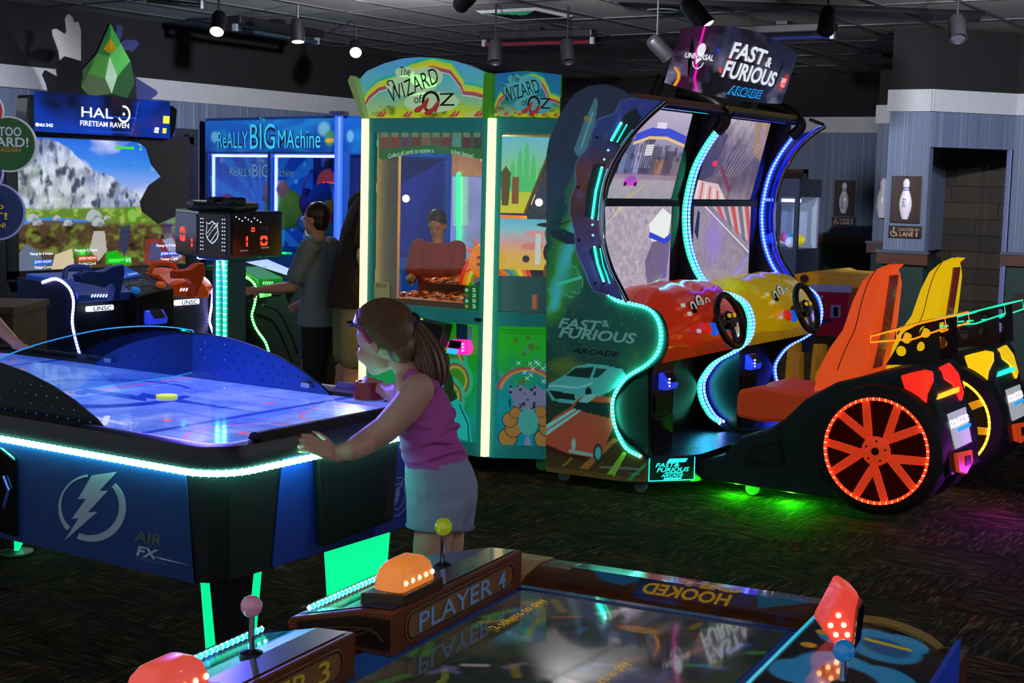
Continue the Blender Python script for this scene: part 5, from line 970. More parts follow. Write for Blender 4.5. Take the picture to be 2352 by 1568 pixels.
plate('window_post',PS3,rect(.03,.9,.10,1.84),BB,bg,n=-.04,th=.045); plate('window_post',PS3,rect(1.25,.9,1.3,1.84),BB,bg,n=-.04,th=.045)
tube('light_column',[PG3(wG+.0,.92,.02),PG3(wG+.0,2.14,.02)],.036,LB,bg,n=10); box('column_cap',tuple(PG3(wG,2.14,.02)-V3(.06,.06,0)),tuple(PG3(wG,2.18,.02)+V3(.06,.06,0)),CHR,bg)
for u0,u1 in ((.05,wG*.49),(wG*.49+.05,wG-.05)): plate('window_pane',PG3,rect(u0,.92,u1,1.80),GLASS('crane_glass','e8f0ff',.6,.02),bg,n=-.02,th=.004)
plate('window_pane',PS3,rect(.1,.92,1.25,1.80),GLASS('crane_glass','e8f0ff',.6,.02),bg,n=-.02,th=.004)
for a,b in ((PG3(.05,1.80,-.05),PG3(wG-.05,1.80,-.05)),(PG3(.06,.95,-.05),PG3(.06,1.80,-.05)),(PG3(wG*.49+.055,.95,-.05),PG3(wG*.49+.055,1.80,-.05))): tube('inner_tube',[a,b],.013,M('tube_violet','7080ff',.4,es=14,var=0),bg,n=6)
ba=ART(110,80,1.75,.95); ba.vgrad([(0,'0a2a80'),(.5,'1050b8'),(1,'0c2c80')])
for i in range(16):
    a=i*.4; ba.poly([(.85,.42),(.85+1.6*math.cos(a),.42+1.6*math.sin(a)),(.85+1.6*math.cos(a+.16),.42+1.6*math.sin(a+.16))],'2888d8',.35)
for i in range(18): ba.ell(r_.random()*1.75,r_.random()*.95,.02,.02,'60b0e8',.5,.5)
ba.ell(.9,.12,.34,.26,'2a90d8',.9,.15)
pbk=PL(PG3(.055,.9,-.02),dN,(0,0,1)); ba.build('back_art',lambda u,v:pbk(u*.70,v),PRINT(1.7,.1,.4),bg)
plate('inner_side',PL(PG3(.03,.9,-.0),dN,(0,0,1)),rect(0,0,1.28,.93),BB,bg,n=0,th=.02)
plate('rear_wall',PL(PG3(0,.9,-1.28),PG3.U,(0,0,1)),rect(0,0,wG,.93),M('crane_rear','2a3a90',.5,es=.15,var=.5,scale=3),bg,n=0,th=.02)
pbk2=PL(PG3(.058,0,-.02),dN,(0,0,1))
for m_,b,n in ((NV,.05,.0),(SKW,.0,.004)):
    for s_,ll,ur in (('ReALLY',(527,404),(576,386)),('BIG',(579,406),(616,378)),('MAchine',(621,405),(673,387)),('THe',(587,374),(607,361))): text(s_,pbk2,tbx(pbk2,ll,ur),m_,bg,n=n,bold=b)
def inside(px,py,n): # point inside the crane on a sight line
    pl=PL(PG3(0,0,n),PG3.U,(0,0,1)); return pl(*pl.hit(px,py))
def toy(label,px,py,n,r,cols):
    c=inside(px,py,n); P=[(c,r,(1,1,1),cols[0],'body')]
    for k,(dx,dz,rr,col,nm,sc) in enumerate(cols[1:]): P.append((c+PG3.U*dx*r+V3(0,0,dz*r)+PG3.N*.5*r,rr*r,sc,col,nm))
    return plush('plush_toy',label,P,'plush toys inside the blue crane')
toy('big lime green plush ball with pink ears and one shiny eye in the crane',655,480,-.22,.19,['88c828',(-.5,.9,.5,'f08090','ear',(1,.5,1)),(.4,.95,.45,'f0a080','ear',(1,.5,1)),(.25,.15,.13,'101010','eye',(1,1,1)),(.3,.2,.05,'ffffff','eye_glint',(1,1,1)),(.0,-.1,.18,'f0a0a0','cheek',(1,.4,.6)),(-.8,.5,.3,'f08090','bow',(1,.5,.8))])
toy('magenta plush ball with a yellow patch at the left pane of the crane',508,478,-.2,.17,['d83088',(.7,.0,.5,'e8d020','patch',(.6,.6,1))])
toy('dark blue plush ball behind the lime green one in the crane',748,462,-.4,.17,['2868b8',(.3,.2,.3,'183060','patch',(1,.5,.7))])
toy('purple plush toy squeezed between the green and blue plush balls',716,468,-.35,.12,['5a30a0',(0,.8,.4,'4a2888','head',(1,1,1))])
toy('small light blue plush toy low beside the green plush ball',700,515,-.12,.08,['3898e0',(.5,.6,.6,'e8f0f8','patch',(1,.6,.6))])
toy('white plush toy with an orange beak at the front of the crane',722,533,-.10,.09,['e0e8e0',(.2,.3,.35,'e08828','beak',(1,.8,.5))])
toy('multicoloured beaded plush snake hanging at the right of the crane',765,500,-.25,.10,['d05090',(0,-.9,.8,'40b0c0','segment',(1,1,1)),(.1,.9,.7,'e0c040','segment',(1,1,1))])
# claw, hub display and return wheel seen through the right half
c=inside(752,385,-.45); cl=MB().lathe([(.05,0),(.06,.03),(.06,.12),(.03,.15)],c,(0,0,1),14).build('claw_hub',M('claw_grey','8a98a8',.3,.8),bg,smooth=True)
for a in (0,2.1,4.2): tube('claw_finger',smoothpath([c,c+V3(.16*math.cos(a),.16*math.sin(a),-.04),c+V3(.22*math.cos(a),.22*math.sin(a),-.2),c+V3(.16*math.cos(a),.16*math.sin(a),-.36)],4),.010,M('claw_grey','8a98a8',.3,.8),bg,n=6)
tube('claw_cable',smoothpath([c+V3(0,0,.14),c+V3(.05,.05,.25),c+V3(-.03,-.03,.3),c+V3(0,0,.42)],4),.012,M('cable_pale','98a8c0',.4),bg,n=6)
wh=inside(757,430,-.75); MB().lathe([(.14,0),(.17,.01),(.17,.03),(.13,.04),(.12,.02)],wh,PG3.N,24).build('prize_ring',M('ring_red','d05040',.4,es=.5),bg,smooth=True); pw=PL(wh,PG3.U,(0,0,1)); MB().lathe([(.12,0),(0,.005)],wh,PG3.N,24).build('ring_face',M('ring_face','20302c',.4,es=.1),bg)
for i,ch in enumerate('500'): seg7(pw,-.08+.06*i,-.04,-.035+.06*i,.05,ch,RED,bg,n=.02)
plate('button_row',PG3,rect(.55,.925,.9,.94),M('led_green_bar','18ff50',.4,es=3),bg,n=.01); plate('button_row',PG3,rect(1.05,.925,1.3,.94),M('led_green_bar','18ff50',.4,es=3),bg,n=.01)
# ================================================================ BIG-SCREEN SHOOTING GAME
ha_=T('shooting_game_cabinet','tall shooting game cabinet with a huge mountain-valley screen and twin gun consoles','arcade machine',(7.9,8.7,0))
PH=PL((7.04,9.0,0),(1,0,0),(0,0,1)); SW,SH=1.745,1.012; z0=.855
HD=M('cabinet_dark','0c1014',.5); HD2=M('cabinet_green_black','0e1816',.5)
box('screen_housing',(6.98,9.01,.10),(8.95,9.45,2.0),HD,ha_); 
for a,b in (((6.98,8.95,.78),(7.04,9.02,1.95)),((8.785,8.95,.78),(8.84,9.02,1.95)),((6.98,8.95,.80),(8.84,9.02,.86)),((6.98,8.95,1.868),(8.84,9.02,1.93))): box('screen_bezel',a,b,BLK,ha_)
S=lambda x,y:(lambda h:(h[0],h[1]-z0))(PH.hit(x,y)); F_=lambda P:[S(*p) for p in P]
a=ART(230,140,SW,SH); a.vgrad([(0,'3a3024'),(.3,'4a4030'),(.45,'6a8040'),(.55,'7a8a58'),(.62,'88a0d8'),(.8,'3a80d8'),(1,'2060d0')])
cl_=a.noise(.5,.3,5,81); a.mix((cl_-.5)*4*(a.Y>.5*SH),'c8d0f0')
ridge=np.interp(a.X,[0,.15,.35,.5,.7,.95,1.15,1.3,1.5,1.75],[.95,.99,1.0,.93,.78,.72,.6,.58,.72,.8])+.06*(a.noise(.15,.15,3,82)-.5)
rk=a.noise(.11,.16,5,83); rk2=a.noise(.05,.07,4,84)
m_=np.clip((ridge*SH-a.Y)/.02,0,1)*(a.Y>.40*SH); a.mix(m_,'7a86a8'); a.mix(m_*np.clip((rk-.45)*4,0,1),'c0c8dc'); a.mix(m_*np.clip((.42-rk2)*5,0,1),'46506c')
for px_,py_,rx,ry,c in ((95,430,.20,.12,'9aa89c'),(70,400,.12,.09,'8a9a90'),(150,400,.14,.11,'b0b8c4'),(170,450,.2,.12,'b4bcc0'),(215,470,.14,.09,'a8b0bc'),(120,470,.16,.06,'a8b4a4'),(210,485,.10,.06,'c8ccd0'),(40,420,.12,.10,'8a9488'),(240,440,.1,.1,'98a4b8'),(185,390,.09,.07,'c4cad6')):
    cx,cy=S(px_,py_); a.ell(cx,cy,rx,ry,c,.75,.5); a.ell(cx+.02,cy-.04,rx*.8,ry*.6,'5a6470',.5,.8); a.ell(cx-.03,cy+.04,rx*.6,ry*.35,'d4dae4',.4,.9)
rkm=(a.Y>.42*SH)*(a.Y<ridge*SH)*1.; a.mix(rkm*np.clip((a.noise(.07,.12,4,181)-.5)*3.5,0,1),'ccd4e4'); a.mix(rkm*np.clip((a.noise(.05,.09,4,182)-.56)*6,0,1),'3c4658')
gm=np.clip((.46+.05*a.noise(.3,.3,2,85)-a.Y/SH)/.02,0,1); a.mix(gm,'5a7a28'); a.mix(gm*np.clip((a.noise(.06,.04,3,86)-.5)*5,0,1),'88a848'); 
for P,c in (([(33,505),(120,498),(200,505),(215,515),(150,520),(33,515)],'3878c8'),([(33,540),(80,535),(110,545),(60,560),(33,565)],'6898c8'),([(45,520),(90,505),(240,512),(300,520),(290,600),(33,600),(33,570)],'5a4028')): a.poly(F_(P),c,.9)
em_=np.clip((.36-a.Y/SH)/.03,0,1); a.mix(em_,'4a3826'); a.mix(em_*np.clip((a.noise(.07,.05,4,87)-.48)*4,0,1),'6a7a30'); a.mix(em_*np.clip((a.noise(.09,.05,3,88)-.55)*5,0,1),'2a1c14')
for px_,py_,r in ((85,510,.05),(130,500,.04),(155,512,.05),(215,495,.09),(225,510,.07),(75,500,.06),(245,500,.04)): cx,cy=S(px_,py_); a.poly([(cx-r,cy-r*.4),(cx-r*.7,cy+r*.3),(cx-r*.1,cy+r*.6),(cx+r*.6,cy+r*.35),(cx+r,cy-r*.2),(cx+r*.4,cy-r*.5)],'a8aeb4',.85); a.poly([(cx-r*.3,cy-r*.5),(cx+r*.2,cy+r*.1),(cx+r,cy-r*.2),(cx+r*.4,cy-r*.5)],'6a727a',.8)
for P,c in (([(33,628),(33,592),(60,560),(90,580),(110,628)],'5a6a80'),([(115,628),(125,585),(165,570),(170,610),(150,628)],'c8b898'),([(205,570),(215,530),(240,530),(245,575),(225,600)],'b0a8a0'),([(272,565),(275,520),(298,515),(296,560),(285,590)],'2a3450'),([(330,605),(335,548),(418,545),(418,600)],'7a2c28'),([(340,595),(345,560),(360,555),(372,580),(365,598)],'3a4a70'),([(372,550),(395,545),(418,590),(400,600)],'8a90a0')): a.poly(F_(P),c,.9)
a.poly(F_([(242,608),(242,578),(270,575),(278,590),(300,588),(302,606)]),'18a018'); a.poly(F_([(248,602),(248,594),(285,592),(285,600)]),'40e040'); a.poly(F_([(263,342),(263,336),(308,338),(308,343)]),'40d030'); a.ell(*S(303,494),.05,.05,'60c030',.9,.3); a.ell(*S(303,494),.035,.035,'90a050',.9,.3)
a.build('screen',lambda u,v:PH(u,z0+v,.004),PRINT(1.1,.03,.12,.3),ha_)
UI=M('ui_white','e8ecff',.4,es=.95,var=0); UIG=M('ui_green','40e060',.4,es=.9,var=0)
for (lx,ly),c in (((78,602),'2048c0'),((180,594),'a04010'),((368,583),'2838a0')):
    plate('ui_button',PH,hits(PH,[(lx-2,ly+7),(lx+41,ly+5),(lx+41,ly-7),(lx-2,ly-5)]),M('ui_'+c,c,.4,es=.8),ha_,n=.005,th=.001)
    text('JOIN NOW',PH,tbx(PH,(lx,ly+4),(lx+39,ly-5)),UI,ha_,n=.007); text('Swipe Card',PH,tbx(PH,(lx,ly+17),(lx+38,ly+7)),UI,ha_,n=.007); text('Money In: 0 Swipes',PH,tbx(PH,(lx-10,ly-14),(lx+42,ly-24)),UI,ha_,n=.007)
text('5',PH,tbx(PH,(287,601),(292.5,592)),UI,ha_,n=.007); text('5',PH,tbx(PH,(293.5,601),(299,592)),UI,ha_,n=.007); text('1',PH,tbx(PH,(320,345),(324,338)),UIG,ha_,n=.007); text('KILLS',PH,tbx(PH,(317,334),(326,330)),UI,ha_,n=.007)
ZZ=lambda x,y:(x/2.8,300+y/2.8)
plate('hanging_cutout',PH,hits(PH,[ZZ(*p) for p in ((822,52),(1185,65),(1178,500),(1160,520),(980,598),(930,555),(880,520),(866,455),(922,350),(1000,295),(937,215),(905,110))]),M('cutout_dark','080404',.95,var=.6,scale=9),ha_,n=.06,th=.01)
# marquee with the title
PM=PL((0,8.86,0),(1,0,0),(0,0,1)); mo=hits(PM,[(60,300),(66,222),(72,217),(398,243),(408,252),(404,300),(398,318),(330,312)])
mk=prism('title_box',[PM(u,v,0) for u,v in mo],(0,.14,0),BLKG,ha_,bev=.01)
u0,v0=PM.hit(78,300); u1,v1=PM.hit(390,258); m2=ART(110,34,u1-u0,.30,'06102c'); W2=u1-u0; m2.mix((m2.noise(.3,.2,3,91)-.35)*1.8,'0c38b0'); m2.mix((m2.noise(.2,.2,3,92)-.5)*2*(m2.X>.55*W2),'4a2c18'); m2.mix(np.clip(1.2-m2.Y/.18,0,1)*.5*(m2.X<.55*W2),'1048d0'); m2.line([(W2*.36,.03),(W2*.70,.03)],.004,'2050e0'); m2.line([(W2*.37,.145),(W2*.74,.145)],.004,'2050e0'); m2.line([(W2*.70,.02),(W2*.75,.27)],.005,'2858e0')
m2.build('title_art',lambda u,v:PM(u0+u,v0-.005+v,.002),PRINT(.8,.1,.2),mk)
text('HAL',PM,tbx(PM,(186,268),(258,250)),UI,mk,n=.006,bold=.005); c=PM.hit(283,262); plate('title_ring',PM,ringarc(c[0],c[1],.052,.068,-150,100,20),UI,mk,n=.006); plate('title_dot',PM,circ(c[0],c[1],.012,10),UI,mk,n=.006)
text('FIRETEAM RAVEN',PM,tbx(PM,(183,288),(295,283)),UI,mk,n=.006,bold=.012); text('XBOX',PM,tbx(PM,(88,290),(102,284)),UI,mk,n=.006); text('343',PM,tbx(PM,(104,291),(120,284)),UI,mk,n=.006,bold=.02); plate('title_dot',PM,circ(*PM.hit(84,286),.014,12),UI,mk,n=.006)
plate('warning_label',PM,hits(PM,[(373,283),(374,266),(388,267),(387,284)]),M('label_yellow','f0e010',.5,es=.7),mk,n=.006); plate('maker_label',PM,hits(PM,[(372,306),(373,294),(381,295),(380,306)]),M('label_yellow','f0e010',.5,es=.7),mk,n=.006); plate('maker_label',PM,hits(PM,[(352,304),(355,292),(364,293),(362,306)]),M('label_white','e8d0d0',.5,es=.7),mk,n=.006)
text('RAW',PM,tbx(PM,(354,302),(362,297)),M('badge_red','e03020',.4,es=.7),mk,n=.009)
# plain faceted topper boards
PT=PL((0,8.95,0),(1,0,0),(0,0,1)); base=[(168,226),(165,200),(185,165),(222,122),(252,54),(276,100),(298,140),(312,182),(314,232)]
tp=prism('topper_board',[PT(*p) for p in hits(PT,base)],(0,.02,0),M('topper_dark','0c1c10',.4),ha_)
for P,c in (([(222,122),(252,54),(250,130)],'1c5a28'),([(252,54),(276,100),(250,130)],'2f8a3c'),([(222,122),(250,130),(240,180),(200,170)],'3a7a30'),([(250,130),(276,100),(298,140),(268,175)],'4aa048'),([(240,180),(250,130),(268,175),(255,215)],'9ab8a0'),([(185,165),(222,122),(200,170),(185,200)],'28482c'),([(268,175),(298,140),(308,190),(290,225),(255,215)],'1f4a28'),([(200,170),(240,180),(255,215),(205,222),(185,200)],'44583c'),([(236,112),(252,88),(268,112),(252,124)],'f0a010')): plate('topper_facet',PT,hits(PT,P),M('facet_'+c,c,.35,es=.42,var=.35,scale=12),tp,n=.002,th=.006)
prism('topper_board',[PT(*p,.03) for p in hits(PT,[(135,139),(132,118),(118,80),(117,68),(124,66),(145,80),(150,72),(147,42),(153,33),(161,40),(164,52),(174,50),(180,70),(180,140)])],(0,.02,0),M('topper_pale','b0aeb0',.6,es=.12),ha_)
prism('topper_board',[PT(*p,.05) for p in hits(PT,[(105,215),(98,190),(90,172),(96,162),(125,178),(120,150),(140,130),(175,140),(180,175),(170,220)])],(0,.02,0),M('topper_black','0c0c10',.4),ha_)
prism('topper_board',[PT(*p,-.06) for p in hits(PT,[(300,236),(312,165),(330,182),(372,208),(374,216),(358,228),(352,238)])],(0,.015,0),M('topper_blue','2c3468',.4,es=.12),ha_)
prism('topper_board',[PT(*p,-.06) for p in hits(PT,[(280,55),(292,58),(294,75),(285,100),(300,90),(325,92),(332,100),(318,118),(296,112),(278,110)])],(0,.015,0),M('topper_blue','2c3468',.4,es=.12),ha_)
# gun consoles
PC5=PL((0,7.95,0),(1,0,0),(0,0,1)); xl,xr=float(QY(170,690,7.95)[0]),float(QY(489,670,7.95)[0])
def sidepanel(x,px_,col,par,mat,back=8.55):
    pl=PL((x,0,0),(0,-1,0),(0,0,1)); P=hits(pl,px_); o=[(u,v) for u,v in P]; pts=o+[(o[-1][0],.04),(-back,.04),(-back,o[0][1]+.02)]
    prism('console_side',[pl(u,v,0) for u,v in pts],(.02,0,0),mat,par); led(smoothpath([pl(u,v,.008) for u,v in o],3),col,par,r=.009,es=9.,step=.024,br=.0105,bcol='f0f0ff' if col!='18ff28' else 'c0ffc0',bes=12)
sidepanel(xl,[(100,648),(131,640),(160,660),(171,692),(168,740),(177,785),(188,822)],'7a68ff',ha_,M('side_navy','0e1a3c',.45))
sidepanel(xr,[(455,627),(478,645),(489,668),(488,700),(483,735),(488,755),(495,772)],'7a68ff',ha_,HD2)
def station(par,xs,col,gcol,pl_gun,plate_px,stripe_px,lit='e8ecff'):
    x0,x1=xs; box('station_body',(x0,7.99,.03),(x1,8.5,.74),M('station_'+col,col,.5),par,bev=.01)
    prism('station_hood',[(x0,7.96,.70),(x0,7.94,.76),(x0,8.1,.86),(x0,8.5,.88),(x0,8.5,.70)],(x1-x0,0,0),M('hood_'+gcol,gcol,.35,es=.16),par,bev=.01)  # hood glow added to brighten the dark consoles
    L=M('lit_'+lit,lit,.4,es=1.3,var=0); p=plate('name_lamp',PC5,rrect(*PC5.hit(plate_px[0],plate_px[1]+17),*PC5.hit(plate_px[2],plate_px[1]),.012),L,par,n=.005,th=.01)
    b_=(*PC5.hit(plate_px[0]+16,plate_px[1]+15),*PC5.hit(plate_px[2]-6,plate_px[1]+2)); text('UNSC',PC5,b_,M('lamp_ink','1a2450',.5),p,n=.017,bold=.015)
    for i in range(7): x=stripe_px[0]+i*6.5; plate('lamp_slot',PC5,hits(PC5,[(x,stripe_px[1]+7),(x+3,stripe_px[1]+7),(x+6,stripe_px[1]),(x+3,stripe_px[1])]),L,par,n=.02,th=.004)
    g=prism('mounted_gun',[V3(*QY(x,y,7.80)) for x,y in pl_gun],(0,.07,0),M('gun_'+gcol,gcol,.35,metal=.2,var=.3,es=.06),par,bev=.008); return g
XA=lambda x:float(QY(x,700,7.95)[0])
g=station(ha_,(xl+.03,XA(300)),'14203c','1c3c8c',[(180,632),(205,622),(240,624),(262,612),(285,607),(288,622),(283,650),(276,688),(260,690),(266,660),(258,650),(240,662),(215,655),(185,650)],(195,699,258),(204,675))
tube('gun_guard',smoothpath([QY(x,y,7.9) for x,y in ((148,640),(152,620),(172,613),(200,615),(205,625))],3),.02,M('hood_1c3c8c','1c3c8c',.35),g,n=8)
g=station(ha_,(XA(395),xr-.0),'1a1c24','c04410',[(405,622),(440,618),(455,606),(470,603),(472,630),(465,650),(455,680),(442,684),(448,655),(436,640),(405,640)],(398,685,455),(408,661))
tube('gun_guard',smoothpath([QY(x,y,7.9) for x,y in ((345,628),(352,608),(375,603),(395,608),(405,620))],3),.02,M('hood_c04410','c04410',.35),g,n=8)
MB().prism([QY(x,y,7.93) for x,y in ((395,680),(402,652),(425,645),(470,650),(482,670),(480,684))],(0,.2,0)).build('station_cowl',M('hood_c04410','c04410',.35),ha_,bev=.01)
# middle console with sloped instruction screen
c0,c1_,c2_,c3_=QY(312,682,7.9),QY(398,662,7.9),QY(330,612,8.35),QY(255,617,8.35)
MB().add([c0,c1_,c2_,c3_]+[V3(p[0],p[1],.03) for p in (c0,c1_,c2_,c3_)],[(0,1,2,3),(4,7,6,5),(0,4,5,1),(1,5,6,2),(2,6,7,3),(3,7,4,0)]).build('middle_console',M('console_brown_black','1c1612',.5),ha_)
PI=PL(c0,c1_-c0,c3_-c0); LLi=float(np.linalg.norm(c1_-c0)); hI=float(np.linalg.norm(c3_-c0))
ii=ART(40,30,LLi*.8,hI*.4,'1840b0'); ii.mix((ii.noise(.08,.05,2,95)-.5)*2,'4a88e0'); ii.poly(rect(.03,.13,.14,.16),'c8d8ff',.8); ii.poly(rect(.2,.03,.32,.06),'a0c0ff',.7); ii.build('instruction_screen',lambda u,v:PI(LLi*.06+u,hI*.55+v,.004),PRINT(.8,.1,.3),ha_)
text('HALO',PI,(LLi*.2,hI*.33,LLi*.75,hI*.44),M('engraved_grey','8a90a0',.4),ha_,n=.004); text('FIRETEAM RAVEN',PI,(LLi*.2,hI*.26,LLi*.75,hI*.30),M('engraved_grey','8a90a0',.4),ha_,n=.004)
for u,c in ((.15,'2080e0'),(.82,'d06018')): MB().lathe([(.035,0),(.038,.012),(.03,.028),(0,.032)],PI(LLi*u,hI*.13,.002),PI.N,18).build('start_button',M('start_'+c,c,.3,es=.25),ha_,smooth=True)
PV=PL(V3(c0[0],c0[1],0),V3(*(c1_-c0)[:2],0),(0,0,1)); plate('console_door',PV,rect(.05,.15,LLi-.07,.66),M('door_brown','241a14',.5),ha_,n=.002,th=.008)
p0=QY(333,745,7.88); rdr=prism('card_reader',[V3(p0[0],7.89,p0[2]),V3(p0[0],7.83,p0[2]),V3(p0[0],7.82,p0[2]+.04),V3(p0[0],7.87,p0[2]+.10),V3(p0[0],7.89,p0[2]+.10)],(.17,0,0),M('reader_3048ff','3048ff',.4,es=.5),ha_,bev=.006); prism('swipe_pad',[V3(p0[0]+.03,7.818,p0[2]+.045),V3(p0[0]+.14,7.818,p0[2]+.045),V3(p0[0]+.14,7.866,p0[2]+.104),V3(p0[0]+.03,7.866,p0[2]+.104)],(0,-.003,.003),BLKG,rdr)
box('drag_plate',(xl+.02,7.99,.02),(xr,8.9,.10),HD,ha_)
# second console, lit green
h2=T('gun_console','green-lit gun console with a tilted pale screen beside the boy in grey','arcade machine',(8.9,8.2,0))
xg=float(QY(590,670,7.9)[0]); sidepanel(xg,[(548,630),(574,640),(590,662),(586,700),(580,725),(590,755),(611,785),(620,812)],'18ff28',h2,HD2,8.5)
xe=float(QY(700,700,7.9)[0])
MB().prism([(xg+.03,7.94,.03),(xe,7.94,.03),(xe,8.5,.03),(xg+.03,8.5,.03)],(0,0,.70)).build('console_body',M('console_green_black','12241a',.5),h2)
prism('station_hood',[(xg+.03,7.92,.66),(xg+.03,7.90,.80),(xg+.03,8.1,.88),(xg+.03,8.5,.88),(xg+.03,8.5,.66)],(.30,0,0),M('hood_green','1a5a28',.4),h2,bev=.01)
P9=PL((0,7.9,0),(1,0,0),(0,0,1)); GL=M('lit_green','60ff70',.4,es=1.5,var=0)
k=plate('name_lamp',P9,hits(P9,[(594,683),(593,671),(617,668),(618,679)]),GL,h2,n=.012,th=.012); text('UNSC',P9,tbx(P9,(600,681),(614,671)),M('lamp_ink_g','0a3010',.5),k,n=.026,bold=.015)
for i in range(5): plate('lamp_slot',P9,hits(P9,[(600+i*5,653),(602+i*5,653),(604+i*5,646),(602+i*5,646)]),GL,h2,n=.012,th=.004)
d0,d1,d2,d3=QY(690,642,7.75),QY(694,630,7.9),QY(608,594,8.4),QY(556,600,8.25)
MB().prism([d0,d1,d2,d3],(0,0,-.03)).build('tilted_screen',M('screen_frame','101418',.4),h2); MB().prism([p+V3(0,0,.002) for p in ((d0*.93+d3*.07),(d1*.93+d2*.07),(d2*.93+d1*.07),(d3*.93+d0*.07))],(0,0,.002)).build('screen_glow',M('pale_screen','8a9ac8',.4,es=.45,var=.3,scale=15),h2)
tube('hose',smoothpath([QY(x,y,7.85) for x,y in ((604,700),(640,715),(665,760),(685,812))],4),.012,M('hose_black','0c1410',.5),h2,n=6)
plight('console_lamp',(xg+.25,7.75,.9),1.5,'20ff30',.008,h2)
box('side_lamp',(xe+.02,7.92,.52),(xe+.08,7.95,.60),M('lamp_blue','2030ff',.4,es=2),h2)
# ================================================================ TOKEN DISC GAME AT THE LEFT EDGE
dg=T('prize_disc_game','wooden prize game with round TOO HARD disc signs on a post','arcade machine',QD(-60,900,6.9)*V3(1,1,0))
PD=PL(QD(20,330,6.6),_r0,(0,0,1)); sc=6.6/3300
def disc(cx,cy,r,rim,face,lines):
    u,v=PD.hit(cx,cy); n_=.0
    d=MB().lathe([(0,0),(r*sc,0),(r*sc,.012),(0,.012)],PD(u,v,-.012),PD.N,40).build('disc_sign',M('rim_'+rim,rim,.4,es=.25),dg); MB().lathe([(0,0),(r*sc*.94,0),(r*sc*.94,.003),(0,.003)],PD(u,v,.0),PD.N,40).build('disc_face',M('face_'+face,face,.35,es=.3,coat=.3),d)
    for s,x0,y0,x1,y1,c in lines: text(s,PD,tbx(PD,(x0,y0),(x1,y1)),M('ink_'+c,c,.5,es=.3),d,n=.005,bold=.02)
disc(-42,255,50,'d0d0d8','b01828',[]); disc(-50,392,58,'b8b0d8','3a1878',[])
disc(20,331,64,'c8c8d0','0c4a10',[('TOO',-2,312,50,292,'b8b8c4'),('HARD!',-30,336,66,316,'b8b8c4'),('TRY AGAIN',-30,348,48,340,'a87820')])
disc(-8,486,66,'9098d0','0c2050',[('TO',-30,480,10,470,'c8a830'),('IT!',-30,503,18,488,'c8a830'),('WIN!',-30,522,14,512,'c8a830')])
tube('sign_post',[QD(-60,900,6.75),QD(-62,230,6.75)],.03,BLK,dg); 
b0=QD(30,760,6.9); wb=M('wood_reddish','5a3626',.5,scale=6,var=.35); zt=float(QD(28,705,6.9)[2])
q=[V3(*(b0-_r0*s+_fw*t)[:2],0) for s,t in ((0,0),(.55,0),(.55,.5),(0,.5))]; prism('cabinet',q,(0,0,zt-.03),wb,dg); q=[V3(*(b0-_r0*s+_fw*t)[:2],zt-.03) for s,t in ((-.012,-.012),(.56,-.012),(.56,.51),(-.012,.51))]; prism('cabinet_top',q,(0,0,.03),M('wood_top','6a4430',.5,scale=6,var=.35),dg)
# ================================================================ FISHING GAME TABLE IN FRONT
gt=T('fishing_game_table','low wooden fishing game table with a large flat screen and player stations','game table',(2.6,1.5,0))
ga=math.radians(6.5); ge=V3(math.cos(ga),math.sin(ga),0); gf=V3(math.sin(ga),-math.cos(ga),0); G0=V3(2.889,1.812,.62)
GP=PL(G0,gf,ge)     # u to the right (b), v away (a); normal up/down
def g(a,b,z=0.): return G0+ge*a+gf*b+V3(0,0,z)
GBL=M('table_blue','1c60b0',.3,coat=.3,es=.04); GWD=M('table_wood','6a3a1c',.35,scale=7,var=.4,coat=.3); GW2=M('pale_wood','c89858',.4,scale=6,var=.2); GDK=M('table_underside','14100e',.6)
def slab(name,a0,a1,b0,b1,z0,z1,mat,par,bev=0.): return MB().prism([g(a0,b0,z0),g(a1,b0,z0),g(a1,b1,z0),g(a0,b1,z0)],(0,0,z1-z0)).build(name,mat,par,bev=bev)
slab('table_body',-1.15,.02,-.03,.69,-.5,-.012,GDK,gt); slab('blue_surround',-1.15,.035,-.09,.72,-.03,-.002,GBL,gt,.004)
slab('blue_lip',.0,.03,-.02,.70,-.01,.004,M('lip_blue','0c3c80',.25,coat=.5),gt,.003)
fs=ART(150,220,.655,1.12,'1c2420'); fs.mix((fs.noise(.2,.2,4,101)-.4)*1.5,'3a4030'); fs.mix((fs.noise(.12,.12,4,102)-.5)*2,'5a4a3c'); fs.mix((fs.noise(.06,.06,3,103)-.6)*2,'2c3a44'); fs.mix(np.clip(.8-fs.X/.5,0,1)*np.clip((fs.Y-.8)/.3,0,1)*.5,'5a4c58')
for i in range(46):
    x,y=r_.random()*.655,.35+r_.random()*.76; c=('7a6a80','3a7a2a','6a5a90','8a7a20','3060a0','905a28','4a8a30','c0b8b0')[i%8]; an=r_.random()*3.1; l=.02+r_.random()*.025; fs.line([(x-l*math.cos(an),y-l*math.sin(an)),(x+l*math.cos(an),y+l*math.sin(an))],.007+.004*r_.random(),c,.45,.9)
fs.ell(.36,.97,.05,.022,'9a6a20',.8,.4); fs.ell(.48,.66,.07,.07,'5a5878',.7,.8); fs.line([(.25,.45),(.60,.55)],.03,'5a4a30',.5,.9)
fs.build('game_screen',lambda u,v:g(v-1.12,u,.0),PRINT(.55,.15,.06,.8),gt)
OR=M('hud_amber','c89818',.4,es=.6,var=.1)
for a0,b0,s,rt in ((-.30,.10,'2 tokens to play',1),(-.62,.44,'Insert card to play',1)):
    fnp=lambda u,v,n=0:g(a0+v,b0+u,.002); text(s,(lambda A,B:(lambda u,v,n=0:g(A+u,B-v,.003)))(a0-.02,b0),(0,0,.26,.032),OR,gt,n=0)
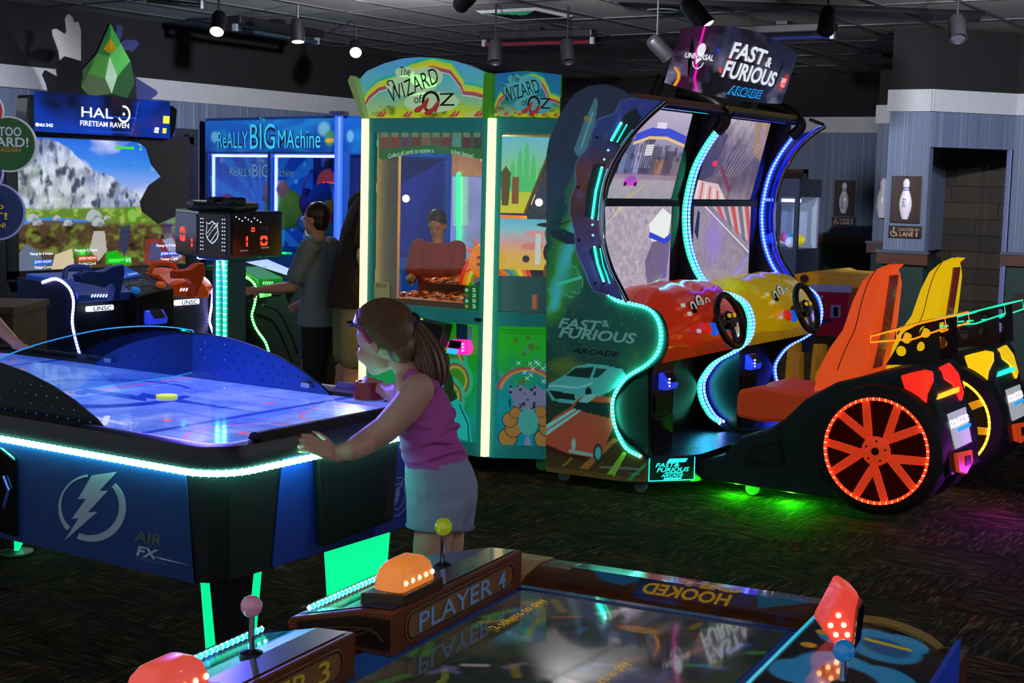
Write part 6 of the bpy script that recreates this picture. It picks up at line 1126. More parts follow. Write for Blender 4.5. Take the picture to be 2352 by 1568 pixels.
# far rail with painted title, pale plank at its left end, slightly rounded
fr_=[(0.032,-.012),(.07,.012),(.16,.026),(.24,.018),(.262,-.01),(.262,-.2),(.032,-.2)]
MB().loft([[g(a,b,z) for a,z in fr_] for b in np.linspace(-.24,.76,9)]).build('far_rail',GWD,gt,smooth=True)
rz=lambda a:float(np.interp(a,[p[0] for p in fr_[:5]],[p[1] for p in fr_[:5]]))+.0015
ra=ART(300,90,.62,.20); ra.vgrad([(0,'2a1810'),(.5,'4a2818'),(1,'3a2014')]); ra.mix((ra.noise(.2,.05,3,105)-.45)*1.5,'6a3c1c')
ra.poly([(.02,.06),(.10,.14),(.16,.15),(.19,.10),(.14,.06)],'1a6a98'); ra.poly([(.17,.04),(.2,.19),(.24,.19),(.22,.03)],'182c50'); ra.poly([(.22,.02),(.23,.18),(.52,.17),(.55,.04)],'4a3448',.8); ra.poly([(.46,.04),(.50,.16),(.60,.09),(.58,.05)],'1a7090'); ra.mix((ra.noise(.06,.05,3,106)-.55)*2*(ra.X>.2),'2a4a98')
ra.build('rail_art',lambda u,v:g(.245-v*.95,u+.06,rz(.245-v*.95)),PRINT(.12,.9,.1,.8),gt)
for s,a0,a1,b0,b1 in (('HOOKED',.14,.075,.27,.49),('GET',.20,.15,.33,.50)): text(s,(lambda u,v,n=0:g(v,u,rz(v)+.001)),(b0,min(a0,a1),b1,max(a0,a1)),M('rail_yellow','d0a018',.4,es=.15),gt,n=0,mirror=True,shear=.15,bold=.03)
pkb=MB().loft([[g(a,b,z+.003) for a,z in ((.05,.006),(.07,.013),(.16,.027),(.24,.019),(.258,.0))]+[g(a,b,z-.006) for a,z in ((.258,.0),(.24,.019),(.16,.027),(.07,.013),(.05,.006))] for b in (-.20,-.03)]).build('pale_plank',GW2,gt)
# stations
CYG=M('led_rail_cyan','20ffd8',.4,es=2.2,var=0); PLQ=M('plaque_wood','9a6a3c',.4,scale=10,var=.35,coat=.2); DKL=M('plaque_line','2a1408',.5); SW_=M('station_wood','7a3a1c',.4,scale=8,var=.3)
def dome(c,ax,wd,tint,par):
    ax=ax/np.linalg.norm(ax); ay=np.cross((0,0,1),ax); R=[]
    for k,(h,s) in enumerate(((0,1.),(.02,.97),(.04,.86),(.054,.66),(.060,.40))):
        R.append([c+ax*x*s*(1 if k<3 else .97)+ay*y*s+V3(0,0,h) for x,y in rrect(-wd,-.038,wd,.038,.018,3)])
    d=MB().loft(R).build('signal_dome',M('dome_'+tint,tint,.35,es=.55,coat=.4,var=.35,scale=14),par,smooth=True)
    for k in np.linspace(-.75,.75,5): MB().ball(c+ax*k*wd-ay*.036*(1)+V3(0,0,.018),.006,8).build('dome_lamp',M('dome_spark','ffd080',.4,es=5,var=0),d)
    return d
def stick(p,col,par,h=.085):
    t=tube('joystick_shaft',[p,p+V3(0,0,h)],.006,CHR,par,n=8); MB().lathe([(.024,0),(.022,.008),(.008,.014)],p,(0,0,1),14).build('joystick_boot',BLK,par,smooth=True)
    MB().ball(p+V3(0,0,h+.012),.021,18).build('joystick_ball',M('ball_'+col,col,.08,es=.18,coat=1.,var=.5,scale=60),t,smooth=True)
def station4(a0,a1,label_,ink,strip,domepos,tint,stickpos,scol,name):
    t=T(name,label_,'player station',g((a0+a1)/2,-.14,-.02),'player stations on the fishing table')
    # wedge: tall inner face, top falling outward
    S1=[(-.015,-.002),(-.015,.092),(-.10,.088),(-.27,.045),(-.28,.03),(-.26,-.002)]
    MB().loft([[g(a,b,z) for b,z in S1] for a in (a0,a1)]).build('station_case',SW_,t,bev=.003)
    PF4=PL(g(a0,-.0145,0),ge,(0,0,1)); L=a1-a0; fo=plate('name_plaque',PF4,rrect(.05,.014,L-.05,.080,.028,5),PLQ,t,n=.001,th=.002)
    for r0 in (0.,.006): plate('plaque_border',PF4,rrect(.05,.014,L-.05,.080,.028,5)+[],DKL if r0==0 else PLQ,fo,n=.0005 if r0==0 else .0036,th=.0001) if False else None
    bo=[PF4(u,v,.0035) for u,v in rrect(.056,.019,L-.056,.075,.025,5)]; tube('plaque_border',bo,.0022,DKL,fo,n=5,closed=True)
    text('PLAYER',PF4,(.10,.026,L-.17,.068),M('ink_'+ink,ink,.4,es=.12),fo,n=.004,bold=.012,ext=.002); text(label_p[name+str(a0)][-1],PF4,(L-.14,.026,L-.10,.068),M('ink_'+ink,ink,.4,es=.12),fo,n=.004,bold=.012,ext=.002)
    PEn=PL(g(a0,0,0),gf*-1,(0,0,1))
    pe=MB().prism([g(a0-.002,b,z) for b,z in ((-.02,.012),(-.02,.078),(-.10,.076),(-.25,.04),(-.25,.012))],ge*-.002).build('end_plaque',M('filigree_dark','3a2a1c',.35,.4,var=.6,scale=40),t)
    for k in range(3): tube('filigree',smoothpath([g(a0-.005,-.035-.012*k,.03+.012*k),g(a0-.005,-.06-.02*k,.05),g(a0-.005,-.10-.02*k,.035+.005*k),g(a0-.005,-.18,.028+.004*k)],3),.0022,M('brass_old','8a7a58',.3,.8),t,n=5)
    # top: printed deck, lit rail, dome, joystick
    top=lambda a,b,dz=0.:g(a,b,float(np.interp(-b,[.015,.10,.27],[.092,.088,.045]))+dz)
    MB().add([top(a0+.02,-.03,.002),top(a1-.01,-.03,.002),top(a1-.01,-.10,.002),top(a0+.02,-.10,.002),top(a1-.01,-.262,.002),top(a0+.02,-.262,.002)],[(0,1,2,3),(3,2,4,5)]).build('control_deck',M('deck_print_'+name,'18304c',.25,coat=.6,es=.05,var=.9,scale=18),t)
    s0,s1=strip; led([top(s0,-.235,.012),top(s1,-.235,.012)],'18ffd0',t,r=.005,es=6,step=.016,br=.0055,bes=6)
    MB().add([top(s0,-.262,.014),top(s1,-.262,.014),top(s1,-.15,.004),top(s0,-.15,.004)],[(0,1,2,3)]).build('rail_lens',GLASS('teal_lens','70e8d0',.7,.05),t)
    dm=MB().prism([top(domepos-.085,-.02,-.01),top(domepos+.085,-.02,-.01),top(domepos+.085,-.13,-.01),top(domepos-.085,-.13,-.01)],(0,0,.035)).build('dome_block',M('block_brown','4a2a1a',.4),t,bev=.004)
    dome(top(domepos,-.07,.026),ge,.075,tint,t); stick(top(stickpos,-.12,.0),scol,t)
    return t
label_p={'player_station-0.59':'PLAYER 4','player_station-1.32':'PLAYER 3'}
station4(-.59,.02,'player station with PLAYER 4 plaque, orange lit dome and yellow joystick','6a90c0',(-.57,-.25),-.45,'f08838',-.19,'b8c818','player_station')
station4(-1.32,-.73,'player station with PLAYER 3 plaque, red lit dome and pink joystick','b0a030',(-1.10,-.74),-1.23,'f05848',-.93,'c080a0','player_station')
# station on the right side
t=T('player_station','player station with red upright dome and blue joystick at the right of the table','player station',g(-.3,.85,-.02),'player stations on the fishing table')
S1=[(.735,-.002),(.735,.07),(.82,.066),(1.02,.03),(1.02,-.002)]
MB().loft([[g(a,b,z) for b,z in S1] for a in (-.8,-.03)]).build('station_case',SW_,t,bev=.003)
top=lambda a,b,dz=0.:g(a,b,float(np.interp(b,[.735,.82,1.02],[.07,.066,.03]))+dz)
dk_=ART(130,280,.27,.74,'101418'); dk_.mix((dk_.noise(.08,.08,3,111)-.5)*3,'2a1c10'); 
for cx,cy,R in ((.15,.62,.09),(.19,.68,.05),(.08,.60,.06),(.12,.40,.10),(.18,.30,.09),(.06,.34,.07),(.2,.45,.06)): dk_.ell(cx,cy,R*.9,R,'2a90c8',1,.15)
dk_.ell(.16,.62,.05,.05,'1a5a90',1,.3); dk_.line([(.12,.63),(.2,.65)],.008,'d8c020'); dk_.ell(.14,.38,.06,.06,'181410',1,.2); dk_.ell(.2,.31,.03,.03,'e8f0f8',.8,.4)
for cx,cy in ((.05,.66),(.035,.60),(.03,.5)): dk_.ell(cx,cy,.016,.016,'c8a020',1,.3)
dk_.build('control_deck',lambda u,v:top(-.78+v,.745+u,.003),PRINT(.22,.9,.2,.6),t)
tube('lit_edge',[top(-.8,.738,.004),top(-.03,.738,.004)],.0035,M('edge_cyan','20b8d8',.4,es=.7),t,n=5)
sp_=smoothpath([top(-.05,.80,.0),top(-.035,.88,.012),top(-.04,.96,.01),top(-.06,1.0,.0)],4); tube('rope_trim',sp_,.011,M('rope_straw','b89848',.8,bump=.8,scale=200),t,n=8)
dd_=float((QZ(1920,1488,.685)-CC)@CF); PDm=PL(QD(1920,1488,dd_),_r0,(0,0,1)); oL=[(1880,1432),(1884,1420),(1926,1340),(1934,1334),(1962,1352),(1966,1362),(1950,1476),(1944,1484),(1922,1488)]
dm=MB().prism([PDm(*p,.03) for p in hits(PDm,oL)],PDm.N*-.085).build('signal_dome',M('dome_f04838','f04838',.35,es=.62,coat=.4,var=.3,scale=14),t,bev=.006)
for x,y in ((1900,1425),(1912,1446),(1924,1464),(1918,1402),(1930,1424),(1938,1446)): MB().ball(PDm(*PDm.hit(x,y),.032),.0055,8).build('dome_lamp',M('dome_spark','ffd080',.4,es=5,var=0),dm)
plate('dome_cap',PDm,hits(PDm,[(1958,1384),(1968,1364),(1976,1372),(1966,1452),(1952,1478),(1949,1470)]),BLKG,dm,n=-.04,th=.085,bev=.003)
stick(top(-.45,.885,.0),'2890d8',t,.06)
slab('side_panel',-.8,-.02,1.022,1.032,-.2,.05,M('panel_blue','1840c0',.35,es=.12),t)
for b in (.0,.62):
    for a in (-.95,-.1): slab('leg',a-.04,a+.04,b,b+.08,-.62,-.45,GDK,gt)
slab('pedestal',-1.0,-.05,.05,.6,-.62,-.45,GDK,gt)
# keep the stations standing on the wooden frame
slab('side_frame',-1.35,.1,-.30,-.02,-.14,-.006,GWD,gt); slab('side_frame',-.85,.1,.73,1.03,-.25,-.006,GWD,gt)
# ================================================================ PEOPLE
def fuse(name,mb,mat,parent,voxel=.006,it=6,fac=.5):
    me=mb.mesh('t'); o=bpy.data.objects.new('t',me); COL.objects.link(o)
    m=o.modifiers.new('r','REMESH'); m.mode='VOXEL'; m.voxel_size=voxel; m.use_smooth_shade=True
    s=o.modifiers.new('s','SMOOTH'); s.iterations=it; s.factor=fac
    dg=bpy.context.evaluated_depsgraph_get(); me2=bpy.data.meshes.new_from_object(o.evaluated_get(dg)); bpy.data.objects.remove(o); me2.name=name
    me2.polygons.foreach_set('use_smooth',[True]*len(me2.polygons)); me2.update()
    return link(name,me2,mat,parent)
def chain(mb,pts,n=14):
    P=[p for p,_ in pts]; R=[r for _,r in pts]; PP=[];RR=[]
    for i in range(len(P)-1):
        for t in (0,.33,.66): PP.append(P[i]*(1-t)+P[i+1]*t); RR.append(R[i]*(1-t)+R[i+1]*t)
    PP.append(P[-1]); RR.append(R[-1]); mb.tube(PP,RR,n); 
    for p,r in ((P[0],R[0]),(P[-1],R[-1])): mb.ball(p,r,n)
    for p,r in pts[1:-1]: mb.ball(p,r,n)
def rings(mb,secs,n=20):   # (centre, vec a, vec b)
    mb.loft([[c+a*math.cos(2*math.pi*k/n)+b*math.sin(2*math.pi*k/n) for k in range(n)] for c,a,b in secs])
def hand(mb,w_,d,nrm,s=1.,curl=.5,thumb=1,spread=.12):
    d=d/np.linalg.norm(d); nrm=nrm-d*(nrm@d); nrm/=np.linalg.norm(nrm); sd=np.cross(nrm,d)*thumb
    rings(mb,[(w_-d*.02*s,sd*.020*s,nrm*.016*s),(w_+d*.015*s,sd*.028*s,nrm*.015*s),(w_+d*.045*s,sd*.036*s,nrm*.013*s),(w_+d*.07*s,sd*.036*s,nrm*.011*s),(w_+d*.08*s,sd*.03*s,nrm*.008*s)],14)
    for i,(o,l) in enumerate(((.027,.066),(.009,.076),(-.009,.071),(-.026,.056))):
        b=w_+d*.072*s+sd*o*s; dd=d+sd*spread*(o/.03); dd/=np.linalg.norm(dd); P=[b]; a=0
        for k in range(3): a+=curl*(.55 if k==0 else .8); P.append(P[-1]+(dd*math.cos(a)-nrm*math.sin(a))*l*s*(.42,.32,.26)[k])
        mb.tube(P,[.0088*s,.0082*s,.0075*s,.0062*s],8); mb.ball(P[-1],.0064*s,8)
    b=w_+d*.02*s+sd*.024*s; P=[b,b+(d*.5+sd*.75-nrm*.2)*.034*s,b+(d*.85+sd*.85-nrm*.4)*.052*s,b+(d*1.25+sd*.8-nrm*.6)*.062*s]; mb.tube(P,[.0115*s,.010*s,.0085*s,.0068*s],8); mb.ball(P[-1],.007*s,8)
def hair_mat(name,col): return M(name,col,.42,var=.45,scale=90)
def strands(mb,c,ax,tie,starts,rad,bump=.004,w_=.005,rs=1):
    """locks lying on an ellipsoid (centre c, axes ax) from hairline directions to the tie direction"""
    R=np.random.default_rng(rs)
    for s in starts:
        s=s/np.linalg.norm(s); e=tie/np.linalg.norm(tie); om=math.acos(np.clip(s@e,-1,1)); P=[]; k=R.random()*bump
        for t in np.linspace(0,1,9):
            q=(math.sin((1-t)*om)*s+math.sin(t*om)*e)/max(math.sin(om),1e-3); q=q/np.linalg.norm(q); P.append(c+(ax[0]*q[0]+ax[1]*q[1]+ax[2]*q[2])*(1.0+k+.012*math.sin(t*3.1)))
        mb.tube(P,[w_*.4]+[w_]*7+[w_*.8],5)
SKIN=M('skin_fair','dca48c',.5,sss=.15,var=.05)
# ---- girl at the near end of the air hockey table
GD=4.50
gp=lambda x,y,o=0.:QD(x,y,GD+o)
fwd,rgt,zu=_fw,_r0,V3(0,0,1)
fac=-rgt*.95+fwd*.31; rr=fwd*.95+rgt*.31      # facing, her right side
gl=T('person','girl in pink tank top and pale shorts with a ponytail at the hockey table','person',QZ(1005,1575,0.))
mb=MB()
sh_l,sh_r=gp(962,893,-.105),gp(975,872,.115)
rings(mb,[(gp(1014,1150),rr*.10,fac*.08),(gp(1012,1110),rr*.108,fac*.085),(gp(992,1030),rr*.10,fac*.080),(gp(975,950),rr*.105,fac*.078),(gp(963,900),rr*.11,fac*.072),(gp(952,870),rr*.085,fac*.055),(gp(940,850),rr*.04,fac*.04)])
chain(mb,[(gp(945,862),.042),(gp(925,838),.036),(gp(905,812),.038)])
# arms
chain(mb,[(sh_l,.050),(gp(930,940,-.12),.050),(gp(885,985,-.125),.044),(gp(845,1012,-.13),.041),(QY(808,1034,2.70),.034),(QY(776,1040,2.735),.025)])
hw=QY(772,1046,2.735); hand(mb,hw,QY(712,1016,2.775)-hw,V3(0,0,1)*.75-fwd*.65,.95,.42,-1)
chain(mb,[(sh_r,.045),(gp(935,900,.25),.040),(gp(905,905,.36),.034),(gp(880,893,.40),.024)])
hw2=gp(876,890,.40); hand(mb,hw2,gp(838,880,.42)-hw2,V3(0,0,1)*.4-fwd*.9,.82,1.1,1)
# legs, feet
for hx,kx,ax,o in ((1000,985,978,-.065),(1022,1022,1028,.075)):
    ank=QZ(ax+20,1545,.07)*0+V3(*(gp(ax,1400,o))[:2],.075)
    chain(mb,[(gp(hx+6,1150,o),.062),(gp((hx+kx)/2,1250,o),.060),(V3(*gp(kx,1330,o)[:2],.34),.05),(V3(*gp(kx+6,1400,o)[:2],.22),.046),(ank,.032)])
    chain(mb,[(ank-V3(0,0,.02),.034),(ank-V3(0,0,.045)+fac*.05,.030),(ank-V3(0,0,.052)+fac*.12,.024)])
# head: skull, face, jaw, nose, lips, ear
hc=gp(884,768); hf=(-rgt*.90+fwd*.38-zu*.22); hf/=np.linalg.norm(hf); hr=np.cross(hf,zu); hr/=np.linalg.norm(hr); hu=np.cross(hr,hf)
H3=lambda a,b,c:hc+hf*a+hr*b+hu*c
def ellb(mb,c,a,b,d,n=18):
    R=[]
    for i in range(n//2+1): t=math.pi*i/(n//2); s=max(math.sin(t),1e-3); R.append([c+a*s*math.cos(2*math.pi*k/n)+b*s*math.sin(2*math.pi*k/n)-d*math.cos(t) for k in range(n)])
    mb.loft(R)
ellb(mb,hc,hf*.092,hr*.078,hu*.088); ellb(mb,H3(.032,0,-.050),hf*.060,hr*.062,hu*.068); ellb(mb,H3(.055,0,-.098),hf*.026,hr*.028,hu*.024)
for s in (-1,1): ellb(mb,H3(.058,s*.036,-.052),hf*.030,hr*.028,hu*.030); ellb(mb,H3(.000,s*.083,-.030),hf*.018,hr*.010,hu*.028); 
ellb(mb,H3(.094,0,-.045),hf*.014,hr*.012,hu*.016); ellb(mb,H3(.088,0,-.030),hf*.010,hr*.008,hu*.025); ellb(mb,H3(.080,0,-.076),hf*.012,hr*.020,hu*.007)
fuse('body',mb,SKIN,gl,.0048,5)
em_=MB()
for s in (-1,1): ellb(em_,H3(.077,s*.030,-.022),hf*.005,hr*.011,hu*.006,10)
em_.build('eyes',M('eye_dark','20140e',.3),gl,smooth=True)
# hair
hb_=MB(); ellb(hb_,hc+hu*.020-hf*.020,hf*.090,hr*.084,hu*.088); ellb(hb_,H3(-.055,0,-.045),hf*.050,hr*.066,hu*.055)
tie=np.array([-.93,.0,.34]); axs=(hf*.104,hr*.093,hu*.106); st=[]
for t in np.linspace(-1,1,150):
    a=t*2.5; st.append(np.array([math.cos(a)*.86,math.sin(a)*.98,float(np.interp(abs(a),[0,.7,1.15,1.5,1.9,2.5],[.62,.45,.22,.05,-.40,-.62]))]))
for t in np.linspace(-1,1,90):
    a=t*1.9; st.append(np.array([math.cos(a)*.75,math.sin(a)*.75,.62]))
strands(hb_,hc,axs,tie,st,.1,.035,.0062,5)
hbm=hair_mat('hair_light_brown','74543a'); hb_.build('hair',hbm,gl,smooth=True)
tp_=hc+axs[0]*tie[0]+axs[2]*tie[2]
pt=MB(); R=np.random.default_rng(9); path=[tp_,gp(962,765),gp(982,800,-.01),gp(993,840,-.015),gp(998,872,-.02),gp(1000,888,-.02)]; wid=[.014,.036,.044,.046,.036,.012]
for i in range(190):
    a,b=R.normal(0,.5),R.normal(0,.5); k=max(1,math.hypot(a,b)); a/=k; b/=k; e=.78+.24*R.random()
    P=[p+(rr*a+fac*b)*w_*1.05+V3(0,0,R.normal(0,.004)) for p,w_ in zip(path,wid)]; m=max(4,int(round(6*e))); pt.tube(smoothpath(P[:m],3),.0042,5)
pt.build('ponytail',hbm,gl,smooth=True)
a1=gp(950,752)-tp_; a1/=np.linalg.norm(a1); u1=np.cross(a1,zu); u1/=np.linalg.norm(u1); u2=np.cross(a1,u1)
tube('hair_tie',[tp_+a1*.012+(u1*math.cos(t)+u2*math.sin(t))*.021 for t in np.linspace(0,2*math.pi,18,endpoint=False)],.010,M('hair_tie_navy','1c2048',.8),gl,n=8,closed=True)
hbp=[]
for t in np.linspace(-1.62,1.62,25): hbp.append(hc+axs[1]*math.sin(t)*1.03+(hu*.92+hf*.52)*.112*math.cos(t)-hu*.012+hf*.006)
tube('headband',hbp,.0062,M('headband_pink','c02878',.35),gl,n=8)
sgm=MB(); 
for s in (-1,1): sgm.obox(H3(.088,s*.036,.052),hr*.020,hu*.010+hf*.008,hf*.002)
sgm.obox(H3(.088,0,.056),hr*.01,hu*.003,hf*.002); gs=sgm.build('sunglasses',M('lens_dark','141a28',.1,coat=1.),gl,bev=.002); 
for s in (-1,1): tube('glasses_arm',[H3(.084,s*.066,.052),H3(.02,s*.096,.040)],.0028,M('frame_teal','205a68',.4),gs,n=5)
# tank top and shorts
def cloth(name,col,rough=.85,sc=(7,7,34),st=.7):
    m=M(name,col,rough,var=.06); nt=m.node_tree; tc=nt.nodes.new('ShaderNodeTexCoord'); mp=nt.nodes.new('ShaderNodeMapping'); mp.inputs['Scale'].default_value=sc; no=nt.nodes.new('ShaderNodeTexNoise'); no.inputs['Scale'].default_value=1; no.inputs['Detail'].default_value=2
    nt.links.new(tc.outputs['Object'],mp.inputs[0]); nt.links.new(mp.outputs[0],no.inputs['Vector']); b=nt.nodes.new('ShaderNodeBump'); b.inputs['Strength'].default_value=st; b.inputs['Distance'].default_value=.02; nt.links.new(no.outputs['Fac'],b.inputs['Height']); nt.links.new(b.outputs[0],nt.nodes['Principled BSDF'].inputs['Normal']); return m
mb=MB(); rings(mb,[(gp(1006,1078),rr*.122,fac*.096),(gp(998,1050),rr*.118,fac*.094),(gp(986,1010),rr*.113,fac*.090),(gp(977,965),rr*.114,fac*.088),(gp(967,915),rr*.114,fac*.083),(gp(960,888),rr*.098,fac*.072),(gp(953,868),rr*.078,fac*.060)])
for s in (-1,1): chain(mb,[(gp(960,895,s*.07)+fac*.05,.020),(gp(950,858,s*.055)+fac*.008,.018),(gp(962,885,s*.06)-fac*.05,.022)],8)
# creases as soft rolls round the waist
for y,k in ((958,.0),(985,.004),(1012,.003),(1036,.006),(1058,.004)):
    c=gp(978+(y-960)*.25,y); mb.tube([c+rr*(.112+k)*math.cos(t)+fac*(.086+k)*math.sin(t)+V3(0,0,.018*math.sin(t*2+y)) for t in np.linspace(0,2*math.pi,28,endpoint=False)],.0085,6,True)
fuse('tank_top',mb,cloth('tank_pink','c858b0'),gl,.005,3,.4)
mb=MB(); rings(mb,[(gp(1002,1050),rr*.116,fac*.094),(gp(1008,1075),rr*.128,fac*.104),(gp(1014,1110),rr*.135,fac*.112),(gp(1016,1150),rr*.132,fac*.108),(gp(1012,1175),rr*.12,fac*.10)])
for o,x in ((-.06,1000),(.068,1026)): rings(mb,[(gp(x+2,1150,o),rr*.072,fac*.096),(gp(x,1185,o),rr*.074,fac*.092),(gp(x-2,1210,o),rr*.074,fac*.088)])
fuse('shorts',mb,cloth('shorts_pale','98a4bc',.9,(9,9,14),.6),gl,.006,4)
for o,x in ((-.06,999),(.068,1025)): tube('shorts_hem',[gp(x,1207,o)+rr*.074*math.cos(t)+fac*.089*math.sin(t) for t in np.linspace(0,2*math.pi,24,endpoint=False)],.005,M('shorts_hem','8490a8',.9),gl,n=6,closed=True)
for o,ax in ((-.065,978),(.075,1028)):
    ank=V3(*gp(ax,1400,o)[:2],.03); s_=MB(); rings(s_,[(ank-fac*.06+V3(0,0,-.026),rr*.026,zu*.002+fac*.0),(ank-fac*.05,rr*.034,zu*.03),(ank+fac*.03,rr*.038,zu*.032),(ank+fac*.10,rr*.038,zu*.026),(ank+fac*.145,rr*.02,zu*.014)]); s_.build('sandal',M('sandal_grey','40444c',.6),gl,smooth=True)
# mallet in her right hand
ml=gp(848,916,.44); ma_=T('mallet','red mallet held in the girl\'s right hand over the ice','mallet',ml)
MB().lathe([(.0,.0),(.052,.0),(.056,.006),(.050,.05),(.047,.062),(.043,.062),(.040,.02),(.0,.018)],ml,(0,0,1),28).build('mallet_cup',M('mallet_red','a01c20',.25,coat=.5),ma_,smooth=True); MB().lathe([(.012,.018),(.014,.04),(.02,.055),(.016,.07),(0,.074)],ml,(0,0,1),18).build('mallet_knob',M('mallet_red','a01c20',.25),ma_,smooth=True); MB().lathe([(.05,-.002),(.056,-.002),(.056,.003),(.05,.003)],ml,(0,0,1),28).build('felt_pad',M('felt_pale','c8c8d8',.9),ma_,smooth=True)
# ---- generic standing figure
def figure(label,foot,face,H,skin,shirt,pants,hair,arms,short=False,lean=0.,loc_head=None,knee=.0,vox=.009,hairlen=0,nod=.0,nm='person'):
    """foot: floor point; face: facing (xy); arms: for each side (elbow, wrist) in body axes (right, forward, up)*H"""
    t=T(nm,label,'person',foot); f=V3(*face,0); f/=np.linalg.norm(f); r=np.cross(f,zu); 
    B=lambda a,b,c:foot+(r*a+f*(b+lean*max(0,c-.5)*1.6)+zu*c)*H
    mb=MB(); hs=B(0,0.02,.93); 
    chain(mb,[(B(0,0,.80),.030*H),(B(0,.005,.86),.032*H)])
    hfv=f*math.cos(nod)-zu*math.sin(nod); huv=np.cross(r,hfv); h3=lambda a,b,c:hs+(hfv*a+r*b+huv*c)*H
    ellb(mb,h3(0,0,.012),hfv*.055*H,r*.045*H,huv*.055*H); ellb(mb,h3(.018,0,-.030),hfv*.036*H,r*.037*H,huv*.040*H); ellb(mb,h3(.032,0,-.060),hfv*.016*H,r*.018*H,huv*.014*H); ellb(mb,h3(.056,0,-.018),hfv*.009*H,r*.008*H,huv*.013*H)
    for s in (-1,1): ellb(mb,h3(0,s*.047,-.012),hfv*.009*H,r*.006*H,huv*.016*H,10)
    AR=[]
    for s,(el,wr) in zip((-1,1),arms):
        S_=B(s*.105,0,.80); E=B(s*.105,0,.80)+(r*el[0]+f*el[1]+zu*el[2])*H; W_=E+(r*wr[0]+f*wr[1]+zu*wr[2])*H; AR.append((S_,E,W_))
        chain(mb,[(S_,.034*H),(S_*.5+E*.5,.031*H),(E,.027*H),(E*.5+W_*.5,.024*H),(W_,.016*H)]); hand(mb,W_,W_-E,-r*s*.7-f*.2+zu*.1,H/1.65,.5,s)
    for s in (-1,1):
        hp,kn,an=B(s*.055,0,.49),B(s*.058,knee,.27),B(s*.058,-.01,.045)
        chain(mb,[(hp,.058*H),(hp*.5+kn*.5,.050*H),(kn,.036*H),(kn*.6+an*.4+(-f)*.008*H,.037*H),(an,.024*H)])
    rings(mb,[(B(0,0,.47),r*.09*H,f*.055*H),(B(0,0,.56),r*.085*H,f*.058*H),(B(0,.0,.70),r*.095*H,f*.06*H),(B(0,0,.80),r*.075*H,f*.045*H)])
    fuse('body',mb,skin,t,vox,5)
    mb=MB(); rings(mb,[(B(0,0,.455),r*.124*H,f*.092*H),(B(0,0,.52),r*.112*H,f*.085*H),(B(0,0,.62),r*.104*H,f*.078*H),(B(0,.003,.72),r*.112*H,f*.078*H),(B(0,0,.79),r*.105*H,f*.060*H),(B(0,0,.832),r*.05*H,f*.040*H)])
    for s,(S_,E,W_) in zip((-1,1),AR): chain(mb,[(S_-r*s*.02*H,.045*H),(S_+zu*.004*H,.047*H),(S_*.7+E*.3,.046*H),(S_*.3+E*.7,.045*H)])
    fuse('shirt',mb,shirt,t,vox,4)
    mb=MB(); rings(mb,[(B(0,0,.545),r*.098*H,f*.070*H),(B(0,0,.49),r*.108*H,f*.076*H),(B(0,0,.455),r*.10*H,f*.07*H)])
    for s in (-1,1):
        hp,kn,an=B(s*.055,0,.49),B(s*.060,knee,.27),B(s*.060,-.01,.05)
        chain(mb,[(hp,.058*H),(hp*.5+kn*.5,.058*H),(hp*.08+kn*.92,.056*H)] if short else [(hp,.056*H),(hp*.5+kn*.5,.055*H),(kn,.048*H),(an,.044*H)])
    fuse('trousers' if not short else 'shorts',mb,pants,t,vox,4)
    for s in (-1,1):
        a=B(s*.06,-.01,.0); sm=MB(); rings(sm,[(a-f*.035*H+zu*.018*H,r*.02*H,zu*.018*H),(a+zu*.026*H,r*.030*H,zu*.026*H),(a+f*.05*H+zu*.02*H,r*.032*H,zu*.02*H),(a+f*.10*H+zu*.012*H,r*.022*H,zu*.012*H)],12); sm.build('shoe',M('shoe_dark','24262c',.6),t,smooth=True)
    hm=MB(); ellb(hm,h3(-.008,0,.022),hfv*.058*H,r*.050*H,huv*.056*H); ellb(hm,h3(-.024,0,-.012),hfv*.036*H,r*.044*H,huv*.045*H)
    fuse('hair',hm,hair,t,vox*.8,2)
    e_=MB()
    for s in (-1,1): ellb(e_,h3(.050,s*.018,-.002),hfv*.003*H,r*.007*H,huv*.004*H,8)
    e_.build('eyes',M('eye_dark','20140e',.3),t); 
    return t,B
DH=hair_mat('hair_dark','2c1c12')
fb=QZ(731,978,0); figure('boy in a grey t-shirt and dark trousers seen from behind at the green console',fb,(-.25,.97),1.45,SKIN,cloth('shirt_grey','7c8c98',.9,(9,9,9),.5),M('jeans_dark','141a22',.8),DH,[((-.01,.08,-.17),(-.0,.16,-.02)),((.03,.03,-.18),(-.02,.12,-.08))])
fm=QZ(806,1000,0); mt_,MBm=figure('man in a black t-shirt and khaki shorts half hidden by the coin pusher',fm,(.74,-.59),1.80,SKIN,cloth('shirt_black','2a2018',.9,(9,9,9),.4),cloth('khaki','9a9268',.9,(9,9,9),.5),DH,[((-.02,.02,-.18),(.0,.05,-.15)),((.055,-.045,-.165),(.01,.045,-.15))],short=True,lean=.1)
fg=QX(1002,800,8.45); fg[2]=0; figure('boy in a red-orange shirt looking down, seen through the coin pusher glass',fg,(-.97,-.30),1.40,SKIN,cloth('shirt_orange','a83818',.9,(9,9,9),.4),M('jeans_dark','141a22',.8),DH,[((-.02,.06,-.16),(.05,.14,.0)),((.02,.06,-.16),(-.06,.14,.02))],nod=.45)
op=V3(3.86,5.78,0); figure('opponent at the far end of the hockey table with one hand on the rail',op,(.0,-1),1.5,SKIN,cloth('shirt_grey','7c8484',.9,(9,9,9),.5),M('jeans_dark','141a22',.8),DH,[((.0,.16,-.13),(.0,.16,-.085)),((.03,.04,-.16),(.0,.14,-.08))],lean=.2)
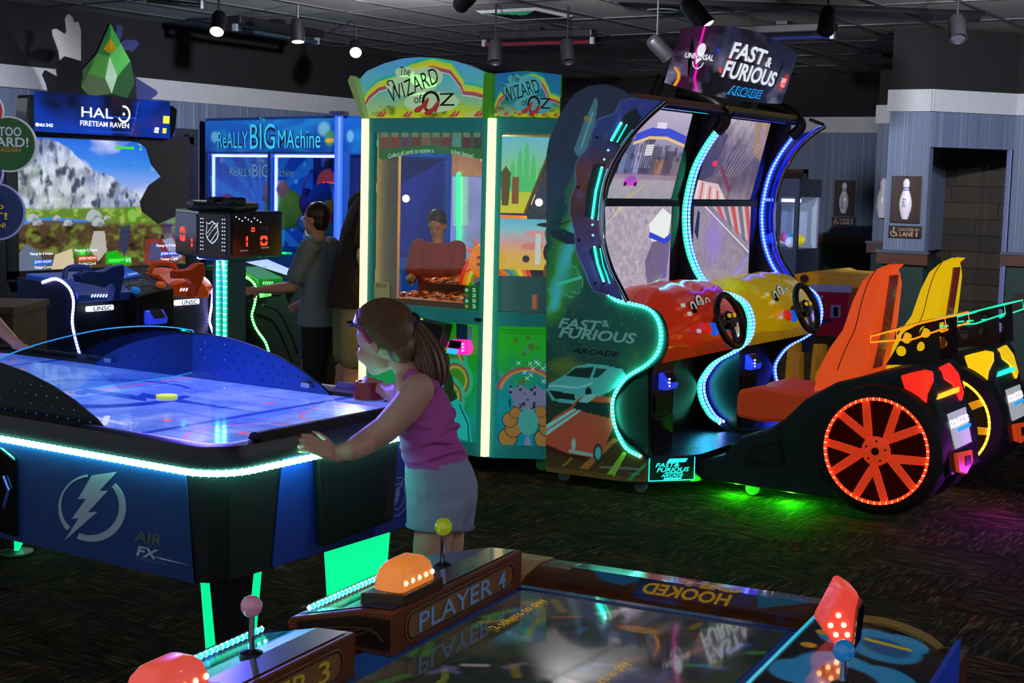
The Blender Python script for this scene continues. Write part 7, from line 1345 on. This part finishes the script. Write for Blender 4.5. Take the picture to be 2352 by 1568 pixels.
# ================================================================ SMALL THINGS, CEILING FITTINGS, BACKGROUND
def pins(cx,cy,X,w_,h,word,band,label,r_pin):
    pl=PL((X-.001,0,0),(0,-1,0),(0,0,1)); u,v=pl.hit(cx,cy); t=T('restroom_sign',label,'sign',pl(u,v-h/2,0))
    plate('sign_board',pl,rect(u-w_/2,v-h/2,u+w_/2,v+h/2),M('sign_wood','2c1c18',.5,scale=12),t,n=0,th=.02,bev=.004)
    prof=[(.0,-.46),(.22,-.46),(.30,-.40),(.46,-.22),(.50,-.08),(.46,.04),(.34,.18),(.24,.26),(.22,.32),(.26,.40),(.27,.44),(.22,.50),(.12,.545),(0,.55)]
    k=h*.86; c=pl(u,v-.03*h,.022); mb=MB(); n=20; R=[]
    for rr_,hh in prof: R.append([c+pl.U*(rr_*k*.33*math.cos(2*math.pi*i/n))+pl.N*(rr_*k*.20*math.sin(2*math.pi*i/n)+.0)+V3(0,0,hh*k) for i in range(n)])
    p=mb.loft(R).build('bowling_pin',M('pin_white','e0dce8',.25,coat=.5,var=.02),t,smooth=True)
    for hh in (.27,.325): mb=MB().loft([[c+pl.U*(.243*k*.33*math.cos(2*math.pi*i/n))+pl.N*(.25*k*.20*math.sin(2*math.pi*i/n))+V3(0,0,q*k) for i in range(n)] for q in (hh-.012,hh+.012)]).build('pin_band',M('band_'+band,band,.4),p)
    for i,ch in enumerate(word): s=.055*k; text(ch,pl,(u-s*.7,v+.0*k-(i)*s*1.45-.03*h,u+s*.5,v+s*1.15-(i)*s*1.45-.03*h),M('pin_ink','30241c',.5),p,n=.022+.1*k)
    return t
pins(2082,458,12.3,.26,.40,'MEN','2040a8','bowling pin sign reading MEN on the corner pier',1); pins(1940,455,16.6,.25,.42,'WOMEN','206048','bowling pin sign reading WOMEN on the far striped wall',1)
def lane(x0,y0,x1,y1,X,label):
    pl=PL((X-.001,0,0),(0,-1,0),(0,0,1)); a=pl.hit(x0,y1); b=pl.hit(x1,y0); t=T('notice_plate',label,'sign',pl((a[0]+b[0])/2,a[1],0)); w_,h=b[0]-a[0],b[1]-a[1]
    plate('plate_board',pl,rect(a[0],a[1],b[0],b[1]),M('plate_dark','18120f',.4),t,n=0,th=.012,bev=.002); ik=M('plate_ink','b89a80',.5,es=.05)
    text('LOCATED BY',pl,(a[0]+w_*.30,a[1]+h*.58,a[0]+w_*.94,a[1]+h*.82),ik,t,n=.013,bold=.01); text('LANE',pl,(a[0]+w_*.35,a[1]+h*.14,a[0]+w_*.76,a[1]+h*.50),ik,t,n=.013,bold=.015); text('1',pl,(a[0]+w_*.84,a[1]+h*.14,a[0]+w_*.88,a[1]+h*.50),ik,t,n=.013)
    u,v=a[0]+w_*.16,a[1]+h*.36; plate('wheelchair_mark',pl,ringarc(u,v,h*.20,h*.27,120,400,16),ik,t,n=.013); plate('wheelchair_mark',pl,circ(u-.0,v+h*.46,h*.075,10),ik,t,n=.013); plate('wheelchair_mark',pl,[(u-h*.04,v+h*.36),(u+h*.04,v+h*.36),(u+h*.06,v+h*.08),(u+h*.24,v+h*.08),(u+h*.36,v-h*.22),(u+h*.28,v-h*.22),(u+h*.18,v),(u-h*.04,v)],ik,t,n=.013)
lane(2041,520,2118,545,12.3,'LOCATED BY LANE 1 plate under the MEN pin sign'); lane(1911,499,1966,517,16.6,'LOCATED BY LANE 1 plate under the WOMEN pin sign')
c=V3(14.38,*QX(2029,455,14.38)[1:]); t=MB().lathe([(0,-.2),(.04,-.2),(.07,-.08),(.06,.03),(.035,.1),(.04,.16),(.02,.2),(0,.2)],c,(0,0,1),18).build('wall_pin',M('pin_white','e0dce8',.25),None,smooth=True); tag(t,'white bowling pin ornament half hidden behind the corner pier','ornament')
# picture frame on the far wall
fr=T('picture_frame','brown picture frame on the far striped wall beside the arcs','picture frame',QX(1825,505,16.58)); pl=PL((16.59,0,0),(0,-1,0),(0,0,1)); a=pl.hit(1790,505); b=pl.hit(1857,389); plate('picture',pl,rect(a[0],a[1],b[0],b[1]),M('picture_dark','14121c',.4,var=.8,scale=6),fr,th=.01,n=0)
for r4 in ((a[0],a[1],a[0]+.05,b[1]),(b[0]-.05,a[1],b[0],b[1]),(a[0],b[1]-.05,b[0],b[1]),(a[0],a[1],b[0],a[1]+.05)): plate('frame_bar',pl,rect(*r4),M('frame_brown','3a221a',.5),fr,th=.03,n=0)
# small claw machine in the background
y0,y1=float(QX(1792,560,13.2)[1]),float(QX(1830,560,13.2)[1]); cw=T('claw_machine','small dark claw machine with coloured prizes behind the racing cabinets','arcade machine',(13.5,(y0+y1)/2,0)); y0+=.25
zt=float(QX(1815,410,13.2)[2]); zw1,zw0=float(QX(1815,452,13.2)[2]),float(QX(1815,572,13.2)[2]); NVY=M('claw_navy','101c38',.4)
box('lower_cabinet',(13.2,y1,0),(13.8,y0,zw0),NVY,cw); box('header',(13.2,y1,zw1),(13.8,y0,zt),NVY,cw)
for y in (y1+.02,(y0+y1)/2,y0-.02): box('window_post',(13.2,y-.02,zw0),(13.24,y+.02,zw1),NVY,cw)
box('back_panel',(13.7,y1,zw0),(13.75,y0,zw1),M('claw_back','7a88a0',.5,es=.35),cw); box('window_pane',(13.21,y1+.03,zw0),(13.215,y0-.03,zw1),GLASS('crane_glass','e8f0ff',.6,.02),cw); box('lamp_bar',(13.3,y1+.03,zw1-.05),(13.34,y0-.03,zw1-.02),M('tube_white','e8e8ff',.4,es=2.5),cw)
for i in range(9): MB().ball((13.35+.1*r_.random(),y1+.06+i*(y0-y1-.12)/8,zw0+.06+.05*r_.random()),.055,10).build('prize',M('prize_%d'%(i%5),('d8d020','e03030','f0f0f0','30a0d0','d050a0')[i%5],.6,es=.25),cw,smooth=True)
# red and yellow children's game behind the seats
kx=8.95; P0=QX(1950,790,9.6)
kg=T('children_air_game','red and yellow children\'s air table behind the racing seats','game table',(10.0,3.6,0)); RD=M('toy_red','a01420',.35,coat=.3,es=.05); YE=M('toy_yellow','e0a810',.4,es=.06)
PK=PL((9.6,0,0),(0,-1,0),(0,0,1)); H5=lambda x,y:PK.hit(x,y)
prism('cabinet',[PK(*p) for p in hits(PK,[(1862,668),(1952,672),(1948,778),(1870,770)])],(.8,0,0),RD,kg,bev=.01); prism('play_rim',[PK(*p) for p in hits(PK,[(1835,655),(1975,662),(1975,636),(1880,630),(1862,623),(1822,630)])],(.8,0,0),YE,kg,bev=.01); prism('clear_wall',[PK(*p,.01) for p in hits(PK,[(1860,668),(1955,672),(1955,655),(1860,652)])],(.02,0,0),M('clear_rim','8a90b0',.2,es=.1),kg)
r0=plate('card_reader',PK,hits(PK,[(1914,728),(1914,700),(1932,700),(1932,728)]),M('reader_white','b8b8c8',.4),kg,n=.01,th=.04); plate('swipe_pad',PK,hits(PK,[(1921,725),(1921,704),(1931,704),(1931,725)]),BLKG,r0,n=.052,th=.003); plate('coin_slot',PK,hits(PK,[(1890,741),(1890,731),(1910,732),(1910,742)]),M('slot_violet','3a2c58',.4),kg,n=.01)
plate('corner_label',PK,hits(PK,[(1868,700),(1870,678),(1893,679),(1880,700)]),M('label_blue','6878c8',.4,es=.15),kg,n=.01)
MB().lathe([(.05,0),(.055,.02),(.03,.05),(.02,.08),(0,.085)],PK(*H5(1915,668),-.05),(0,0,1),14).build('spinner',M('toy_orange','e06018',.4),kg,smooth=True)
MB().lathe([(.03,0),(.03,.01)],PK(*H5(1848,640),.002),PK.N,14).build('rim_hole',BLK,kg)
for x,y,dx in ((1885,770,.05),(1830,800,.1),(1885,770,.75),(1825,800,.75)):
    b0=QX(x,y,9.6+dx); bt=V3(b0[0],b0[1],0); tube('leg',[bt+V3(0,0,.02),V3(b0[0],b0[1],.45)],[.075,.055],YE,kg,n=8); MB().lathe([(.09,0),(.09,.015),(.04,.03)],bt,(0,0,1),16).build('foot_pad',M('foot_red','8a2c28',.5),kg)
# outlet on the right wall
bx=QX(2345,695,13.0); ou=box('wall_outlet',(13.0,bx[1]-.06,bx[2]-.08),(13.012,bx[1]+.06,bx[2]+.08),M('outlet_dark','2a1a14',.4)); tag(ou,'small dark brown outlet cover on the right wall','outlet')
# ceiling fittings
def head(px_,py_,d,lit,aim,label,power=0,p=None,ang=95):
    p=QD(px_,py_,d) if p is None else V3(*p); t=T('track_light',label,'ceiling light',V3(p[0],p[1],p[2]),'ceiling track lights'); a=np.asarray(aim,float)-p; a/=np.linalg.norm(a)
    MB().lathe([(.0,-.13),(.045,-.125),(.055,-.10),(.055,.04),(.058,.06),(.05,.06),(.048,.045)],p,a,18).build('lamp_can',M('can_black','141216',.45),t,smooth=True)
    tube('stem',[p-a*.06,V3(*(p-a*.06)[:2],3.0)],.008,BLK,t,n=6)
    if lit:
        MB().lathe([(0,0),(.048,0),(.05,.004),(0,.006)],p+a*.05,a,18).build('lens',M('lamp_lens','fff8f0',.4,es=30,var=0),t); spot('beam',p+a*.08,p+a*2,power,'f2f4ff',ang,.05,.9,t)
    else: MB().lathe([(0,0),(.046,0),(.046,.003),(0,.004)],p+a*.045,a,18).build('lens',M('lens_off','30303a',.2),t)
    return t
head(500,60,10.6,True,(6.2,6.6,.4),'lit track light nearest the left edge above the shooting game',40)
head(684,80,11.6,True,QD(690,400,11.5),'lit track light hanging under the short fixture, pointing down',90)
head(817,114,12.6,True,(6.9,5.6,.4),'lit track light just left of the arched rainbow sign',70)
head(1608,42,8.0,True,(7.7,2.2,.9),'lit track light just above the black marquee',60)
head(1137,128,11.3,False,QD(1132,400,11),'unlit track light at the left end of the long tube fixture')
head(1304,127,11.3,False,QD(1330,400,11),'unlit track light at the right end of the long tube fixture')
head(1522,117,10.2,False,QD(1700,300,10.5),'unlit track light behind the left edge of the marquee')
head(1898,56,9.6,False,QD(1860,300,9.2),'unlit track light above the end of the right tube fixture')
head(2200,74,9.6,False,QD(2225,300,9.2),'unlit track light farthest right on the near rail')
bgm=T('redemption_game','pale lilac game with red, blue and green light posts seen through the coin pusher','arcade machine',(11.7,7.6,0)); PQ=PL((11.6,0,0),(0,-1,0),(0,0,1))
q4=lambda P:hits(PQ,P); plate('cabinet_front',PQ,q4([(890,620),(1115,640),(1115,330),(890,325)]),M('lilac_panel','8a88b8',.5,es=.22,var=.4,scale=4),bgm,th=.05,n=-.06)
for x0,x1,c in ((915,945,'b8a8d8'),(955,985,'a0c0d8'),(1010,1025,'b0b8d0'),(1040,1075,'90b0a8')): plate('window_panel',PQ,q4([(x0,520),(x1,520),(x1,405),(x0,405)]),M('pane_'+c,c,.4,es=.4,var=.3,scale=10),bgm,n=0)
plate('header_panel',PQ,q4([(895,400),(1110,405),(1110,345),(895,340)]),M('header_mix','a06a48',.4,es=.35,var=.9,scale=5),bgm,n=0); plate('sign_panel',PQ,q4([(960,392),(1012,392),(1012,366),(960,366)]),M('sign_blue','3048b0',.4,es=.5),bgm,n=.004)
for x,c in ((1003,'ff2030'),(1030,'2030ff'),(1056,'20ff70'),(945,'ff3050')): led([PQ(*PQ.hit(x,600),.02),PQ(*PQ.hit(x,400),.02)],c,bgm,r=.022,es=2.2,step=.07,br=.02,bcol=c,bes=5,name='light_post')
box('cabinet_body',(11.65,float(PQ.hit(1110,600)[0])*-1,0),(12.2,float(PQ.hit(895,600)[0])*-1,2.0),M('lilac_body','4a4468',.5),bgm)
for p,a,pw,ang,lb in (((6.2,7.4,2.8),(6.0,10.1,1.5),600,110,'added unseen track light washing the left wall behind the shooting game'),((8.0,5.6,2.8),(11.0,10.1,1.4),720,90,'added unseen track light washing the striped wall beside the crane'),
    ((7.6,4.6,2.85),(16.6,7.2,1.8),900,60,'added unseen track light aimed at the far striped wall'),((8.6,2.2,2.82),(12.3,3.7,1.8),560,75,'added unseen track light aimed at the corner pier'),((8.6,.8,2.82),(13.0,1.8,1.6),200,80,'added unseen track light aimed at the right wall'),
    ((6.0,-1.2,2.82),(5.6,1.6,0),80,110,'added unseen track light over the open carpet'),((4.6,4.6,2.82),(5.4,4.4,0),14,120,'added unseen track light over the aisle behind the hockey table')):
    head(0,0,0,True,a,lb,pw,p,ang)  # added out-of-view lamps that brighten the walls and carpet
def rail(a,b,label):
    o=tube('light_rail',[a,b],.022,BLK,None,n=6); tag(o,label,'track'); return o
rail(QZ(1400,-2,2.965),QZ(2262,31,2.965),'long black light rail crossing the upper right of the ceiling'); rail(QZ(1362,92,2.965),QZ(1556,80,2.965),'black light rail running from the long tube fixture to the marquee')
def fixture(x0,y0,x1,y1,label,col,z=2.86):
    a,b=QZ(x0,y0,z),QZ(x1,y1,z); t=T('tube_fixture',label,'ceiling light',(a+b)/2,'ceiling tube fixtures'); d=(b-a)/np.linalg.norm(b-a); s=np.cross(d,zu)
    MB().obox((a+b)/2+V3(0,0,.075),d*(np.linalg.norm(b-a)/2+.02),s*.07,V3(0,0,.035)).build('fixture_body',M('fixture_black','0e0c10',.5),t,bev=.01)
    tube('lamp_tube',[a,b],.02,M('tube_dark_'+col,col,.12,coat=.8,es=.05),t,n=10)
    for p in (a,b): MB().obox(p+V3(0,0,.02),d*.015,s*.02,V3(0,0,.04)).build('tube_clip',M('clip_pale','a0a8b0',.3,.5),t)
    MB().obox((a+b)/2+V3(0,0,.12),d*.05,s*.05,V3(0,0,.02)).build('fixture_mount',BLK,t)
fixture(1112,102,1360,96,'long black tube fixture over the coin pusher sign','501820'); fixture(540,66,728,97,'short black tube fixture between the lit track lights','203038'); fixture(1690,92,1912,84,'black tube fixture right of the marquee','182048'); fixture(330,0,462,14,'black tube fixture at the top left corner','203038')
# vent + speaker ring
v0=[QZ(x,y,2.99) for x,y in ((1113,25),(1237,19),(1293,37),(1180,47))]; vt=T('ceiling_vent','square louvred ceiling vent with green reflected light painted on one side','vent',sum(v0)/4)
c=sum(v0)/4; c[2]=2.985
for k in range(6):
    s=.29-.045*k; z=2.992-.006*k
    for (a,b) in (((-s,-s),(s,-s)),((s,-s),(s,s)),((s,s),(-s,s)),((-s,s),(-s,-s))):
        MB().prism([c+V3(a[0],a[1],.01-.004*(k%2)),c+V3(b[0],b[1],.01-.004*(k%2)),c+V3(b[0]*(1-.028/s),b[1]*(1-.028/s),-.008),c+V3(a[0]*(1-.028/s),a[1]*(1-.028/s),-.008)],(0,0,.002)).build('louvre',M('vent_frame','a8a8a6',.5) if k==0 else M('vent_slat_reflected','2a9060',.4,es=.12) if (a[0]<0 and b[0]<0) else M('vent_slat','16161a',.5),vt)  # side slats carry green reflected light as colour and faint glow
sp=MB().lathe([(.07,.0),(.11,-.012),(.125,-.01),(.13,.0)],QZ(1523,23,2.99),(0,0,1),28).build('ceiling_speaker',M('speaker_grey','5a6460',.5),None,smooth=True); tag(sp,'round flush ceiling speaker ring near the marquee','speaker');
